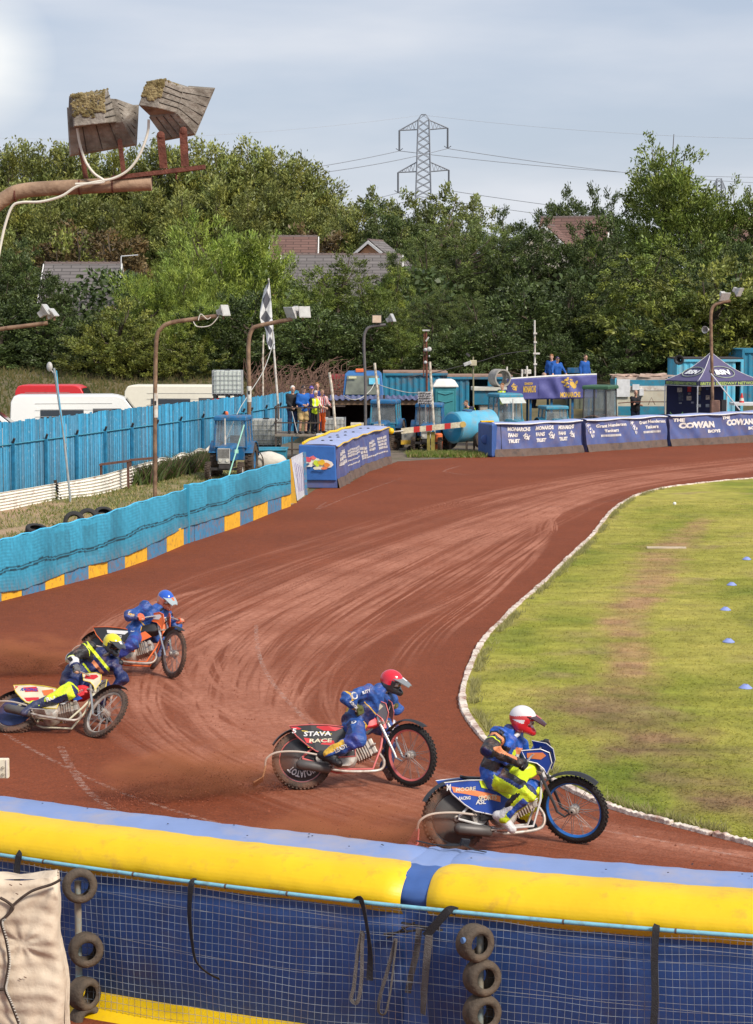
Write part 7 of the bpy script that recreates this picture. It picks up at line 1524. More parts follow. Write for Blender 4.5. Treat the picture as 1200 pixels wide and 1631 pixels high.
def house(rx0, rx1, ry, d, eave, mroof, label, hipr=0, wallm=m_brick, gable=None, rz=0, dep=8.0):
 """ridge from column rx0 to rx1 at image row ry; eaves drop by eave metres"""
 a, b_ = P(rx0, ry, d), P(rx1, ry, d); L_ = b_.x-a.x; zr = a.z; ze = zr-eave; z0 = tz(d, 0)-.3; hd_ = dep/2
 root = empty('house', ((a.x+b_.x)/2, d, z0), label, 'house', 'houses beyond the trees', rz); zr -= z0; ze -= z0; h_ = L_/2
 mb = MB(); mb.box((0, 0, ze/2), (L_-.3, dep-.7, ze));
 mb.add([(s_*(h_-.15), -hd_+.35, ze) for s_ in (1,)]+[((h_-.15), hd_-.35, ze), ((h_-.15), 0, zr-.15)], [(0, 1, 2)]); mb.add([(-(h_-.15), -hd_+.35, ze), (-(h_-.15), hd_-.35, ze), (-(h_-.15), 0, zr-.15)], [(0, 1, 2)])
 obj('wall', mb, wallm, root, local=True)
 V = [(-h_, 0, zr), (h_, 0, zr), (h_, -hd_, ze), (-h_, -hd_, ze), (h_, hd_, ze), (-h_, hd_, ze)]; me = bpy.data.meshes.new('roof'); me.from_pydata(V, [], [(3, 2, 1, 0), (4, 5, 0, 1)])
 ul = me.uv_layers.new(name='UVMap'); sl = math.hypot(hd_, eave); uvs = [(0, 0), (L_, 0), (L_, sl), (0, sl), (L_, 0), (0, 0), (0, sl), (L_, sl)]
 for i, q_ in enumerate(uvs): ul.data[i].uv = q_
 me.materials.append(mroof); o = bpy.data.objects.new('roof', me); COL.objects.link(o); o.parent = root; o.modifiers.new('s', 'SOLIDIFY').thickness = -.15
 mb = MB(); mb.tube([(-h_, 0, zr+.05), (h_, 0, zr+.05)], .13, 6); x = -h_
 while x < h_: mb.box((x, 0, zr+.14), (.1, .2, .12)); x += .45
 obj('ridge_tile', mb, M('ridge', (.16, .12, .11), .9), o, local=True)
 mb = MB()
 for s_ in (-1, 1):
  for y in (-1, 1): mb.hexa([(s_*(h_+.05), y*hd_, ze-.16), (s_*(h_+.12), y*hd_, ze-.16), (s_*(h_+.12), 0, zr-.16), (s_*(h_+.05), 0, zr-.16), (s_*(h_+.05), y*hd_, ze+.06), (s_*(h_+.12), y*hd_, ze+.06), (s_*(h_+.12), 0, zr+.06), (s_*(h_+.05), 0, zr+.06)])
 pieces('bargeboard', mb, m_fas, root, local=True)
 for x in np.linspace(-h_*.6, h_*.6, 3):
  mb = MB(); mb.box((x, -hd_+.33, ze*.5), (1.3, .06, 1.2)); f_ = obj('window', mb, m_fas, root, local=True); mb = MB(); mb.box((x, -hd_+.29, ze*.5), (1.1, .03, 1.0)); obj('pane', mb, m_glass, f_, local=True)
 return root
house(72, 192, 421, 128, 3.6, m_rg, 'house with a grey tiled roof and a television aerial, leftmost among the trees')
house(432, 506, 378, 152, 3.4, m_rr, 'house with a red-brown tiled roof behind the tall willow', rz=0)
house(450, 640, 407, 140, 4.2, m_rg, 'long grey-roofed house below the small orange gable', dep=9)
root = house(575, 622, 385, 150, 2.6, m_rg, 'small house with an orange brick gable facing the track', rz=R(62), dep=7)
house(862, 972, 347, 165, 4.8, m_rr, 'large red-tiled house right of centre beyond the trees', rz=R(-14), wallm=m_harl, dep=9)
root = house(845, 905, 360, 162, 3.2, m_rr, 'red-roofed house wing with a white-edged gable left of the large red roof', rz=R(70), wallm=m_harl, dep=7)
house(1110, 1230, 346, 185, 4.6, m_rr, 'reddish roof glimpsed behind the trees at the right edge', wallm=m_harl)
mb = MB(); a = P(193, 425, 127); mb.cyl(a, P(193, 408, 127), .04, n=6); mb.tube([P(193, 408, 127), P(220, 406, 127)], .035, 5); tag(obj('aerial', mb, m_pip), 'television aerial on the leftmost grey roof', 'aerial')
m_py = M('pylon_steel', (.27, .29, .33), .6, metal=.2, var=.1)
def pylon(px, ytop, d, label, wpx=18, wb=22, yb=330, arms=((195, 38, 4), (262, 40, 3)), wires=True, th=.13):
 c = P(px, ytop, d); z0 = tz(d, c.x); root = empty('pylon', (c.x, d, z0), label, 'pylon', 'electricity pylons', 0); sc = d/F
 zt = P(px, arms[0][0]-5, d).z; W_ = lambda z: (wpx+(P(px, 205, d).z-z)/sc*.055)*sc/2
 mb = MB(); zs = [zt-i*(zt-z0)/26 for i in range(27)]
 for i in range(26):
  za, zb = zs[i], zs[i+1]; wa, wb_ = W_(za), W_(zb); A = [Vector((c.x+sx_*wa, d+sy_*wa, za)) for sx_, sy_ in ((-1, -1), (1, -1), (1, 1), (-1, 1))]; B = [Vector((c.x+sx_*wb_, d+sy_*wb_, zb)) for sx_, sy_ in ((-1, -1), (1, -1), (1, 1), (-1, 1))]
  for j in range(4): k = (j+1) % 4; mb.tube([A[j], B[j]], th, 4); mb.tube([A[j], B[k]], th*.6, 3); mb.tube([A[k], B[j]], th*.6, 3)
 obj('tower', mb, m_py, root)
 mb = MB(); wt = W_(zt)
 for s_ in (-1, 1): mb.tube([(c.x+s_*wt, d, zt), (c.x+s_*wt*.4, d, c.z), (c.x-s_*wt*.4, d, c.z)], th*.8, 3); mb.tube([(c.x-s_*wt, d, zt), (c.x+s_*wt*.4, d, c.z)], th*.5, 3)
 obj('peak', mb, m_py, root); tips = []
 for ya, wa, sk in arms:
  for s_ in (-1, 1):
   z_ = P(px, ya+11, d).z; zu = P(px, ya-4, d).z; w0 = W_(z_); tp = Vector((c.x+s_*wa*sc, d, z_+(.4 if s_ > 0 else -.2)*.8)); mb = MB()
   lo_ = Vector((c.x+s_*w0, d, z_)); up_ = Vector((c.x+s_*w0, d, zu)); mb.tube([lo_, tp], th, 4); mb.tube([up_, tp], th, 4)
   for f in (.2, .4, .6, .8): mb.tube([lo_.lerp(tp, f), up_.lerp(tp, f-.12)], th*.5, 3); mb.tube([lo_.lerp(tp, f), up_.lerp(tp, f+.08)], th*.5, 3)
   obj('arm', mb, m_py, root); bt = tp-Vector((0, 0, 32*sc)); mb = MB(); mb.tube([tp, bt], th*1.5, 5); mb.tube([bt+Vector((-.7, 0, .5)), bt, bt+Vector((.7, 0, .5))], th*.7, 3); obj('insulator', mb, M('insulator', (.12, .13, .15), .4), root); tips.append(bt)
 return c, tips
c, tips = pylon(675, 182, 420, 'tall lattice electricity pylon with two pairs of arms, right of centre')
pylon(1146, 284, 900, 'small distant pylon at the right behind the tall tree', wpx=3, arms=((289, 10, 3), (305, 10, 3)), th=.16)
m_wr = M('power_wire', (.25, .27, .31), .6); mb_n = 0
for tip, ends in zip(tips, (((-60, 300), (1500, 268)), ((120, 292), (1500, 285)), ((100, 352), (1500, 372)), ((250, 345), (1500, 350)))):
 for (ex, ey) in ends:
  e = P(ex, ey, 300 if ex < 600 else 700)
  mb = MB(); n_ = 24; sag = 2.2 if ex < 600 else 4
  q = [tip.lerp(e, i/n_)-Vector((0, 0, sag*4*(i/n_)*(1-i/n_))) for i in range(n_+1)]; mb.tube(q, .065, 4); tag(obj('power_line', mb, m_wr), 'power line running %s from the %s %s arm of the tall pylon' % ('left' if ex < 600 else 'right', 'upper' if tip.z > 35 else 'lower', 'left' if tip.x < c.x else 'right'), 'power line', 'power lines strung from the pylon')
for ex, ey in ((-60, 218), (1500, 218)):
 e = P(ex, ey, 420); mb = MB(); t0 = P(675, 183, 420); mb.tube([t0.lerp(e, i/16)-Vector((0, 0, 8*4*(i/16)*(1-i/16)*.25)) for i in range(17)], .035, 3); tag(obj('power_line', mb, M('faint_wire', (.45, .48, .54), .6)), 'thin earth wire running %s from the very top of the pylon' % ('left' if ex < 0 else 'right'), 'power line')
# ================================================================ trees
m_bark = M('bark', (.10, .075, .055), .9, var=.3)
def crown(name, H, lobes, nclump, nleaf, up, lw, ll, m, seed, spread=.55, tintv=.35, yel=.3, fill=.25):
 """lobes: (x,y,z,rx,ry,rz) metres; clumps of leaf blades spread through them, sprays pointing outward and up"""
 nclump = int(nclump*.72); nleaf = int(nleaf*1.38); spread *= .84; tintv *= 1.35
 r = np.random.default_rng(seed); lobes = np.array(lobes, float); vol = (lobes[:, 3]*lobes[:, 4]*lobes[:, 5])**.67; pk = r.choice(len(lobes), nclump, p=vol/vol.sum())
 d = r.normal(size=(nclump, 3)); d /= np.linalg.norm(d, axis=1)[:, None]; rad = np.where(r.random(nclump) < fill, r.random(nclump)**.5, r.uniform(.82, 1.08, nclump))
 C = lobes[pk, :3]+d*rad[:, None]*lobes[pk, 3:]*(1+.12*np.sin(d[:, [0]]*9+seed)*np.cos(d[:, [2]]*8))
 ct = 1+r.normal(0, tintv*.5, nclump); cyl_ = r.random(nclump)*yel
 n_ = nclump*nleaf; ci = np.repeat(np.arange(nclump), nleaf); sd_ = d[ci]*np.array([1, 1, .6])+np.array([0, 0, up]); sd_ /= np.linalg.norm(sd_, axis=1)[:, None]
 s_ = r.uniform(-.5, 1, n_); base = C[ci]+sd_*s_[:, None]*spread+r.normal(0, spread*.34, (n_, 3))*np.array([1, 1, .7])
 ld = sd_+r.normal(0, .55, (n_, 3)); ld /= np.linalg.norm(ld, axis=1)[:, None]; sv = np.cross(ld, r.normal(size=(n_, 3))); sv /= np.linalg.norm(sv, axis=1)[:, None]
 L_ = ll*r.uniform(.6, 1.3, n_)[:, None]; w_ = lw*r.uniform(.6, 1.2, n_)[:, None]
 V = np.stack([base, base+ld*L_*.5+sv*w_*.5, base+ld*L_, base+ld*L_*.5-sv*w_*.5], 1).reshape(-1, 3); Q = np.arange(n_*4).reshape(-1, 4)
 k = np.clip(ct[ci]*(1+r.normal(0, .18, n_)), .35, 1.9)[:, None]*np.array([[1, 1, 1.]])*(1+cyl_[ci][:, None]*np.array([[.9, .35, -.2]])); c4 = np.concatenate([np.repeat(k, 4, 0), np.ones((n_*4, 1))], 1)
 return V, Q, c4
TR = {}
def treekind(key, H, lobes, nclump, nleaf, up, lw, ll, m, seed, trunk_r=.22, **kw):
 V, Q, c4 = crown(key, H, lobes, nclump, nleaf, up, lw, ll, m, seed, **kw)
 cr_ = fastmesh('crown', V, Q, m, False, None, c4); me_c = cr_.data; bpy.data.objects.remove(cr_)
 mb = MB(); r = random.Random(seed); top = H*.78; mb.tube([(0, 0, -.8), (.1, 0, H*.3), (-.1, .1, H*.55), (.05, 0, top)], [trunk_r, trunk_r*.8, trunk_r*.5, .04], 7)
 for lb in lobes:
  z0 = max(H*.12, min(lb[2]-lb[5]*.8, H*.6)); mb.tube([(0, 0, z0), (lb[0]*.5, lb[1]*.5, (z0+lb[2])/2+.2), (lb[0], lb[1], lb[2]), (lb[0]*1.2, lb[1]*1.2, lb[2]+lb[5]*.7)], [trunk_r*.5, trunk_r*.35, trunk_r*.2, .02], 5)
 TR[key] = (me_c, mb.mesh('trunk'), m, H)
def tree(key, px, ytop, d, label, cat='tree', wide=1.0, name=None, group='trees behind the pits', rz=None, ex=1.0):
 me_c, me_t, m, H = TR[key]; c = P(px, ytop, d); z0 = tz(d, c.x)-.1; s_ = (c.z-z0)/H
 o = bpy.data.objects.new(name or key, None); COL.objects.link(o); o.location = (c.x, d, z0); o.scale = (s_*wide, s_*wide, s_); o.rotation_euler = (0, 0, random.Random(px*7+d).uniform(0, 6.28) if rz is None else rz); tag(o, label, cat, group)
 a = bpy.data.objects.new('crown', me_c); COL.objects.link(a); a.parent = o; b_ = bpy.data.objects.new('trunk', me_t); COL.objects.link(b_); b_.parent = o
 if not me_t.materials: me_t.materials.append(m_bark)
 return o
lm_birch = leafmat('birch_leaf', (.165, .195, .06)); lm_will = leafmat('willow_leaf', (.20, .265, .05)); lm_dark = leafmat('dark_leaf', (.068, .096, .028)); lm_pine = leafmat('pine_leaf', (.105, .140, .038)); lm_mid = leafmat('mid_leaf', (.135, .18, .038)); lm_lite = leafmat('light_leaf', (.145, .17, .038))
def lobeset(seed, n_, H, W_, zlo=.2, top=1.0, nar=.6, sz=.3):
 r = random.Random(seed); out = []
 for i in range(n_):
  z = H*(zlo+(top-.12-zlo)*i/(n_-1)); f = (1-abs((z/H-.42)/.6)**2)*nar+(1-nar)*(1-(z/H)**2.2)+.12; a = r.uniform(0, 6.28)+i*2.4; q = W_*.5*max(.15, f)
  out.append((q*.55*math.cos(a), q*.55*math.sin(a), z, q*.72*r.uniform(.8, 1.2), q*.72*r.uniform(.8, 1.2), H*sz*.5*r.uniform(.8, 1.2)))
 return out
treekind('birch_tree', 16, lobeset(1, 13, 16, 5.6, .12, sz=.24, nar=.25)+[(0, 0, 15.2, .5, .5, 1.4)], 560, 50, 1.3, .13, .36, lm_birch, 1, spread=.85, yel=.5)
treekind('birch', 16, lobeset(12, 12, 16, 5.8, .12, sz=.22, nar=.3)+[(.3, 0, 15.0, .6, .6, 1.5), (-.8, 0, 14.2, .4, .4, 1.3)], 540, 50, 1.3, .13, .36, lm_birch, 12, spread=.85, yel=.6)
treekind('willow_tree', 9, lobeset(3, 12, 9, 9.5, .12, sz=.36, nar=.9), 560, 60, 1.3, .075, .34, lm_will, 3, spread=.62, yel=.35)
treekind('dark_tree', 11, lobeset(5, 12, 11, 7.5, .10, sz=.28), 520, 58, .2, .12, .25, lm_dark, 5, spread=.6)
treekind('pine_tree', 12, [(q[0]*1.1, q[1]*1.1, q[2], q[3], q[4], q[5]*.45) for q in lobeset(7, 17, 12, 9.5, .14, sz=.26)], 560, 62, .15, .06, .24, lm_pine, 7, spread=.5, fill=.15, tintv=.5)
treekind('larch_tree', 9, lobeset(9, 12, 9, 5.6, .06, sz=.25, nar=.2), 460, 56, .5, .075, .26, lm_mid, 9, spread=.5)
treekind('oak_tree', 11, lobeset(14, 13, 11, 10, .25, sz=.3, nar=.95), 520, 52, .1, .14, .25, lm_birch, 14, spread=.6)
treekind('lime_tree', 12, lobeset(16, 14, 12, 8.5, .06, sz=.26, nar=.5), 620, 56, -.55, .12, .27, lm_mid, 16, spread=.62, tintv=.5, yel=.5)
treekind('poplar_tree', 17, lobeset(18, 12, 14, 9.2, .14, sz=.25, nar=.75)+[(-2.2, 0, 11.2, 1.6, 1.4, 1.7), (1.6, 0, 11.4, 1.9, 1.5, 1.9), (0, 0, 12.2, 1.6, 1.4, 1.6), (2.8, 0, 9.6, 1.7, 1.5, 1.6)]+[(-2.5, 0, 13.0, .9, .9, 2.2), (-1.0, 0, 14.2, .7, .7, 2.3), (1.9, 0, 13.6, .7, .7, 2.4), (3.2, .3, 11.8, .8, .8, 1.8), (.4, .5, 13.3, 1, 1, 1.8)], 900, 54, 1.1, .12, .28, lm_mid, 18, spread=.7, fill=.35, yel=.35, trunk_r=.2)
treekind('bush', 5, lobeset(20, 9, 5, 6.5, .12, sz=.42, nar=.95), 330, 56, .5, .10, .24, lm_lite, 20, spread=.5, yel=.4)
treekind('shrub', 5, lobeset(21, 9, 5, 6.5, .12, sz=.42, nar=.95), 300, 56, .3, .11, .24, lm_dark, 21, spread=.5, yel=.2)
treekind('rowan', 6, lobeset(22, 9, 6, 6, .15, sz=.4, nar=.9), 300, 48, .3, .12, .25, leafmat('rust_leaf', (.13, .09, .04)), 22, spread=.5)
W1 = ('birch_tree', 'birch')
far = [(-30, 262, 188), (8, 244, 186), (36, 237, 192), (66, 246, 185), (92, 241, 190), (120, 238, 186), (150, 250, 194), (182, 246, 188), (212, 250, 190), (243, 236, 186), (268, 246, 193), (296, 243, 185), (322, 234, 190), (350, 247, 186), (376, 250, 193), (401, 236, 187), (428, 252, 190), (452, 256, 186), (478, 258, 192), (500, 276, 188), (520, 292, 190), (30, 300, 172), (80, 318, 170), (130, 300, 174), (180, 325, 170), (230, 300, 172), (290, 310, 170), (340, 295, 174), (395, 310, 170), (440, 300, 173), (490, 318, 170), (540, 330, 178)]
wd = ['first', 'second', 'third', 'fourth', 'fifth', 'sixth', 'seventh', 'eighth', 'ninth', 'tenth', 'eleventh', 'twelfth', '13th', '14th', '15th', '16th', '17th', '18th', '19th', '20th', '21st']
for i, (px, yt, d) in enumerate(far): tree(W1[i % 2], px, yt, d, ('birch on the skyline of the left wood, %s from the left edge' % wd[i]) if i < 21 else ('lower birch in front of the left wood, %s from the left edge' % wd[i-21]), name='birch_tree', group='birches of the wood at the upper left', wide=1.1)
for i, (px, yt, d, k, lab, w_) in enumerate([
 (585, 303, 185, 'oak_tree', 'dark rounded oak on the skyline just left of the pylon', .8), (662, 308, 178, 'oak_tree', 'broad oak covering the left foot of the pylon', .85), (700, 298, 175, 'oak_tree', 'broad oak right in front of the pylon foot', .9), (750, 316, 180, 'oak_tree', 'oak right of the pylon with a low rounded top', .8),
 (560, 335, 165, 'birch', 'birch between the left wood and the pylon', 1), (620, 335, 165, 'dark_tree', 'dark tree below the oaks left of the pylon', 1), (905, 312, 178, 'dark_tree', 'small dark tree left of the red roof skyline', .7), (938, 310, 176, 'dark_tree', 'small dark tree standing just above the red roof', .7), (960, 318, 170, 'dark_tree', 'dark tree between the red roof and the tall poplar', .7), (810, 345, 170, 'dark_tree', 'dark tree on the skyline left of the red-roofed house', .8),
 (1062, 188, 132, 'poplar_tree', 'very tall tree with feathery tips, highest at the right', 1.05), (1205, 262, 128, 'poplar_tree', 'tall leafy tree cut by the right edge', .9), (1130, 330, 150, 'dark_tree', 'dark tree between the tall poplar and the right edge tree', 1), (1005, 330, 140, 'dark_tree', 'dark tree left of the foot of the tall poplar', 1),
 (190, 380, 140, 'rowan', 'rust-tinged tree right of the leftmost grey roof', 1), (150, 370, 145, 'rowan', 'rust-tinged tree above the leftmost grey roof', 1), (525, 372, 156, 'rowan', 'rusty autumn tree between the two middle roofs', 1), (100, 392, 142, 'bush', 'pale green bush peeping above the leftmost grey roof', .8)]):
 tree(k, px, yt, d, lab, wide=w_)
near_ = [(-10, 408, 118, 'dark_tree', 'dark tree at the left edge in front of the house', 1.0), (45, 392, 120, 'dark_tree', 'large dark green tree left of the grey-roofed house', 1.0), (85, 462, 118, 'dark_tree', 'dark tree covering the left part of the grey roof', .8), (150, 492, 112, 'dark_tree', 'low dark tree below the leftmost grey roof', .9),
 (285, 410, 114, 'willow_tree', 'bright willow left half of the tall pale clump', .9), (352, 362, 118, 'willow_tree', 'tallest bright green willow left of the chequered flag', 1.05), (415, 390, 120, 'willow_tree', 'bright willow beside the red-brown roof', .9), (240, 450, 112, 'willow_tree', 'lower bright willow at the left side of the clump', .9), (190, 490, 108, 'bush', 'pale bush left of the willows', 1.1), (320, 480, 108, 'willow_tree', 'low willow behind the cream van', 1.0), (400, 480, 108, 'shrub', 'dark shrub below the bright willows', 1.2), (455, 465, 110, 'lime_tree', 'drooping tree behind the chequered flag', .8),
 (540, 402, 112, 'larch_tree', 'bright green larch between the grey roofs', 1.15), (500, 450, 110, 'larch_tree', 'larch at the left of the bright one', 1.0), (585, 440, 110, 'larch_tree', 'feathery larch left of the big pine', 1.0), (630, 415, 114, 'lime_tree', 'feathery green tree in front of the grey roof end', .7),
 (730, 335, 126, 'pine_tree', 'large spreading pine in the middle of the tree belt', 1.15), (790, 352, 128, 'pine_tree', 'pine with layered boughs at the right of the largest pine', .9), (680, 365, 124, 'pine_tree', 'pine at the left of the largest pine', .85), (845, 355, 124, 'dark_tree', 'dark upright tree right of the pines', .9), (690, 450, 108, 'pine_tree', 'lower pine behind the toilet cabin', 1.0), (760, 460, 108, 'pine_tree', 'lower pine behind the white antenna mast', 1.0),
 (880, 380, 122, 'dark_tree', 'dark tree below the left edge of the red roof', 1.0), (930, 368, 122, 'dark_tree', 'tall dark tree in front of the red-roofed house', .8), (975, 385, 124, 'dark_tree', 'dark tree just right of the red-roofed house', .9), (905, 440, 114, 'dark_tree', 'dark tree behind the people on the banner platform', 1.0), (850, 460, 112, 'shrub', 'dark rounded tree behind the antenna mast', 1.1), (960, 450, 114, 'dark_tree', 'dark tree above the kiosk trailer', .9),
 (1035, 385, 110, 'lime_tree', 'drooping lime tree with layered branches left of the gazebo mast', 1.1), (1085, 400, 116, 'dark_tree', 'dark tree behind the twin lamps at the right', 1.0), (1140, 440, 108, 'bush', 'pale green bushy tree right of the gazebo mast', 1.25), (1195, 430, 110, 'bush', 'pale green bushy tree cut by the right edge', 1.2), (1180, 380, 122, 'dark_tree', 'dark tree above the pale bush at the right edge', 1.0), (1235, 400, 116, 'dark_tree', 'dark tree just past the right edge', 1.0),
 (590, 510, 106, 'shrub', 'dark shrub behind the brush heap', 1.4), (520, 500, 106, 'shrub', 'dark shrub right of the chequered flag', 1.3), (640, 520, 105, 'larch_tree', 'low larch behind the lorry', 1.1), (800, 520, 106, 'shrub', 'dark shrub behind the concrete ring', 1.3), (900, 540, 107, 'shrub', 'dark shrub behind the banner platform people', 1.3), (1000, 520, 106, 'shrub', 'dark shrub behind the kiosk trailer', 1.2), (60, 500, 112, 'shrub', 'dark shrub on the bank behind the thin leaning pole', 1.5), (0, 490, 112, 'shrub', 'dark shrub on the bank at the left edge', 1.5), (125, 520, 110, 'shrub', 'dark shrub on the bank above the red van', 1.4), (230, 530, 107, 'bush', 'pale shrub on the bank left of the first verge mast', 1.2), (290, 535, 106, 'bush', 'pale shrub on the bank right of the first verge mast', 1.2), (355, 540, 106, 'shrub', 'dark shrub behind the raised white tank', 1.2), (735, 530, 104, 'shrub', 'dark shrub behind the camera pole', 1.2), (1070, 520, 107, 'shrub', 'dark shrub behind the sky blue cabin', 1.2)]
for q in near_: tree(q[3], q[0], q[1], q[2], q[4], wide=q[5], name=q[3])
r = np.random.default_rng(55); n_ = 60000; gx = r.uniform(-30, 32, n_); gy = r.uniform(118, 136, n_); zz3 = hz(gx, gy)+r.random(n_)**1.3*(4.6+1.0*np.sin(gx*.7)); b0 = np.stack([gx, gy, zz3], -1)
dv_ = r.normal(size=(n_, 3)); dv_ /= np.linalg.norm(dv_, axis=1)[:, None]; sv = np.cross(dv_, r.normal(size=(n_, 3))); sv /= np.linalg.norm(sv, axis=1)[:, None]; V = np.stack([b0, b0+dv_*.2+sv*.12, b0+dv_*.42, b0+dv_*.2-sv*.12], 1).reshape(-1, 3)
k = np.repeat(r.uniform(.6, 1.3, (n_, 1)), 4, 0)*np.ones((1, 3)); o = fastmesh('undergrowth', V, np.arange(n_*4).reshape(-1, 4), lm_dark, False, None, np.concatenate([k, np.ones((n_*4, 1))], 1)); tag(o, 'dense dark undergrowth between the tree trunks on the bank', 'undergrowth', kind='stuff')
# ================================================================ speedway motorcycles
m_rub = M('shale_caked_rubber', (.085, .058, .045), .9, var=.3, vs=8, bump=.7, bs=60, dirt=(.22, .10, .06, 1), da=.6, ds=9, dth=.55); m_rubk = M('black_rubber', (.022, .019, .018), .75, var=.3, bump=.5, bs=60)
m_chr = M('chrome', (.55, .54, .52), .25, metal=.8, var=.1); m_alu = M('dusty_alloy', (.48, .44, .39), .45, metal=.35, var=.25, vs=14, dirt=(.3, .15, .09, 1), da=.7, ds=9); m_sil = M('grey_silencer', (.11, .10, .095), .5, metal=.3, var=.2, vs=9); m_blk = M('satin_black', (.015, .015, .017), .45)
m_w = M('panel_white', (.74, .73, .72), .4, var=.05)
def bike(spec):
 nm, x, y, yaw, lean, steer = spec['label'], *spec['pos'], R(spec['yaw']), R(spec['lean']), R(spec['steer'])
 root = empty('speedway_motorcycle', (x, y, 0), nm, 'motorcycle', 'speedway motorcycles on the track'); root.rotation_mode = 'QUATERNION'
 Rm = Matrix.Rotation(yaw, 3, 'Z') @ Matrix.Rotation(-lean, 3, 'X') @ Matrix.Rotation(-R(spec.get('pitch', 0)), 3, 'Y'); root.rotation_quaternion = Rm.to_quaternion();
 ax0 = Vector((-.36, 0, .93)).normalized(); hp0 = Vector((.93, 0, .74)); o0 = Rm @ (hp0+Matrix.Rotation(steer, 3, ax0) @ (Vector((1.28, 0, .36))-hp0)); g0 = G(*spec['fax'], o0.z+.01)-o0; root.location = (g0.x, g0.y, .01)
 ax = Vector((-.36, 0, .93)).normalized(); hp = Vector((.93, 0, .74)); SR = Matrix.Rotation(steer, 3, ax)
 def fr(mb): mb.v = [tuple(hp+SR @ (Vector(v)-hp)) for v in mb.v]; return mb
 def o_(n, mb, m, par=None, **k): return obj(n, mb, m, par or root, local=True, **k)
 A = spec['frame']; PM = spec['panel']
 def whl(name, c, Ro, w_, front):
  ti = fr if front else (lambda q: q); th_ = .056 if front else .072; mb = tyre_mb(c, (0, 1, 0), Ro, Ro-th_, w_, n=56)
  for k in range(46):
   a = 2*PI*k/46
   for sg in (-1, 0, 1): mb.box(Vector(c)+Vector(((Ro+.002)*math.cos(a+.06*(sg == 0)), sg*w_*.30, (Ro+.002)*math.sin(a+.06*(sg == 0)))), (.016, w_*.22, .02), Euler((0, -a, 0)).to_matrix())
  mt = spec.get('ftyre', m_rubk) if front else m_rub
  W_ = o_(name, ti(mb), mt, smooth=40)
  mb = MB(); r1 = Ro-th_+.003; mb.lathe(c, (0, 1, 0), [(-w_*.34, r1+.012), (-w_*.36, r1-.008), (-w_*.12, r1-.024), (w_*.12, r1-.024), (w_*.36, r1-.008), (w_*.34, r1+.012)], 56); o_('rim', ti(mb), spec['rim'] if front or not spec.get('rrim') else spec['rrim'], W_, smooth=40)
  mb = MB(); mb.lathe(c, (0, 1, 0), [(-.075, .012), (-.07, .03), (-.05, .032), (-.045, .05), (.045, .05), (.05, .032), (.07, .03), (.075, .012)], 18); o_('hub', ti(mb), m_alu, W_, smooth=40)
  if front or not spec.get('disc'):
   mb = MB()
   for k in range(28):
    a = 2*PI*k/28; b_ = a+.32*(1 if k % 2 else -1); s_ = (.04 if k % 4 < 2 else -.04); mb.tube([Vector(c)+Vector((.048*math.cos(a), s_, .048*math.sin(a))), Vector(c)+Vector(((r1-.02)*math.cos(b_), 0, (r1-.02)*math.sin(b_)))], .0028, 4)
   o_('spokes', ti(mb), M('spoke_steel', (.30, .29, .28), .55, metal=.2), W_)
  if not front:
   mb = MB(); mb.lathe(c, (0, 1, 0), [(-.050, .03), (-.062, .08), (-.050, r1-.02), (-.044, r1-.015), (-.04, .05)], 40); D_ = o_('wheel_cover', mb, spec.get('disc') or M('muddy_cover', (.11, .08, .07), .7, var=.3, vs=6), W_, smooth=50)
   if spec.get('disctext'):
    mb = MB(); a_, Fs = text_tris(spec['disctext'], .03); base = -2.55
    mb.add([Vector(c)+Vector(((.13+.08*v)*math.cos(base+u*1.9), -.060, (.13+.08*v)*math.sin(base+u*1.9))) for u, v in a_], Fs); o_('lettering', mb, m_w, D_)
 whl('rear_wheel', (0, 0, .33), .33, .10, False); whl('front_wheel', (1.28, 0, .36), .350, .060, True)
 mb = MB()
 for s_ in (-1, 1): mb.tube([(.93, 0, .80), (.62, s_*.05, .70), (.30, s_*.09, .60), (0, s_*.10, .345)], .0135, 8); mb.tube([(.95, 0, .70), (.90, s_*.05, .45), (.80, s_*.08, .20), (.40, s_*.09, .20), (0, s_*.10, .33)], .0135, 8)
 mb.tube([(.92, 0, .86), (.955, 0, .68)], .030, 10); mb.tube([(.62, 0, .70), (.52, 0, .40)], .018, 8); mb.tube([(.35, 0, .20), (.30, 0, .60)], .015, 6); o_('frame', mb, A, smooth=40)
 mb = MB(); mb.lathe((.50, -.10, .33), (0, 1, 0), [(-.03, .02), (-.03, .10), (0, .125), (.16, .125), (.19, .10), (.19, .02)], 24, cap=True); E_ = o_('engine', mb, m_alu, smooth=40)
 mb = MB(); cd = Vector((.92, 0, .40)).normalized(); c0 = Vector((.58, 0, .37)); RM = cd.to_track_quat('Z', 'Y').to_matrix()
 mb.box(c0+cd*.12, (.15, .17, .22), RM)
 o_('cylinder', mb, m_alu, E_, bevel=.01)
 mb = MB()
 for k in range(6): mb.box(c0+cd*(.035+.03*k), (.185, .20, .009), RM)
 pieces('cooling_fin', mb, m_alu, E_, local=True)
 mb = MB(); mb.box(c0+cd*.245, (.17, .18, .055), RM); mb.box(c0+cd*.255+Vector((0, -.1, 0)), (.11, .02, .05), RM); pieces('rocker_cover', mb, m_alu, E_, local=True, bevel=.012)
 mb = MB(); mb.lathe((.24, -.09, .34), (0, 1, 0), [(0, .02), (0, .085), (.04, .09), (.06, .02)], 18, cap=True); o_('clutch', mb, m_alu, smooth=40)
 mb = MB(); mb.box((.37, -.115, .335), (.30, .025, .075), (0, -.03, 0)); o_('chain_guard', mb, spec.get('guard', m_blk), bevel=.01)
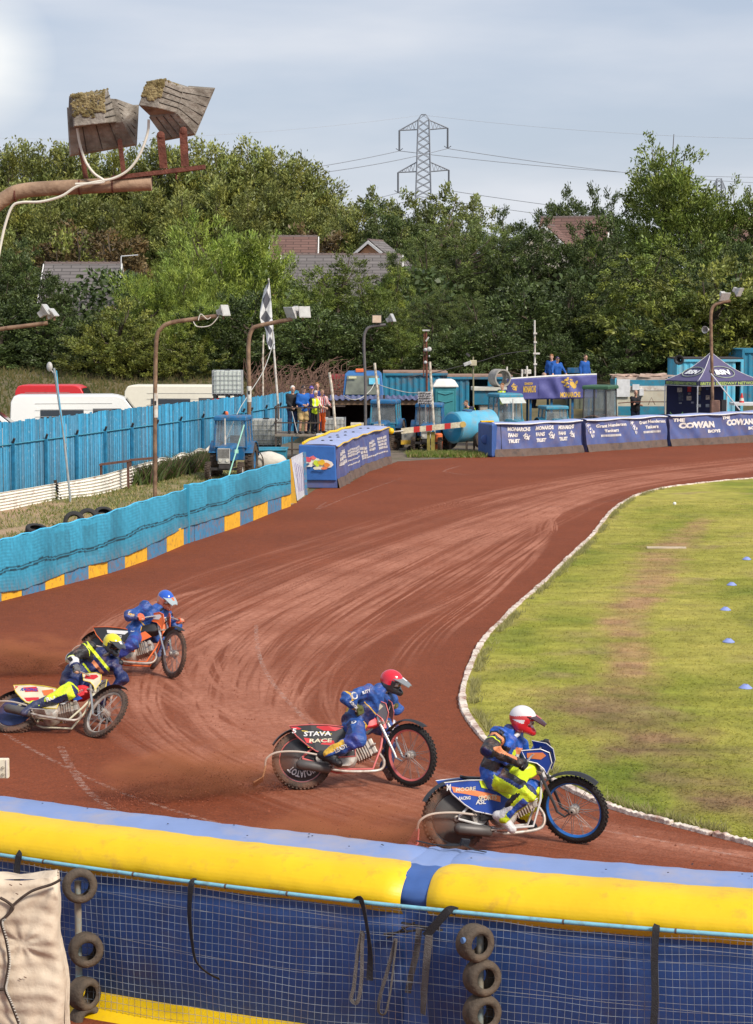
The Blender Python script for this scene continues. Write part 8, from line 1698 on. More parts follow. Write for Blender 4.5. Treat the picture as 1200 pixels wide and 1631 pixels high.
 mb = MB(); mb.tube(spline([(.86, -.02, .42), (.93, -.05, .30), (.90, -.09, .20), (.78, -.13, .165), (.5, -.17, .16), (.30, -.185, .19), (.22, -.185, .21)], 6), .018, 10); X_ = o_('exhaust', mb, spec.get('pipe', m_alu), smooth=40)
 mb = MB(); d_ = Vector((-1, -.02, .16)).normalized(); mb.lathe((.32, -.185, .19), d_, [(0, .02), (.01, .045), (.03, .056), (.36, .056), (.39, .04), (.40, .02)], 20, cap=True); o_('silencer', mb, m_sil, X_, smooth=40)
 mb = MB(); mb.loft([[Vector((xx, s1*w_, zz)) for s1, zz in ((-1, z0), (-1, z1), (-.5, z2), (.5, z2), (1, z1), (1, z0))] for xx, w_, z0, z1, z2 in ((.54, .07, .66, .74, .77), (.64, .10, .66, .77, .81), (.80, .10, .68, .80, .84), (.90, .05, .72, .80, .83))]); o_('fuel_tank', mb, spec['tank'], bevel=.015, smooth=30)
 mb = MB(); mb.loft([[Vector((xx, s1*w_, zz)) for s1, zz in ((-1, z0), (-.9, z0+.035), (.9, z0+.035), (1, z0))] for xx, w_, z0 in ((.08, .05, .72), (.14, .095, .70), (.34, .085, .68), (.52, .05, .69), (.56, .03, .70))]); o_('seat', mb, spec.get('seatm', m_blk), bevel=.015, smooth=40)
 pp = [(-.14, .70), (.10, .71), (.30, .70), (.47, .68), (.60, .52), (.60, .34), (.42, .33), (.16, .40), (.06, .47), (-.06, .58)]
 for s_ in (-1, 1):
  yy = lambda xx: s_*(.125+.02*math.sin(max(0, min(1, (xx+.14)/.7))*PI)); mb = MB(); mb.prism([Vector((a, yy(a), b_)) for a, b_ in pp], (0, s_*.006, 0)); p_ = o_('side_panel', mb, PM)
  fn = lambda u, v: Vector((u, yy(u)+s_*.011, v)); fe_ = lambda u, v: Vector((u, yy(u)+s_*.0085, v))
  mb = MB(); mb.tube([fe_(a, b_) for a, b_ in pp], .007, 4, closed=True); o_('trim', mb, spec.get('trim', m_w), p_)
  for poly, m_ in spec['deco']: mb = MB(); patch(mb, poly, fe_); o_('decal', mb, m_, p_)
  for s2, bx, m_ in spec['text']:
   if s_ > 0: bx = (bx[2], bx[1], bx[0], bx[3])
   mb = MB(); write(mb, s2, bx, fn, 0, .03, .1); o_('lettering', mb, m_, p_)
 mb = MB(); mb.loft([[Vector((.0+rr*math.cos(a), q, .33+rr*math.sin(a))) for q, rr in ((-.07, .365), (0, .385), (.07, .365), (.0, .375))] for a in np.linspace(R(60), R(150), 12)]); o_('rear_mudguard', mb, m_blk, smooth=40)
 mb = MB(); mb.tube(spline([(.18, -.14, .36), (-.05, -.15, .40), (-.28, -.13, .40), (-.40, -.10, .34), (-.42, -.06, .24)], 5), .012, 7); o_('flap_arm', mb, M('pale_tube', (.55, .46, .38), .5), smooth=40)
 mb = MB(); mb.loft([[Vector((-.42, -.10, .26)), Vector((-.42, .0, .26)), Vector((-.405, .0, .26)), Vector((-.405, -.10, .26))], [Vector((-.46, -.16, .12)), Vector((-.46, .12, .12)), Vector((-.44, .12, .12)), Vector((-.44, -.16, .12))], [Vector((-.56, -.17, .06)), Vector((-.56, .12, .06)), Vector((-.55, .12, .05)), Vector((-.55, -.17, .05))]]); o_('dirt_flap', mb, spec['flap'], bevel=.004)
 mb = MB()
 for s_ in (-1, 1): mb.tube([(.90, s_*.07, .93), (.955, s_*.07, .74), (1.10, s_*.06, .40), (1.12, s_*.06, .34)], [.019, .019, .015, .014], 8); mb.tube([(1.11, s_*.06, .35), (1.20, s_*.062, .30), (1.28, s_*.05, .36)], .012, 6)
 o_('fork', fr(mb), spec.get('forkm', m_chr), smooth=40)
 mb = MB(); mb.box((.94, 0, .76), (.07, .19, .025), (0, .3, 0)); mb.box((.905, 0, .89), (.07, .19, .025), (0, .3, 0)); pieces('yoke', fr(mb), m_alu, root, local=True)
 mb = MB(); hb = spline([(.87, -.37, .905), (.89, -.27, .93), (.91, -.12, .955), (.905, 0, .93), (.91, .12, .955), (.89, .27, .93), (.87, .37, .905)], 5); mb.tube(hb, .012, 8); H_ = o_('handlebar', fr(mb), m_chr, smooth=40)
 mb = MB()
 for s_ in (-1, 1): mb.tube([(.887, s_*.29, .925), (.868, s_*.385, .903)], .018, 8)
 pieces('grip', fr(mb), m_blk, H_, local=True)
 mb = MB(); mb.tube([(.84, .22, .945), (.86, .30, .925), (.82, .40, .90)], .006, 5); mb.tube([(.84, -.22, .945), (.88, -.30, .93), (.90, -.42, .93)], .006, 5); pieces('lever', fr(mb), m_chr, H_, local=True)
 mb = MB(); mb.tube(spline([(.86, .2, .98), (1.0, .12, 1.0), (1.02, 0, .86), (.8, -.05, .76), (.62, -.04, .55)], 5), .007, 5); o_('cable', fr(mb), m_blk)
 fp = [(.80, 1.0), (.98, 1.01), (1.06, .97), (1.08, .86), (1.03, .74), (1.0, .80), (.94, .86), (.84, .89)]
 for s_ in (-1, 1):
  ys_ = lambda a: s_*(.145-.10*max(0, (a-.8)/.28)); mb = MB(); mb.prism([Vector((a, ys_(a), b_)) for a, b_ in fp], (0, s_*.005, 0)); p_ = o_('front_panel', fr(mb), spec['fpanel'])
  mb = MB(); mb.tube([Vector((a, ys_(a)+s_*.006, b_)) for a, b_ in fp], .006, 4, closed=True); o_('trim', fr(mb), spec.get('ftrim', spec.get('trim', m_w)), p_)
  mb = MB(); mb.add([Vector((a, ys_(a)+s_*.009, b_)) for a, b_ in ((.85, .92), (.98, .90), (1.03, .94), (1.0, .975), (.85, .975))], [(0, 1, 2, 3, 4)]); o_('decal', fr(mb), spec['fdeco'], p_)
 mb = MB(); mb.loft([[Vector((1.28+rr*math.cos(a), q, .36+rr*math.sin(a))) for q, rr in ((-.055, .395), (0, .412), (.055, .395), (0, .402))] for a in np.linspace(R(50), R(135), 12)]); o_('front_mudguard', fr(mb), m_blk, smooth=40)
 mb = MB(); mb.tube([(.34, -.09, .20), (.34, -.24, .20)], .014, 6); mb.box((.40, -.20, .215), (.22, .10, .012)); pieces('footrest', mb, m_alu, root, local=True)
 for k, (poly, m_) in enumerate(spec.get('lower', [])):
  mb = MB(); mb.prism([Vector((a, -.11, b_)) for a, b_ in poly], (0, .004, 0)); o_('belly_panel', mb, m_)
 spec['root'] = root; spec['wpt'] = lambda v: root.location+Rm @ Vector(v); spec['bar'] = lambda s_: (root.location+Rm @ (hp+SR @ (Vector((.879, s_*.335, .914))-hp)), Rm @ (SR @ Vector((-.2, s_*.95, -.22))))
 return spec
def cl(n, c, **k): return M('suit_'+n, c, .5, var=.18, vs=9, bump=.8, bs=26, dirt=(.22, .10, .06, 1), da=.35, ds=6, dth=.6, **k)
NEON = (.66, .82, .02); S_BLUE = cl('blue', (.020, .080, .31)); S_NAVY = cl('navy', (.010, .020, .10)); S_YEL = cl('gold', (.72, .42, .04)); S_NEON = cl('neon', NEON); S_W = cl('white', (.66, .65, .65)); S_BLK = cl('black', (.012, .012, .015)); S_OR = cl('orange', (.78, .28, .12)); S_RB = cl('royal', (.01, .09, .44)); S_PUR = cl('violet', (.03, .05, .26))
P_BL = M('panel_blue', (.02, .07, .36), .35, var=.08); P_NE = M('panel_neon', NEON, .4, var=.05); P_OR = M('panel_orange', (.82, .26, .10), .4); P_BK = M('panel_black', (.03, .028, .03), .4); P_RD = M('panel_red', (.62, .03, .04), .4, var=.08); P_YE = M('panel_yellow', (.80, .60, .06), .4); P_PK = M('frame_coral', (.68, .16, .15), .35); P_CR = M('panel_cream', (.70, .62, .45), .5, var=.15); P_OG = M('panel_hot_orange', (.80, .16, .04), .4)
B1 = bike(dict(label='blue and neon speedway motorcycle of the white-helmeted rider, nearest to the camera', pos=(.785, 20.62), fax=(915, 1290), yaw=17, lean=8, steer=-45, frame=M('frame_white', (.62, .60, .58), .4), panel=P_BL, rim=M('rim_blue', (.02, .16, .55), .35), rrim=m_sil, disc=M('disc_dark', (.06, .055, .052), .6, var=.25, vs=5), tank=P_NE, fpanel=P_BL, fdeco=P_OR, flap=M('flap_red', (.60, .12, .12), .6), forkm=M('fork_black', (.05, .05, .055), .35),
 deco=[([(.22, .70), (.47, .675), (.60, .50), (.52, .50), (.40, .58), (.24, .63)], P_NE), ([(-.07, .66), (.12, .62), (.30, .575), (.44, .53), (.44, .47), (.25, .53), (.06, .58), (-.05, .60)], P_OR)],
 text=[('M', (-.12, .62, -.075, .685), m_w), ('MOORE', (-.03, .605, .18, .645), P_CR), ('SPORTS', (.20, .50, .40, .55), P_CR), ('RACING', (.00, .52, .12, .555), m_w), ('ASL', (.17, .465, .28, .51), m_w), ('TOOLS', (.14, .345, .27, .385), m_blk)], lower=[([(.60, .42), (.80, .74), (.66, .74), (.55, .60)], P_NE)]))
B2 = bike(dict(label='black and coral speedway motorcycle of the red-helmeted rider', pos=(-.93, 23.75), fax=(654, 1203), yaw=5, lean=24, steer=-46, frame=P_PK, panel=P_BK, rim=P_PK, tank=P_RD, fpanel=M('fp_grey', (.16, .15, .16), .4), trim=P_PK, fdeco=P_CR, flap=M('flap_wood', (.50, .26, .12), .7), disc=P_BK, disctext='TOTALOIL', seatm=m_blk,
 deco=[([(-.13, .69), (.30, .69), (.46, .665), (.38, .63), (.2, .64), (-.08, .66)], P_RD), ([(.02, .56), (.36, .52), (.38, .46), (.05, .50)], P_RD), ([(.0, .645), (.34, .60), (.34, .592), (.0, .637)], P_YE), ([(.06, .455), (.50, .39), (.50, .38), (.07, .445)], P_YE)],
 text=[('STAVA', (.02, .575, .33, .63), m_w), ('5', (-.11, .615, -.06, .67), m_w), ('RACE', (.08, .50, .34, .545), P_CR), ('Cult', (.44, .40, .58, .455), m_w)], lower=[([(.58, .45), (.82, .66), (.66, .68), (.52, .58)], P_BK), ([(.58, .56), (.80, .66), (.62, .68)], P_RD)]))
B3 = bike(dict(label='cream and red speedway motorcycle laid far over, ridden by the yellow-helmeted rider', pos=(-4.78, 25.75), fax=(168, 1136), yaw=-16, lean=53, steer=-26, frame=M('frame_cream', (.60, .55, .40), .5), panel=P_CR, rim=m_alu, tank=P_RD, fpanel=P_CR, trim=P_YE, fdeco=P_RD, flap=m_blk, disc=M('disc_navy', (.02, .04, .13), .6, var=.3), ftyre=m_rub, pitch=0,
 deco=[([(.02, .66), (.2, .68), (.26, .60), (.08, .58)], P_RD), ([(.30, .62), (.44, .66), (.5, .56), (.36, .54)], P_OG), ([(.10, .48), (.3, .50), (.34, .42), (.16, .42)], P_RD)], text=[('RACING', (.0, .60, .24, .65), P_BL), ('7', (-.11, .62, -.06, .68), P_RD)],
 lower=[([(.55, .42), (.88, .62), (.86, .74), (.56, .66)], P_RD), ([(.60, .44), (.66, .44), (.86, .70), (.82, .72)], m_w), ([(.80, .50), (.88, .56), (.66, .70), (.60, .66)], P_BL)]))
B4 = bike(dict(label='orange and black speedway motorcycle of the blue-helmeted rider, farthest away', pos=(-4.28, 30.7), fax=(277, 1041), yaw=-16, lean=30, steer=-44, frame=P_OG, panel=P_BK, rim=M('rim_dusty', (.25, .18, .15), .5), tank=P_BK, fpanel=P_OG, trim=P_OG, fdeco=m_w, flap=M('flap_pink', (.50, .25, .18), .7), disc=P_BK, ftyre=m_rub,
 deco=[([(.1, .66), (.46, .66), (.4, .60), (.12, .61)], m_w), ([(.2, .50), (.56, .46), (.56, .38), (.24, .40)], P_OG)], text=[('RACING', (.1, .53, .36, .58), m_w)], lower=[([(.50, .42), (.82, .60), (.70, .68), (.50, .58)], P_OG)]))
# ================================================================ riders
def unit(v): v = np.array(v, float); return v/np.linalg.norm(v)
def rider(sp):
 st = sp['bike']['wpt']((.36, 0, .75)); Y0 = st.y; q = {}; tl_ = math.tan(R(min(sp['bike']['lean'], 38)))
 for k, v in sp['j'].items():
  z_ = P(v[0], v[1], Y0).z; kk = 1.0 if k[:2] in ('hp', 'kn', 'an', 'to', 'pe') else sp.get('up', .6); q[k] = np.array(P(v[0], v[1], Y0+v[2]+(z_-st.z)*tl_*kk))
 B_ = sp['bike']; (hR, aR), (hL, aL) = B_['bar'](-1), B_['bar'](1)
 if sp.get('snapR', True): q['haR'] = np.array(hR)
 if sp.get('snapL', True): q['haL'] = np.array(hL)
 for k in 'RL':
  for a_, b_, L2 in (('sh'+k, 'el'+k, .29), ('hp'+k, 'kn'+k, .41)):
   a = q[a_]; b3 = q[b_]; dx2 = (b3[0]-a[0])**2+(b3[2]-a[2])**2; sgn = -1 if (k == 'R' or b3[1] < a[1]) else 1; q[b_][1] = a[1]+sgn*math.sqrt(max(.0025, L2*L2-dx2))
  d = q['el'+k]-q['ha'+k]; L_ = np.linalg.norm(d); q['wr'+k] = q['ha'+k]+d/L_*.085+np.array([0, 0, .012])
 f = unit(sp['face']); u = unit(np.array([sp.get('roll', 0), 0, 1])-f*f[2]); u = unit(u-f*(u@f)); rt = np.cross(f, u); Hc = q['head']; fb = SDF()
 def body(g, e):
  ch, pv, nk = q['chest'], q['pelvis'], q['neck']; sv = unit(q['shL']-q['shR']); hv = unit(q['hpL']-q['hpR'])
  g.cone(pv-hv*.07, ch-sv*.085, .115+e, .125+e, 0); g.cone(pv+hv*.07, ch+sv*.085, .115+e, .125+e, 0); g.cone(ch, nk, .11+e, .062+e, 0)
  for k, s_ in (('R', -1), ('L', 1)):
   g.cone(ch+sv*s_*.09, q['sh'+k], .10+e, .068+e, 0); g.cone(q['sh'+k], q['el'+k], .060+e, .046+e, 1 if k == 'R' else 2); g.cone(q['el'+k], q['wr'+k], .046+e, .030+e, 3 if k == 'R' else 4)
   g.cone(pv+hv*s_*.06, q['hp'+k], .12+e, .105+e, 0); g.cone(q['hp'+k], q['kn'+k], .092+e, .062+e, 5 if k == 'R' else 6); g.cone(q['kn'+k], q['an'+k], .064+e, .042+e, 7 if k == 'R' else 8)
  return g
 body(fb, -.012); fb.cone(q['neck'], Hc-u*.05, .055, .055); fb.ell(Hc, [.075, .095, .11]); fb.cone(Hc+f*.09+u*.0, Hc+f*.105-u*.02, .012, .015)
 for k in 'RL':
  fb.cone(q['wr'+k], q['ha'+k], .028, .032)
  for i in range(4): fb.cone(q['ha'+k]+unit(aR if k == 'R' else aL)*(i-1.5)*.02, q['ha'+k]+unit(aR if k == 'R' else aL)*(i-1.5)*.02+unit(q['ha'+k]-q['wr'+k])*.03, .009, .008)
  fb.cone(q['an'+k], q['to'+k], .035, .03)
 V, Q, _ = fb.mesh(.018, .04, .03); ctr = np.array([q['pelvis'][0], q['pelvis'][1], 0.0]); root = fastmesh('person', V-ctr, Q, SK, True); root.location = ctr; tag(root, sp['label'], 'rider', 'speedway riders')
 g = body(SDF(), .022); sv = unit(q['shL']-q['shR'])
 def tt(C, a, b_): ab = b_-a; return ((C-a)@ab)/(ab@ab)
 side = -1
 def col(C, Lb):
  mi = np.zeros(len(C), int); pat = sp['pattern']
  up_ = unit(q['chest']-q['pelvis']); t = tt(C, q['pelvis'], q['chest'])
  for lab, seg in ((1, ('shR', 'elR')), (2, ('shL', 'elL')), (3, ('elR', 'wrR')), (4, ('elL', 'wrL')), (5, ('hpR', 'knR')), (6, ('hpL', 'knL')), (7, ('knR', 'anR')), (8, ('knL', 'anL'))):
   m_ = Lb == lab; a, b_ = q[seg[0]], q[seg[1]]; ts = tt(C, a, b_); dn = unit(b_-a); cd = C-a-np.outer(ts, b_-a); e1 = unit(np.cross(dn, [0, 0, 1])+1e-6); e2 = np.cross(e1, dn); an = np.arctan2(cd@e2, cd@e1)
   for (lb, t0, t1, a0, a1, k) in pat:
    if lb == lab: mi[m_ & (ts >= t0) & (ts < t1) & (an >= a0) & (an < a1)] = k
  m_ = Lb == 0; lat = (C-q['chest'])@sv
  for (lb, t0, t1, a0, a1, k) in pat:
   if lb == 0: mi[m_ & (t >= t0) & (t < t1) & (lat >= a0) & (lat < a1)] = k
  return mi
 sdfobj('race_suit', g, sp['mats'], root, .0095, .045, .014, 30, len(bpy.data.objects), col)
 mb = MB(); mb.tube([Vector(q['neck'])+Vector((.095*math.cos(a), .095*math.sin(a), .018*math.cos(a*2)-.01)) for a in np.linspace(0, 2*PI, 17)[:-1]], .022, 8, closed=True); obj('collar', mb, sp.get('collar', S_BLK), root, smooth=True)
 for k in 'RL':
  g = SDF(); an, to = q['an'+k], q['to'+k]; kn = q['kn'+k]; dn = unit(an-kn); fd = unit(to-an); heel = an-fd*.045+dn*.05
  g.cone(an-dn*.20, an, .064, .054); g.cone(an, heel, .05, .042); g.cone(heel, to, .042, .038); g.cone(an, to, .05, .036); bt = sp['boots'][0 if k == 'R' else 1]; sdfobj('boot', g, bt, root, .009, .03)
 for k, ax_ in (('R', aR), ('L', aL)):
  ax_ = unit(ax_); H_, w = q['ha'+k], q['wr'+k]; wd = unit(H_-w-ax_*((H_-w)@ax_)); dn = np.cross(ax_, wd); dn = dn if dn[2] < 0 else -dn; top = -dn*.034; g = SDF()
  g.cone(w-(unit(w-H_)*-.03)*0, w, .042, .036); g.cone(w, H_-wd*.045+top*.9, .036, .030)
  for i in range(4):
   o_ = ax_*(i-1.5)*.0225; r_ = .030; ln = (.92, 1.0, .97, .85)[i]; pts = [H_+o_-wd*.045+top*.85] + [H_+o_+(wd*math.sin(a)-dn*math.cos(a))*r_ for a in np.array([-.35, .55, 1.5, 2.5])*ln]
   for j in range(4): g.cone(pts[j], pts[j+1], (.0150, .0135, .0122, .0112)[j], (.0135, .0122, .0112, .0100)[j])
  s_ = -1 if np.dot(np.cross(wd, dn), ax_) > 0 else 1; b0 = H_-wd*.050-ax_*.046*(1 if k == 'R' else 1)*1; g.cone(b0, H_-wd*.022-ax_*.040+dn*.030, .0155, .0130); g.cone(H_-wd*.022-ax_*.040+dn*.030, H_+wd*.014-ax_*.022+dn*.032, .0130, .0110)
  sdfobj('glove', g, sp['glove'], root, .0055, .011)
 g = SDF(); Rt = np.stack([rt, f, u], 1); g.ell(Hc+u*.012, [.132, .158, .140], Rt, 0); g.cone(Hc+f*.075-u*.085+rt*.05, Hc+f*.155-u*.105, .052, .036, 1); g.cone(Hc+f*.075-u*.085-rt*.05, Hc+f*.155-u*.105, .052, .036, 1); g.cone(Hc-u*.06+rt*.055, Hc-u*.06-rt*.055, .088, .088, 1)
 def cut(X):
  d = X-Hc; a = d@f; b_ = d@u; c = d@rt; return np.minimum(np.minimum(a-.055, .040-np.abs(b_+.008)), .092-np.abs(c))
 hp_ = sp['helm']
 def hcol(C, Lb):
  d = C-Hc; a, b_, c = d@f, d@u, d@rt; mi = np.where(b_ > .028-.25*np.clip(-a, 0, 1)*0+.02*(a > .03), 0, 1); mi[(b_ <= .05) & (b_ > -.02) & (a < .05)] = hp_.get('band', 0)
  if hp_.get('stripe'): mi[(np.abs(b_-.045-.35*(a-.03)) < .02) & (a < .10)] = 2
  if hp_.get('chin2'): mi[(a > .11) & (b_ < -.05) & (np.abs(b_+.085+.1*c) < .016)] = 2
  return mi
 he = sdfobj('helmet', g, hp_['mats'], root, .0085, .03, colour=hcol, cut=lambda X: cut(X))
 g = SDF(); g.ell(Hc+f*.020-u*.008, [.100, .118, .052], Rt, 0); sdfobj('goggle_frame', g, hp_.get('frame', m_w), he, .008, .02, cut=lambda X: .030-(X-Hc)@f)
 g = SDF(); g.ell(Hc+f*.036-u*.008, [.083, .108, .038], Rt, 0); sdfobj('goggle_lens', g, hp_['lens'], he, .007, .02, cut=lambda X: .062-(X-Hc)@f)
 mb = MB(); rows = []
 for a, w_, dz in ((.06, .112, .094), (.13, .104, .088), (.22, .084, .066), (.275, .052, .046)):
  rows.append([Vector(Hc+f*a+rt*w_*s_+u*(dz-.022*abs(s_)**2)) for s_ in (-1, -.5, 0, .5, 1)]+[Vector(Hc+f*a+rt*w_*s_+u*(dz-.022*abs(s_)**2-.009)) for s_ in (1, .5, 0, -.5, -1)])
 mb.loft(rows); pk = obj('peak', mb, hp_['peak'], he, smooth=50)
 mb = MB(); mb.add([Vector(Hc+f*a+rt*w_+u*dz) for a, w_, dz in ((.09, -.06, .091), (.13, -.05, .088), (.20, -.035, .071), (.20, .0, .073), (.12, .0, .093))], [(0, 1, 2, 3, 4)]); obj('peak_print', mb, hp_.get('pprint', m_w), pk)
 sm = Matrix.Translation(Vector(Hc)) @ Matrix.Scale(.89, 4) @ Matrix.Translation(-Vector(Hc))
 for h_ in [he]+kids(he)+kids(pk): h_.data.transform(sm)
 for (at_, off, sx_, sy_, txt, m_) in sp.get('prints', []):
  off += .016
  a, b_ = q[at_[0]], q[at_[1]]; c = a*(1-at_[2])+b_*at_[2]; dn = unit(b_-a); n_ = unit(np.array([-.05, -1, .25])-dn*(np.array([-.05, -1, .25])@dn)); sd2 = unit(np.cross(dn, n_)); ex, ey = (dn, -sd2) if at_[3] else (sd2, dn)
  if ex[0] < 0: ex, ey = -ex, -ey
  fn = lambda s1, s2: Vector(c+ex*(s1*sx_/2)+ey*(s2*sy_/2)+n_*(off-.35*min(1, s2*s2)*sy_*.35-.2*(s1*s1)*sx_*.1)); mb = MB()
  if txt == 'O': a2 = [fn(math.cos(t_), math.sin(t_)) for t_ in np.linspace(0, 2*PI, 15)[:-1]]; mb.tube(a2, .009, 4, closed=True)
  elif txt: write(mb, txt, (-1, -1, 1, 1), fn, 0, .04)
  else: mb.add([fn(-1, -1), fn(1, -1), fn(1, 1), fn(-1, 1)], [(0, 1, 2, 3)])
  obj('print', mb, m_, root)
 return root
H_ = lambda *c: [M('helmet_%d_%d_%d' % (int(x[0]*99), int(x[1]*99), int(x[2]*99)), x, .22, var=.03, coat=.5) for x in c]
LENS = M('goggle_lens_clear', (.30, .22, .20), .1, spec=.9); LENSD = M('goggle_lens_dark', (.03, .025, .03), .08, spec=.9); LENSG = M('goggle_lens_gold', (.42, .16, .04), .12, spec=.9)
rider(dict(label='person in a white helmet and blue, black and neon racing suit riding the nearest motorcycle', bike=B1, Y=20.85, face=(.90, -.30, -.30),
 j=dict(head=(833, 1145, 0), neck=(812, 1168, 0), chest=(804, 1187, 0), pelvis=(789, 1232, 0), shR=(795, 1172, -.19), shL=(818, 1170, .19), elR=(776, 1192, -.32), elL=(845, 1208, .36), haR=(822, 1207, -.3), haL=(868, 1197, .35), hpR=(790, 1236, -.12), hpL=(796, 1232, .10), knR=(838, 1262, -.30), knL=(850, 1255, .30), anR=(802, 1300, -.27), anL=(835, 1302, .42), toR=(816, 1321, -.29), toL=(850, 1318, .46)),
 mats=[S_NAVY, S_RB, S_NEON, S_W, S_OR, S_BLK], boots=[S_W, S_BLK], glove=M('glove_black', (.015, .015, .02), .7, var=.2), collar=S_W,
 pattern=[(0, -.5, .30, -1, 1, 1), (0, .12, .45, -1, 1, 5), (0, .45, 1.6, -1, 1, 1), (0, .55, 1.0, -.09, -.03, 2), (0, .55, 1.05, -.30, -.17, 5), (0, .85, 1.08, -.02, .14, 4), (0, .45, .85, .0, .3, 3), (1, -.2, .12, -4, 4, 3), (1, .12, .25, -4, 4, 5), (1, .25, .38, -4, 4, 4), (1, .38, .48, -4, 4, 5), (1, .48, .56, -4, 4, 2), (1, .56, 1.2, -4, 4, 5), (3, -.2, 1.1, -4, 4, 5), (3, -.2, .9, .3, 1.3, 4), (3, -.2, 1.1, -1.9, -.9, 1), (4, -.2, 1.1, -4, 4, 1), (2, -.2, 1.1, -4, 4, 1), (5, -.3, .22, -4, 4, 1), (5, .10, 1.2, -1.3, .5, 2), (5, .22, 1.2, .9, 4, 5), (5, .22, 1.2, -4, -1.6, 1), (7, -.2, 1.2, -4, 4, 2), (7, .08, .85, 1.3, 2.7, 5), (7, .08, .85, -3.1, -2.2, 1), (6, -.2, 1.2, -4, 4, 1), (8, -.2, 1.2, -4, 4, 2)],
 helm=dict(mats=H_((.74, .70, .70), (.60, .02, .03), (.62, .05, .05)), lens=LENS, peak=H_((.05, .01, .015))[0], stripe=True, pprint=H_((.62, .05, .05))[0]),
 prints=[(('shR', 'elR', .15, False), .088, .07, .05, 'S', S_BLK), (('pelvis', 'chest', .80, False), .155, .10, .05, '', S_OR)]))
rider(dict(label='person in a red helmet and blue racing suit with gold trim riding the coral motorcycle', bike=B2, Y=24.15, face=(.86, -.42, -.28),
 j=dict(head=(624, 1085, .05), neck=(605, 1100, .05), chest=(596, 1116, .05), pelvis=(567, 1148, .02), shR=(584, 1103, -.17), shL=(612, 1106, .22), elR=(554, 1112, -.30), elL=(632, 1130, .40), haR=(588, 1136, -.3), haL=(640, 1130, .35), hpR=(566, 1152, -.10), hpL=(576, 1150, .12), knR=(569, 1178, -.35), knL=(624, 1163, .30), anR=(523, 1203, -.30), anL=(616, 1220, .35), toR=(540, 1216, -.33), toL=(622, 1238, .30)),
 mats=[S_BLUE, S_YEL, S_W, S_NAVY, S_PUR], boots=[S_BLK, cl('boot_brown', (.10, .05, .035))], glove=M('glove_olive', (.10, .11, .03), .8, var=.3), collar=S_BLK,
 pattern=[(0, -.4, -.05, -1, 1, 3), (0, .85, 1.3, -.05, .05, 3), (0, .1, .6, -.3, -.12, 3), (0, .60, .64, -.3, .3, 1), (0, -.05, .10, -.3, -.02, 1), (1, .35, .8, -1.2, -.2, 3), (3, .1, .7, 1.6, 2.6, 2), (5, .2, .9, .2, 1.0, 3), (5, .5, .7, -1.2, -.4, 2), (7, .0, .12, -4, 4, 2),  (0, .62, .80, .02, .13, 1), (0, .45, .52, .0, .14, 1), (1, -.2, .2, -4, 4, 4), (1, .0, .9, .2, .55, 1), (1, .92, 1.02, -4, 4, 1), (3, .88, 1.2, -4, 4, 1), (3, -.1, .85, -2.6, -2.2, 1), (5, -.1, 1.2, -2.2, -1.75, 1), (7, .35, 1.2, 1.6, 2.9, 1), (7, -.1, .35, -4, 4, 4), (6, .9, 1.3, -4, 4, 2), (8, -.2, 1.3, -4, 4, 3), (8, .2, .26, -4, 4, 2)],
 helm=dict(mats=H_((.66, .015, .035), (.03, .03, .035), (.70, .50, .10)), lens=LENSG, peak=H_((.20, .21, .22))[0], pprint=m_w),
 prints=[(('shR', 'elR', .85, False), .070, .075, .075, 'O', S_W), (('elR', 'wrR', .45, True), .060, .15, .035, 'FATHOM', S_W), (('pelvis', 'chest', .95, False), .155, .05, .05, 'O', S_W), (('shR', 'elR', .25, True), .085, .12, .035, 'ILITY', S_W), (('knR', 'anR', .45, True), .075, .20, .05, 'LEADYN', S_W), (('hpR', 'knR', .45, False), .105, .06, .06, 'D', S_W), (('pelvis', 'chest', .62, False), .15, .15, .07, 'MON', S_YEL)]))
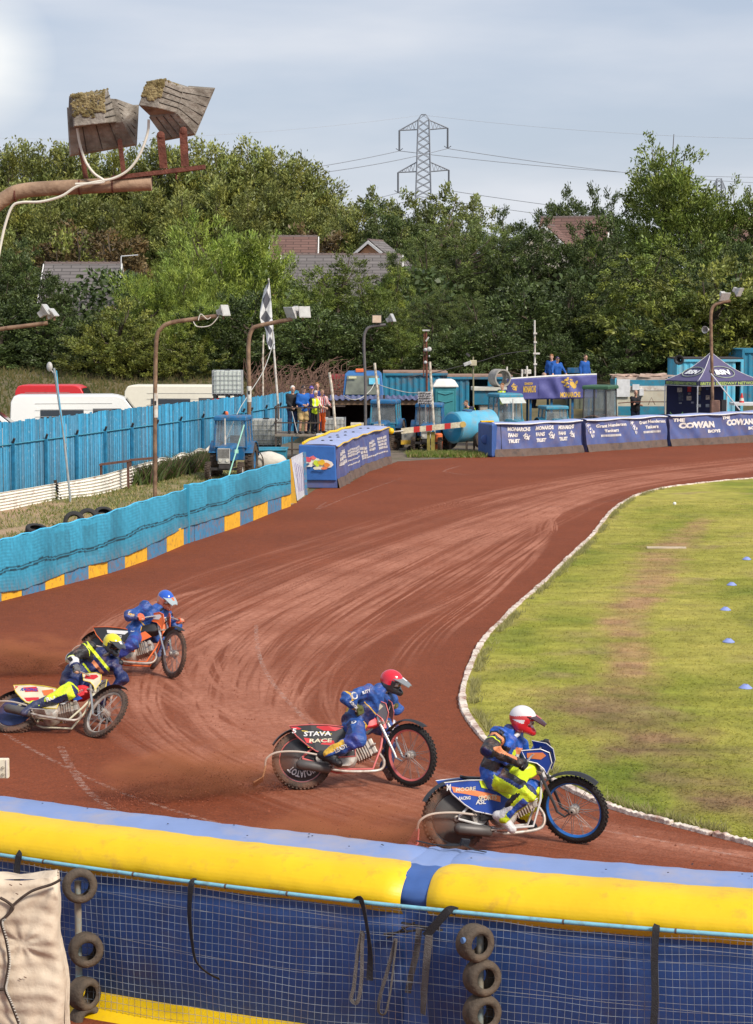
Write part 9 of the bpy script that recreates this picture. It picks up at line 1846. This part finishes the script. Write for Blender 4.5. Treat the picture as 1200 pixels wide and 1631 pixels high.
rider(dict(label='person in a yellow helmet and navy racing suit leaning low over the cream motorcycle', bike=B3, Y=26.5, face=(.62, -.72, -.28), roll=.12,
 j=dict(head=(179, 1025, .10), neck=(163, 1040, .10), chest=(152, 1054, .10), pelvis=(116, 1082, .10), shR=(140, 1034, -.12), shL=(178, 1056, .20), elR=(113, 1048, -.28), elL=(196, 1082, .20), haR=(141, 1074, -.25), haL=(210, 1103, .05), hpR=(112, 1086, -.04), hpL=(122, 1086, .20), knR=(110, 1103, -.38), knL=(166, 1096, .15), anR=(55, 1124, -.30), anL=(158, 1130, .45), toR=(38, 1136, -.33), toL=(172, 1146, .40)),
 mats=[S_NAVY, S_NEON, S_W, S_BLK, S_OR, S_RB], boots=[cl('boot_navy', (.03, .04, .10)), S_BLK], glove=M('glove_grey', (.10, .10, .11), .7, var=.3), collar=S_BLK,
 pattern=[(0, .85, 1.4, -1, -.14, 3), (0, .90, 1.02, -.13, .12, 4), (0, .62, .68, -.2, .12, 1), (0, 1.15, 1.25, -.3, .3, 1), (1, -.3, .1, -4, 4, 3), (1, .05, .2, -4, 4, 1), (1, .2, 1.3, -4, 4, 3), (1, .5, 1.3, -1.5, 1.2, 2), (3, -.2, 1.1, -4, 4, 2), (3, .1, .22, -4, 4, 1), (3, .3, .8, .3, 1.2, 3), (2, -.3, 1.1, -4, 4, 0), (4, -.2, 1.2, -4, 4, 0), (4, .4, .9, .2, .7, 2), (5, -.3, 1.2, -2.4, -1.7, 1), (5, .75, 1.2, -4, 4, 1), (5, -.3, .75, -4, -2.4, 3), (7, .1, .85, -1.9, .7, 3), (7, .85, 1.2, -4, 4, 1), (7, -.1, .1, -4, 4, 1), (7, .1, .85, .7, 3, 1), (6, .8, 1.2, -4, 4, 5)],
 helm=dict(mats=H_((.80, .66, .02), (.05, .05, .055), (.70, .35, .30)), lens=LENSD, peak=H_((.04, .04, .045))[0], frame=m_blk, pprint=m_w),
 prints=[(('knR', 'anR', .45, True), .078, .20, .06, 'ROSS', S_W), (('hpR', 'hpL', .9, False), .15, .09, .10, 'K', P_CR), (('elR', 'wrR', .4, True), .058, .12, .05, 'SS', S_BLK)]))
rider(dict(label='person in a blue helmet and dark blue racing suit riding the orange motorcycle, farthest back', bike=B4, Y=30.6, face=(.62, -.70, -.38),
 j=dict(head=(264, 954, 0), neck=(250, 969, 0), chest=(243, 981, 0), pelvis=(218, 1006, .05), shR=(232, 967, -.18), shL=(264, 977, .17), elR=(205, 981, -.25), elL=(281, 1000, .18), haR=(221, 997, -.3), haL=(291, 999, .1), hpR=(215, 1008, -.08), hpL=(226, 1008, .12), knR=(212, 1026, -.35), knL=(260, 1022, .20), anR=(182, 1046, -.28), anL=(253, 1047, .30), toR=(192, 1056, -.3), toL=(243, 1062, .22)),
 mats=[S_BLUE, S_YEL, S_W, S_NAVY, S_PUR], boots=[S_BLK, cl('boot_brown', (.10, .05, .035))], glove=M('glove_orange', (.72, .14, .06), .7, var=.2), collar=S_BLK,
 pattern=[(0, .8, 1.3, -.06, .05, 3), (0, -.2, .15, -.3, .3, 3), (0, .45, .5, -.3, .3, 1), (1, .35, .8, -1.2, -.2, 3), (3, .1, .8, 1.6, 2.8, 2), (7, .3, .8, -1, .4, 2), (5, .2, .5, -1.4, -.3, 2), (0, .3, .5, -.05, .1, 1), (0, .55, .75, .0, .10, 1), (0, .15, .35, -.22, -.10, 1), (1, -.2, .25, -4, 4, 4), (1, .1, .9, .2, .5, 1), (3, -.1, 1., .3, .75, 1), (5, -.1, 1.2, -2.4, -1.9, 1), (5, .75, 1.2, -4, 4, 4), (7, -.1, 1.2, -4, 4, 4), (8, -.2, 1.3, -4, 4, 3), (8, .1, .8, -1.2, -.5, 4)],
 helm=dict(mats=H_((.02, .10, .52), (.70, .20, .10), (.5, .5, .5)), lens=LENSD, peak=H_((.36, .42, .44))[0], band=1, pprint=P_OG, frame=m_w),
 prints=[(('shR', 'elR', .9, False), .070, .075, .075, 'O', S_W), (('elR', 'wrR', .5, True), .060, .12, .035, 'FNE', S_W), (('pelvis', 'chest', .55, False), .155, .12, .08, 'MON', S_YEL), (('pelvis', 'chest', .98, False), .155, .05, .04, 'O', S_W), (('hpR', 'knR', .45, False), .105, .06, .05, 'C', S_W)]))
m_dust = bpy.data.materials.new('shale_dust'); m_dust.use_nodes = True; t = m_dust.node_tree; t.nodes.clear(); n = t.nodes.new; l = t.links.new
vp = n('ShaderNodeVolumePrincipled'); vp.inputs['Color'].default_value = (.82, .29, .14, 1); co = n('ShaderNodeTexCoord'); nz_ = n('ShaderNodeTexNoise'); nz_.inputs['Scale'].default_value = 2.2; nz_.inputs['Detail'].default_value = 4; l(co.outputs['Object'], nz_.inputs['Vector'])
ln_ = n('ShaderNodeVectorMath'); ln_.operation = 'LENGTH'; gn = n('ShaderNodeTexCoord'); mpn = n('ShaderNodeMapping'); mpn.inputs['Location'].default_value = (-1, -1, -1); mpn.inputs['Scale'].default_value = (2, 2, 2); l(gn.outputs['Generated'], mpn.inputs[0]); l(mpn.outputs[0], ln_.inputs[0])
fall = n('ShaderNodeMapRange'); fall.inputs[1].default_value = 1.0; fall.inputs[2].default_value = .25; l(ln_.outputs['Value'], fall.inputs[0]); nr = n('ShaderNodeMapRange'); nr.inputs[1].default_value = .42; nr.inputs[2].default_value = .68; nr.inputs[4].default_value = 8; l(nz_.outputs['Fac'], nr.inputs[0])
mm = n('ShaderNodeMath'); mm.operation = 'MULTIPLY'; l(fall.outputs[0], mm.inputs[0]); l(nr.outputs[0], mm.inputs[1]); l(mm.outputs[0], vp.inputs['Density']); oo = n('ShaderNodeOutputMaterial'); l(vp.outputs[0], oo.inputs['Volume'])
for B_, lab, L_ in ((B1, 'nearest motorcycle', 1.9), (B2, 'red-helmeted rider', 1.7), (B3, 'leaning yellow-helmeted rider', 1.5), (B4, 'farthest rider', 1.5)):
 o0 = B_['wpt']((-.15, 0, .1)); dr = (B_['wpt']((-1, 0, 0))-B_['wpt']((0, 0, 0))); dr.z = 0; dr.normalize(); dr = (dr+Vector((-.25, -.35, 0))).normalized()
 r = np.random.default_rng(int(L_*100)+len(lab)); n_ = 5200; s_ = r.random(n_)**.8*L_*1.25; lat = r.normal(0, .05+.16*s_); zz_ = np.abs(r.normal(0, .03+.20*np.minimum(s_, 1.0)))*np.clip(1.5-s_/L_, .1, 1)+.01; sd_ = np.array([-dr.y, dr.x])
 C = np.stack([o0.x+dr.x*s_+sd_[0]*lat, o0.y+dr.y*s_+sd_[1]*lat, zz_], -1); sz = .0025+.011*r.random(n_)**3; T4 = np.array([[1, 0, -.3], [-.5, .87, -.3], [-.5, -.87, -.3], [0, 0, .9]]); V = (C[:, None]+T4[None]*sz[:, None, None]*r.uniform(.6, 1.4, (n_, 4, 1))).reshape(-1, 3); o4 = np.arange(n_)[:, None]*4
 Fc = np.concatenate([o4+np.array([[0, 1, 3]]), o4+np.array([[1, 2, 3]]), o4+np.array([[2, 0, 3]]), o4+np.array([[0, 2, 1]])]); tag(fastmesh('shale_spray', V, Fc, m_clod), 'spray of red shale flying behind the rear wheel of the '+lab, 'dirt spray', kind='stuff')
 mb = MB(); mb.ball((0, 0, 0), 1, 20, 12); d_ = obj('dust_cloud', mb, m_dust, local=True); d_.scale = (L_*.75, .55, .36); d_.rotation_euler = (0, 0, math.atan2(dr.y, dr.x)); d_.location = (o0.x+dr.x*L_*.62, o0.y+dr.y*L_*.62, .30); tag(d_, 'thin red-brown dust hanging behind the '+lab, 'dust', kind='stuff')
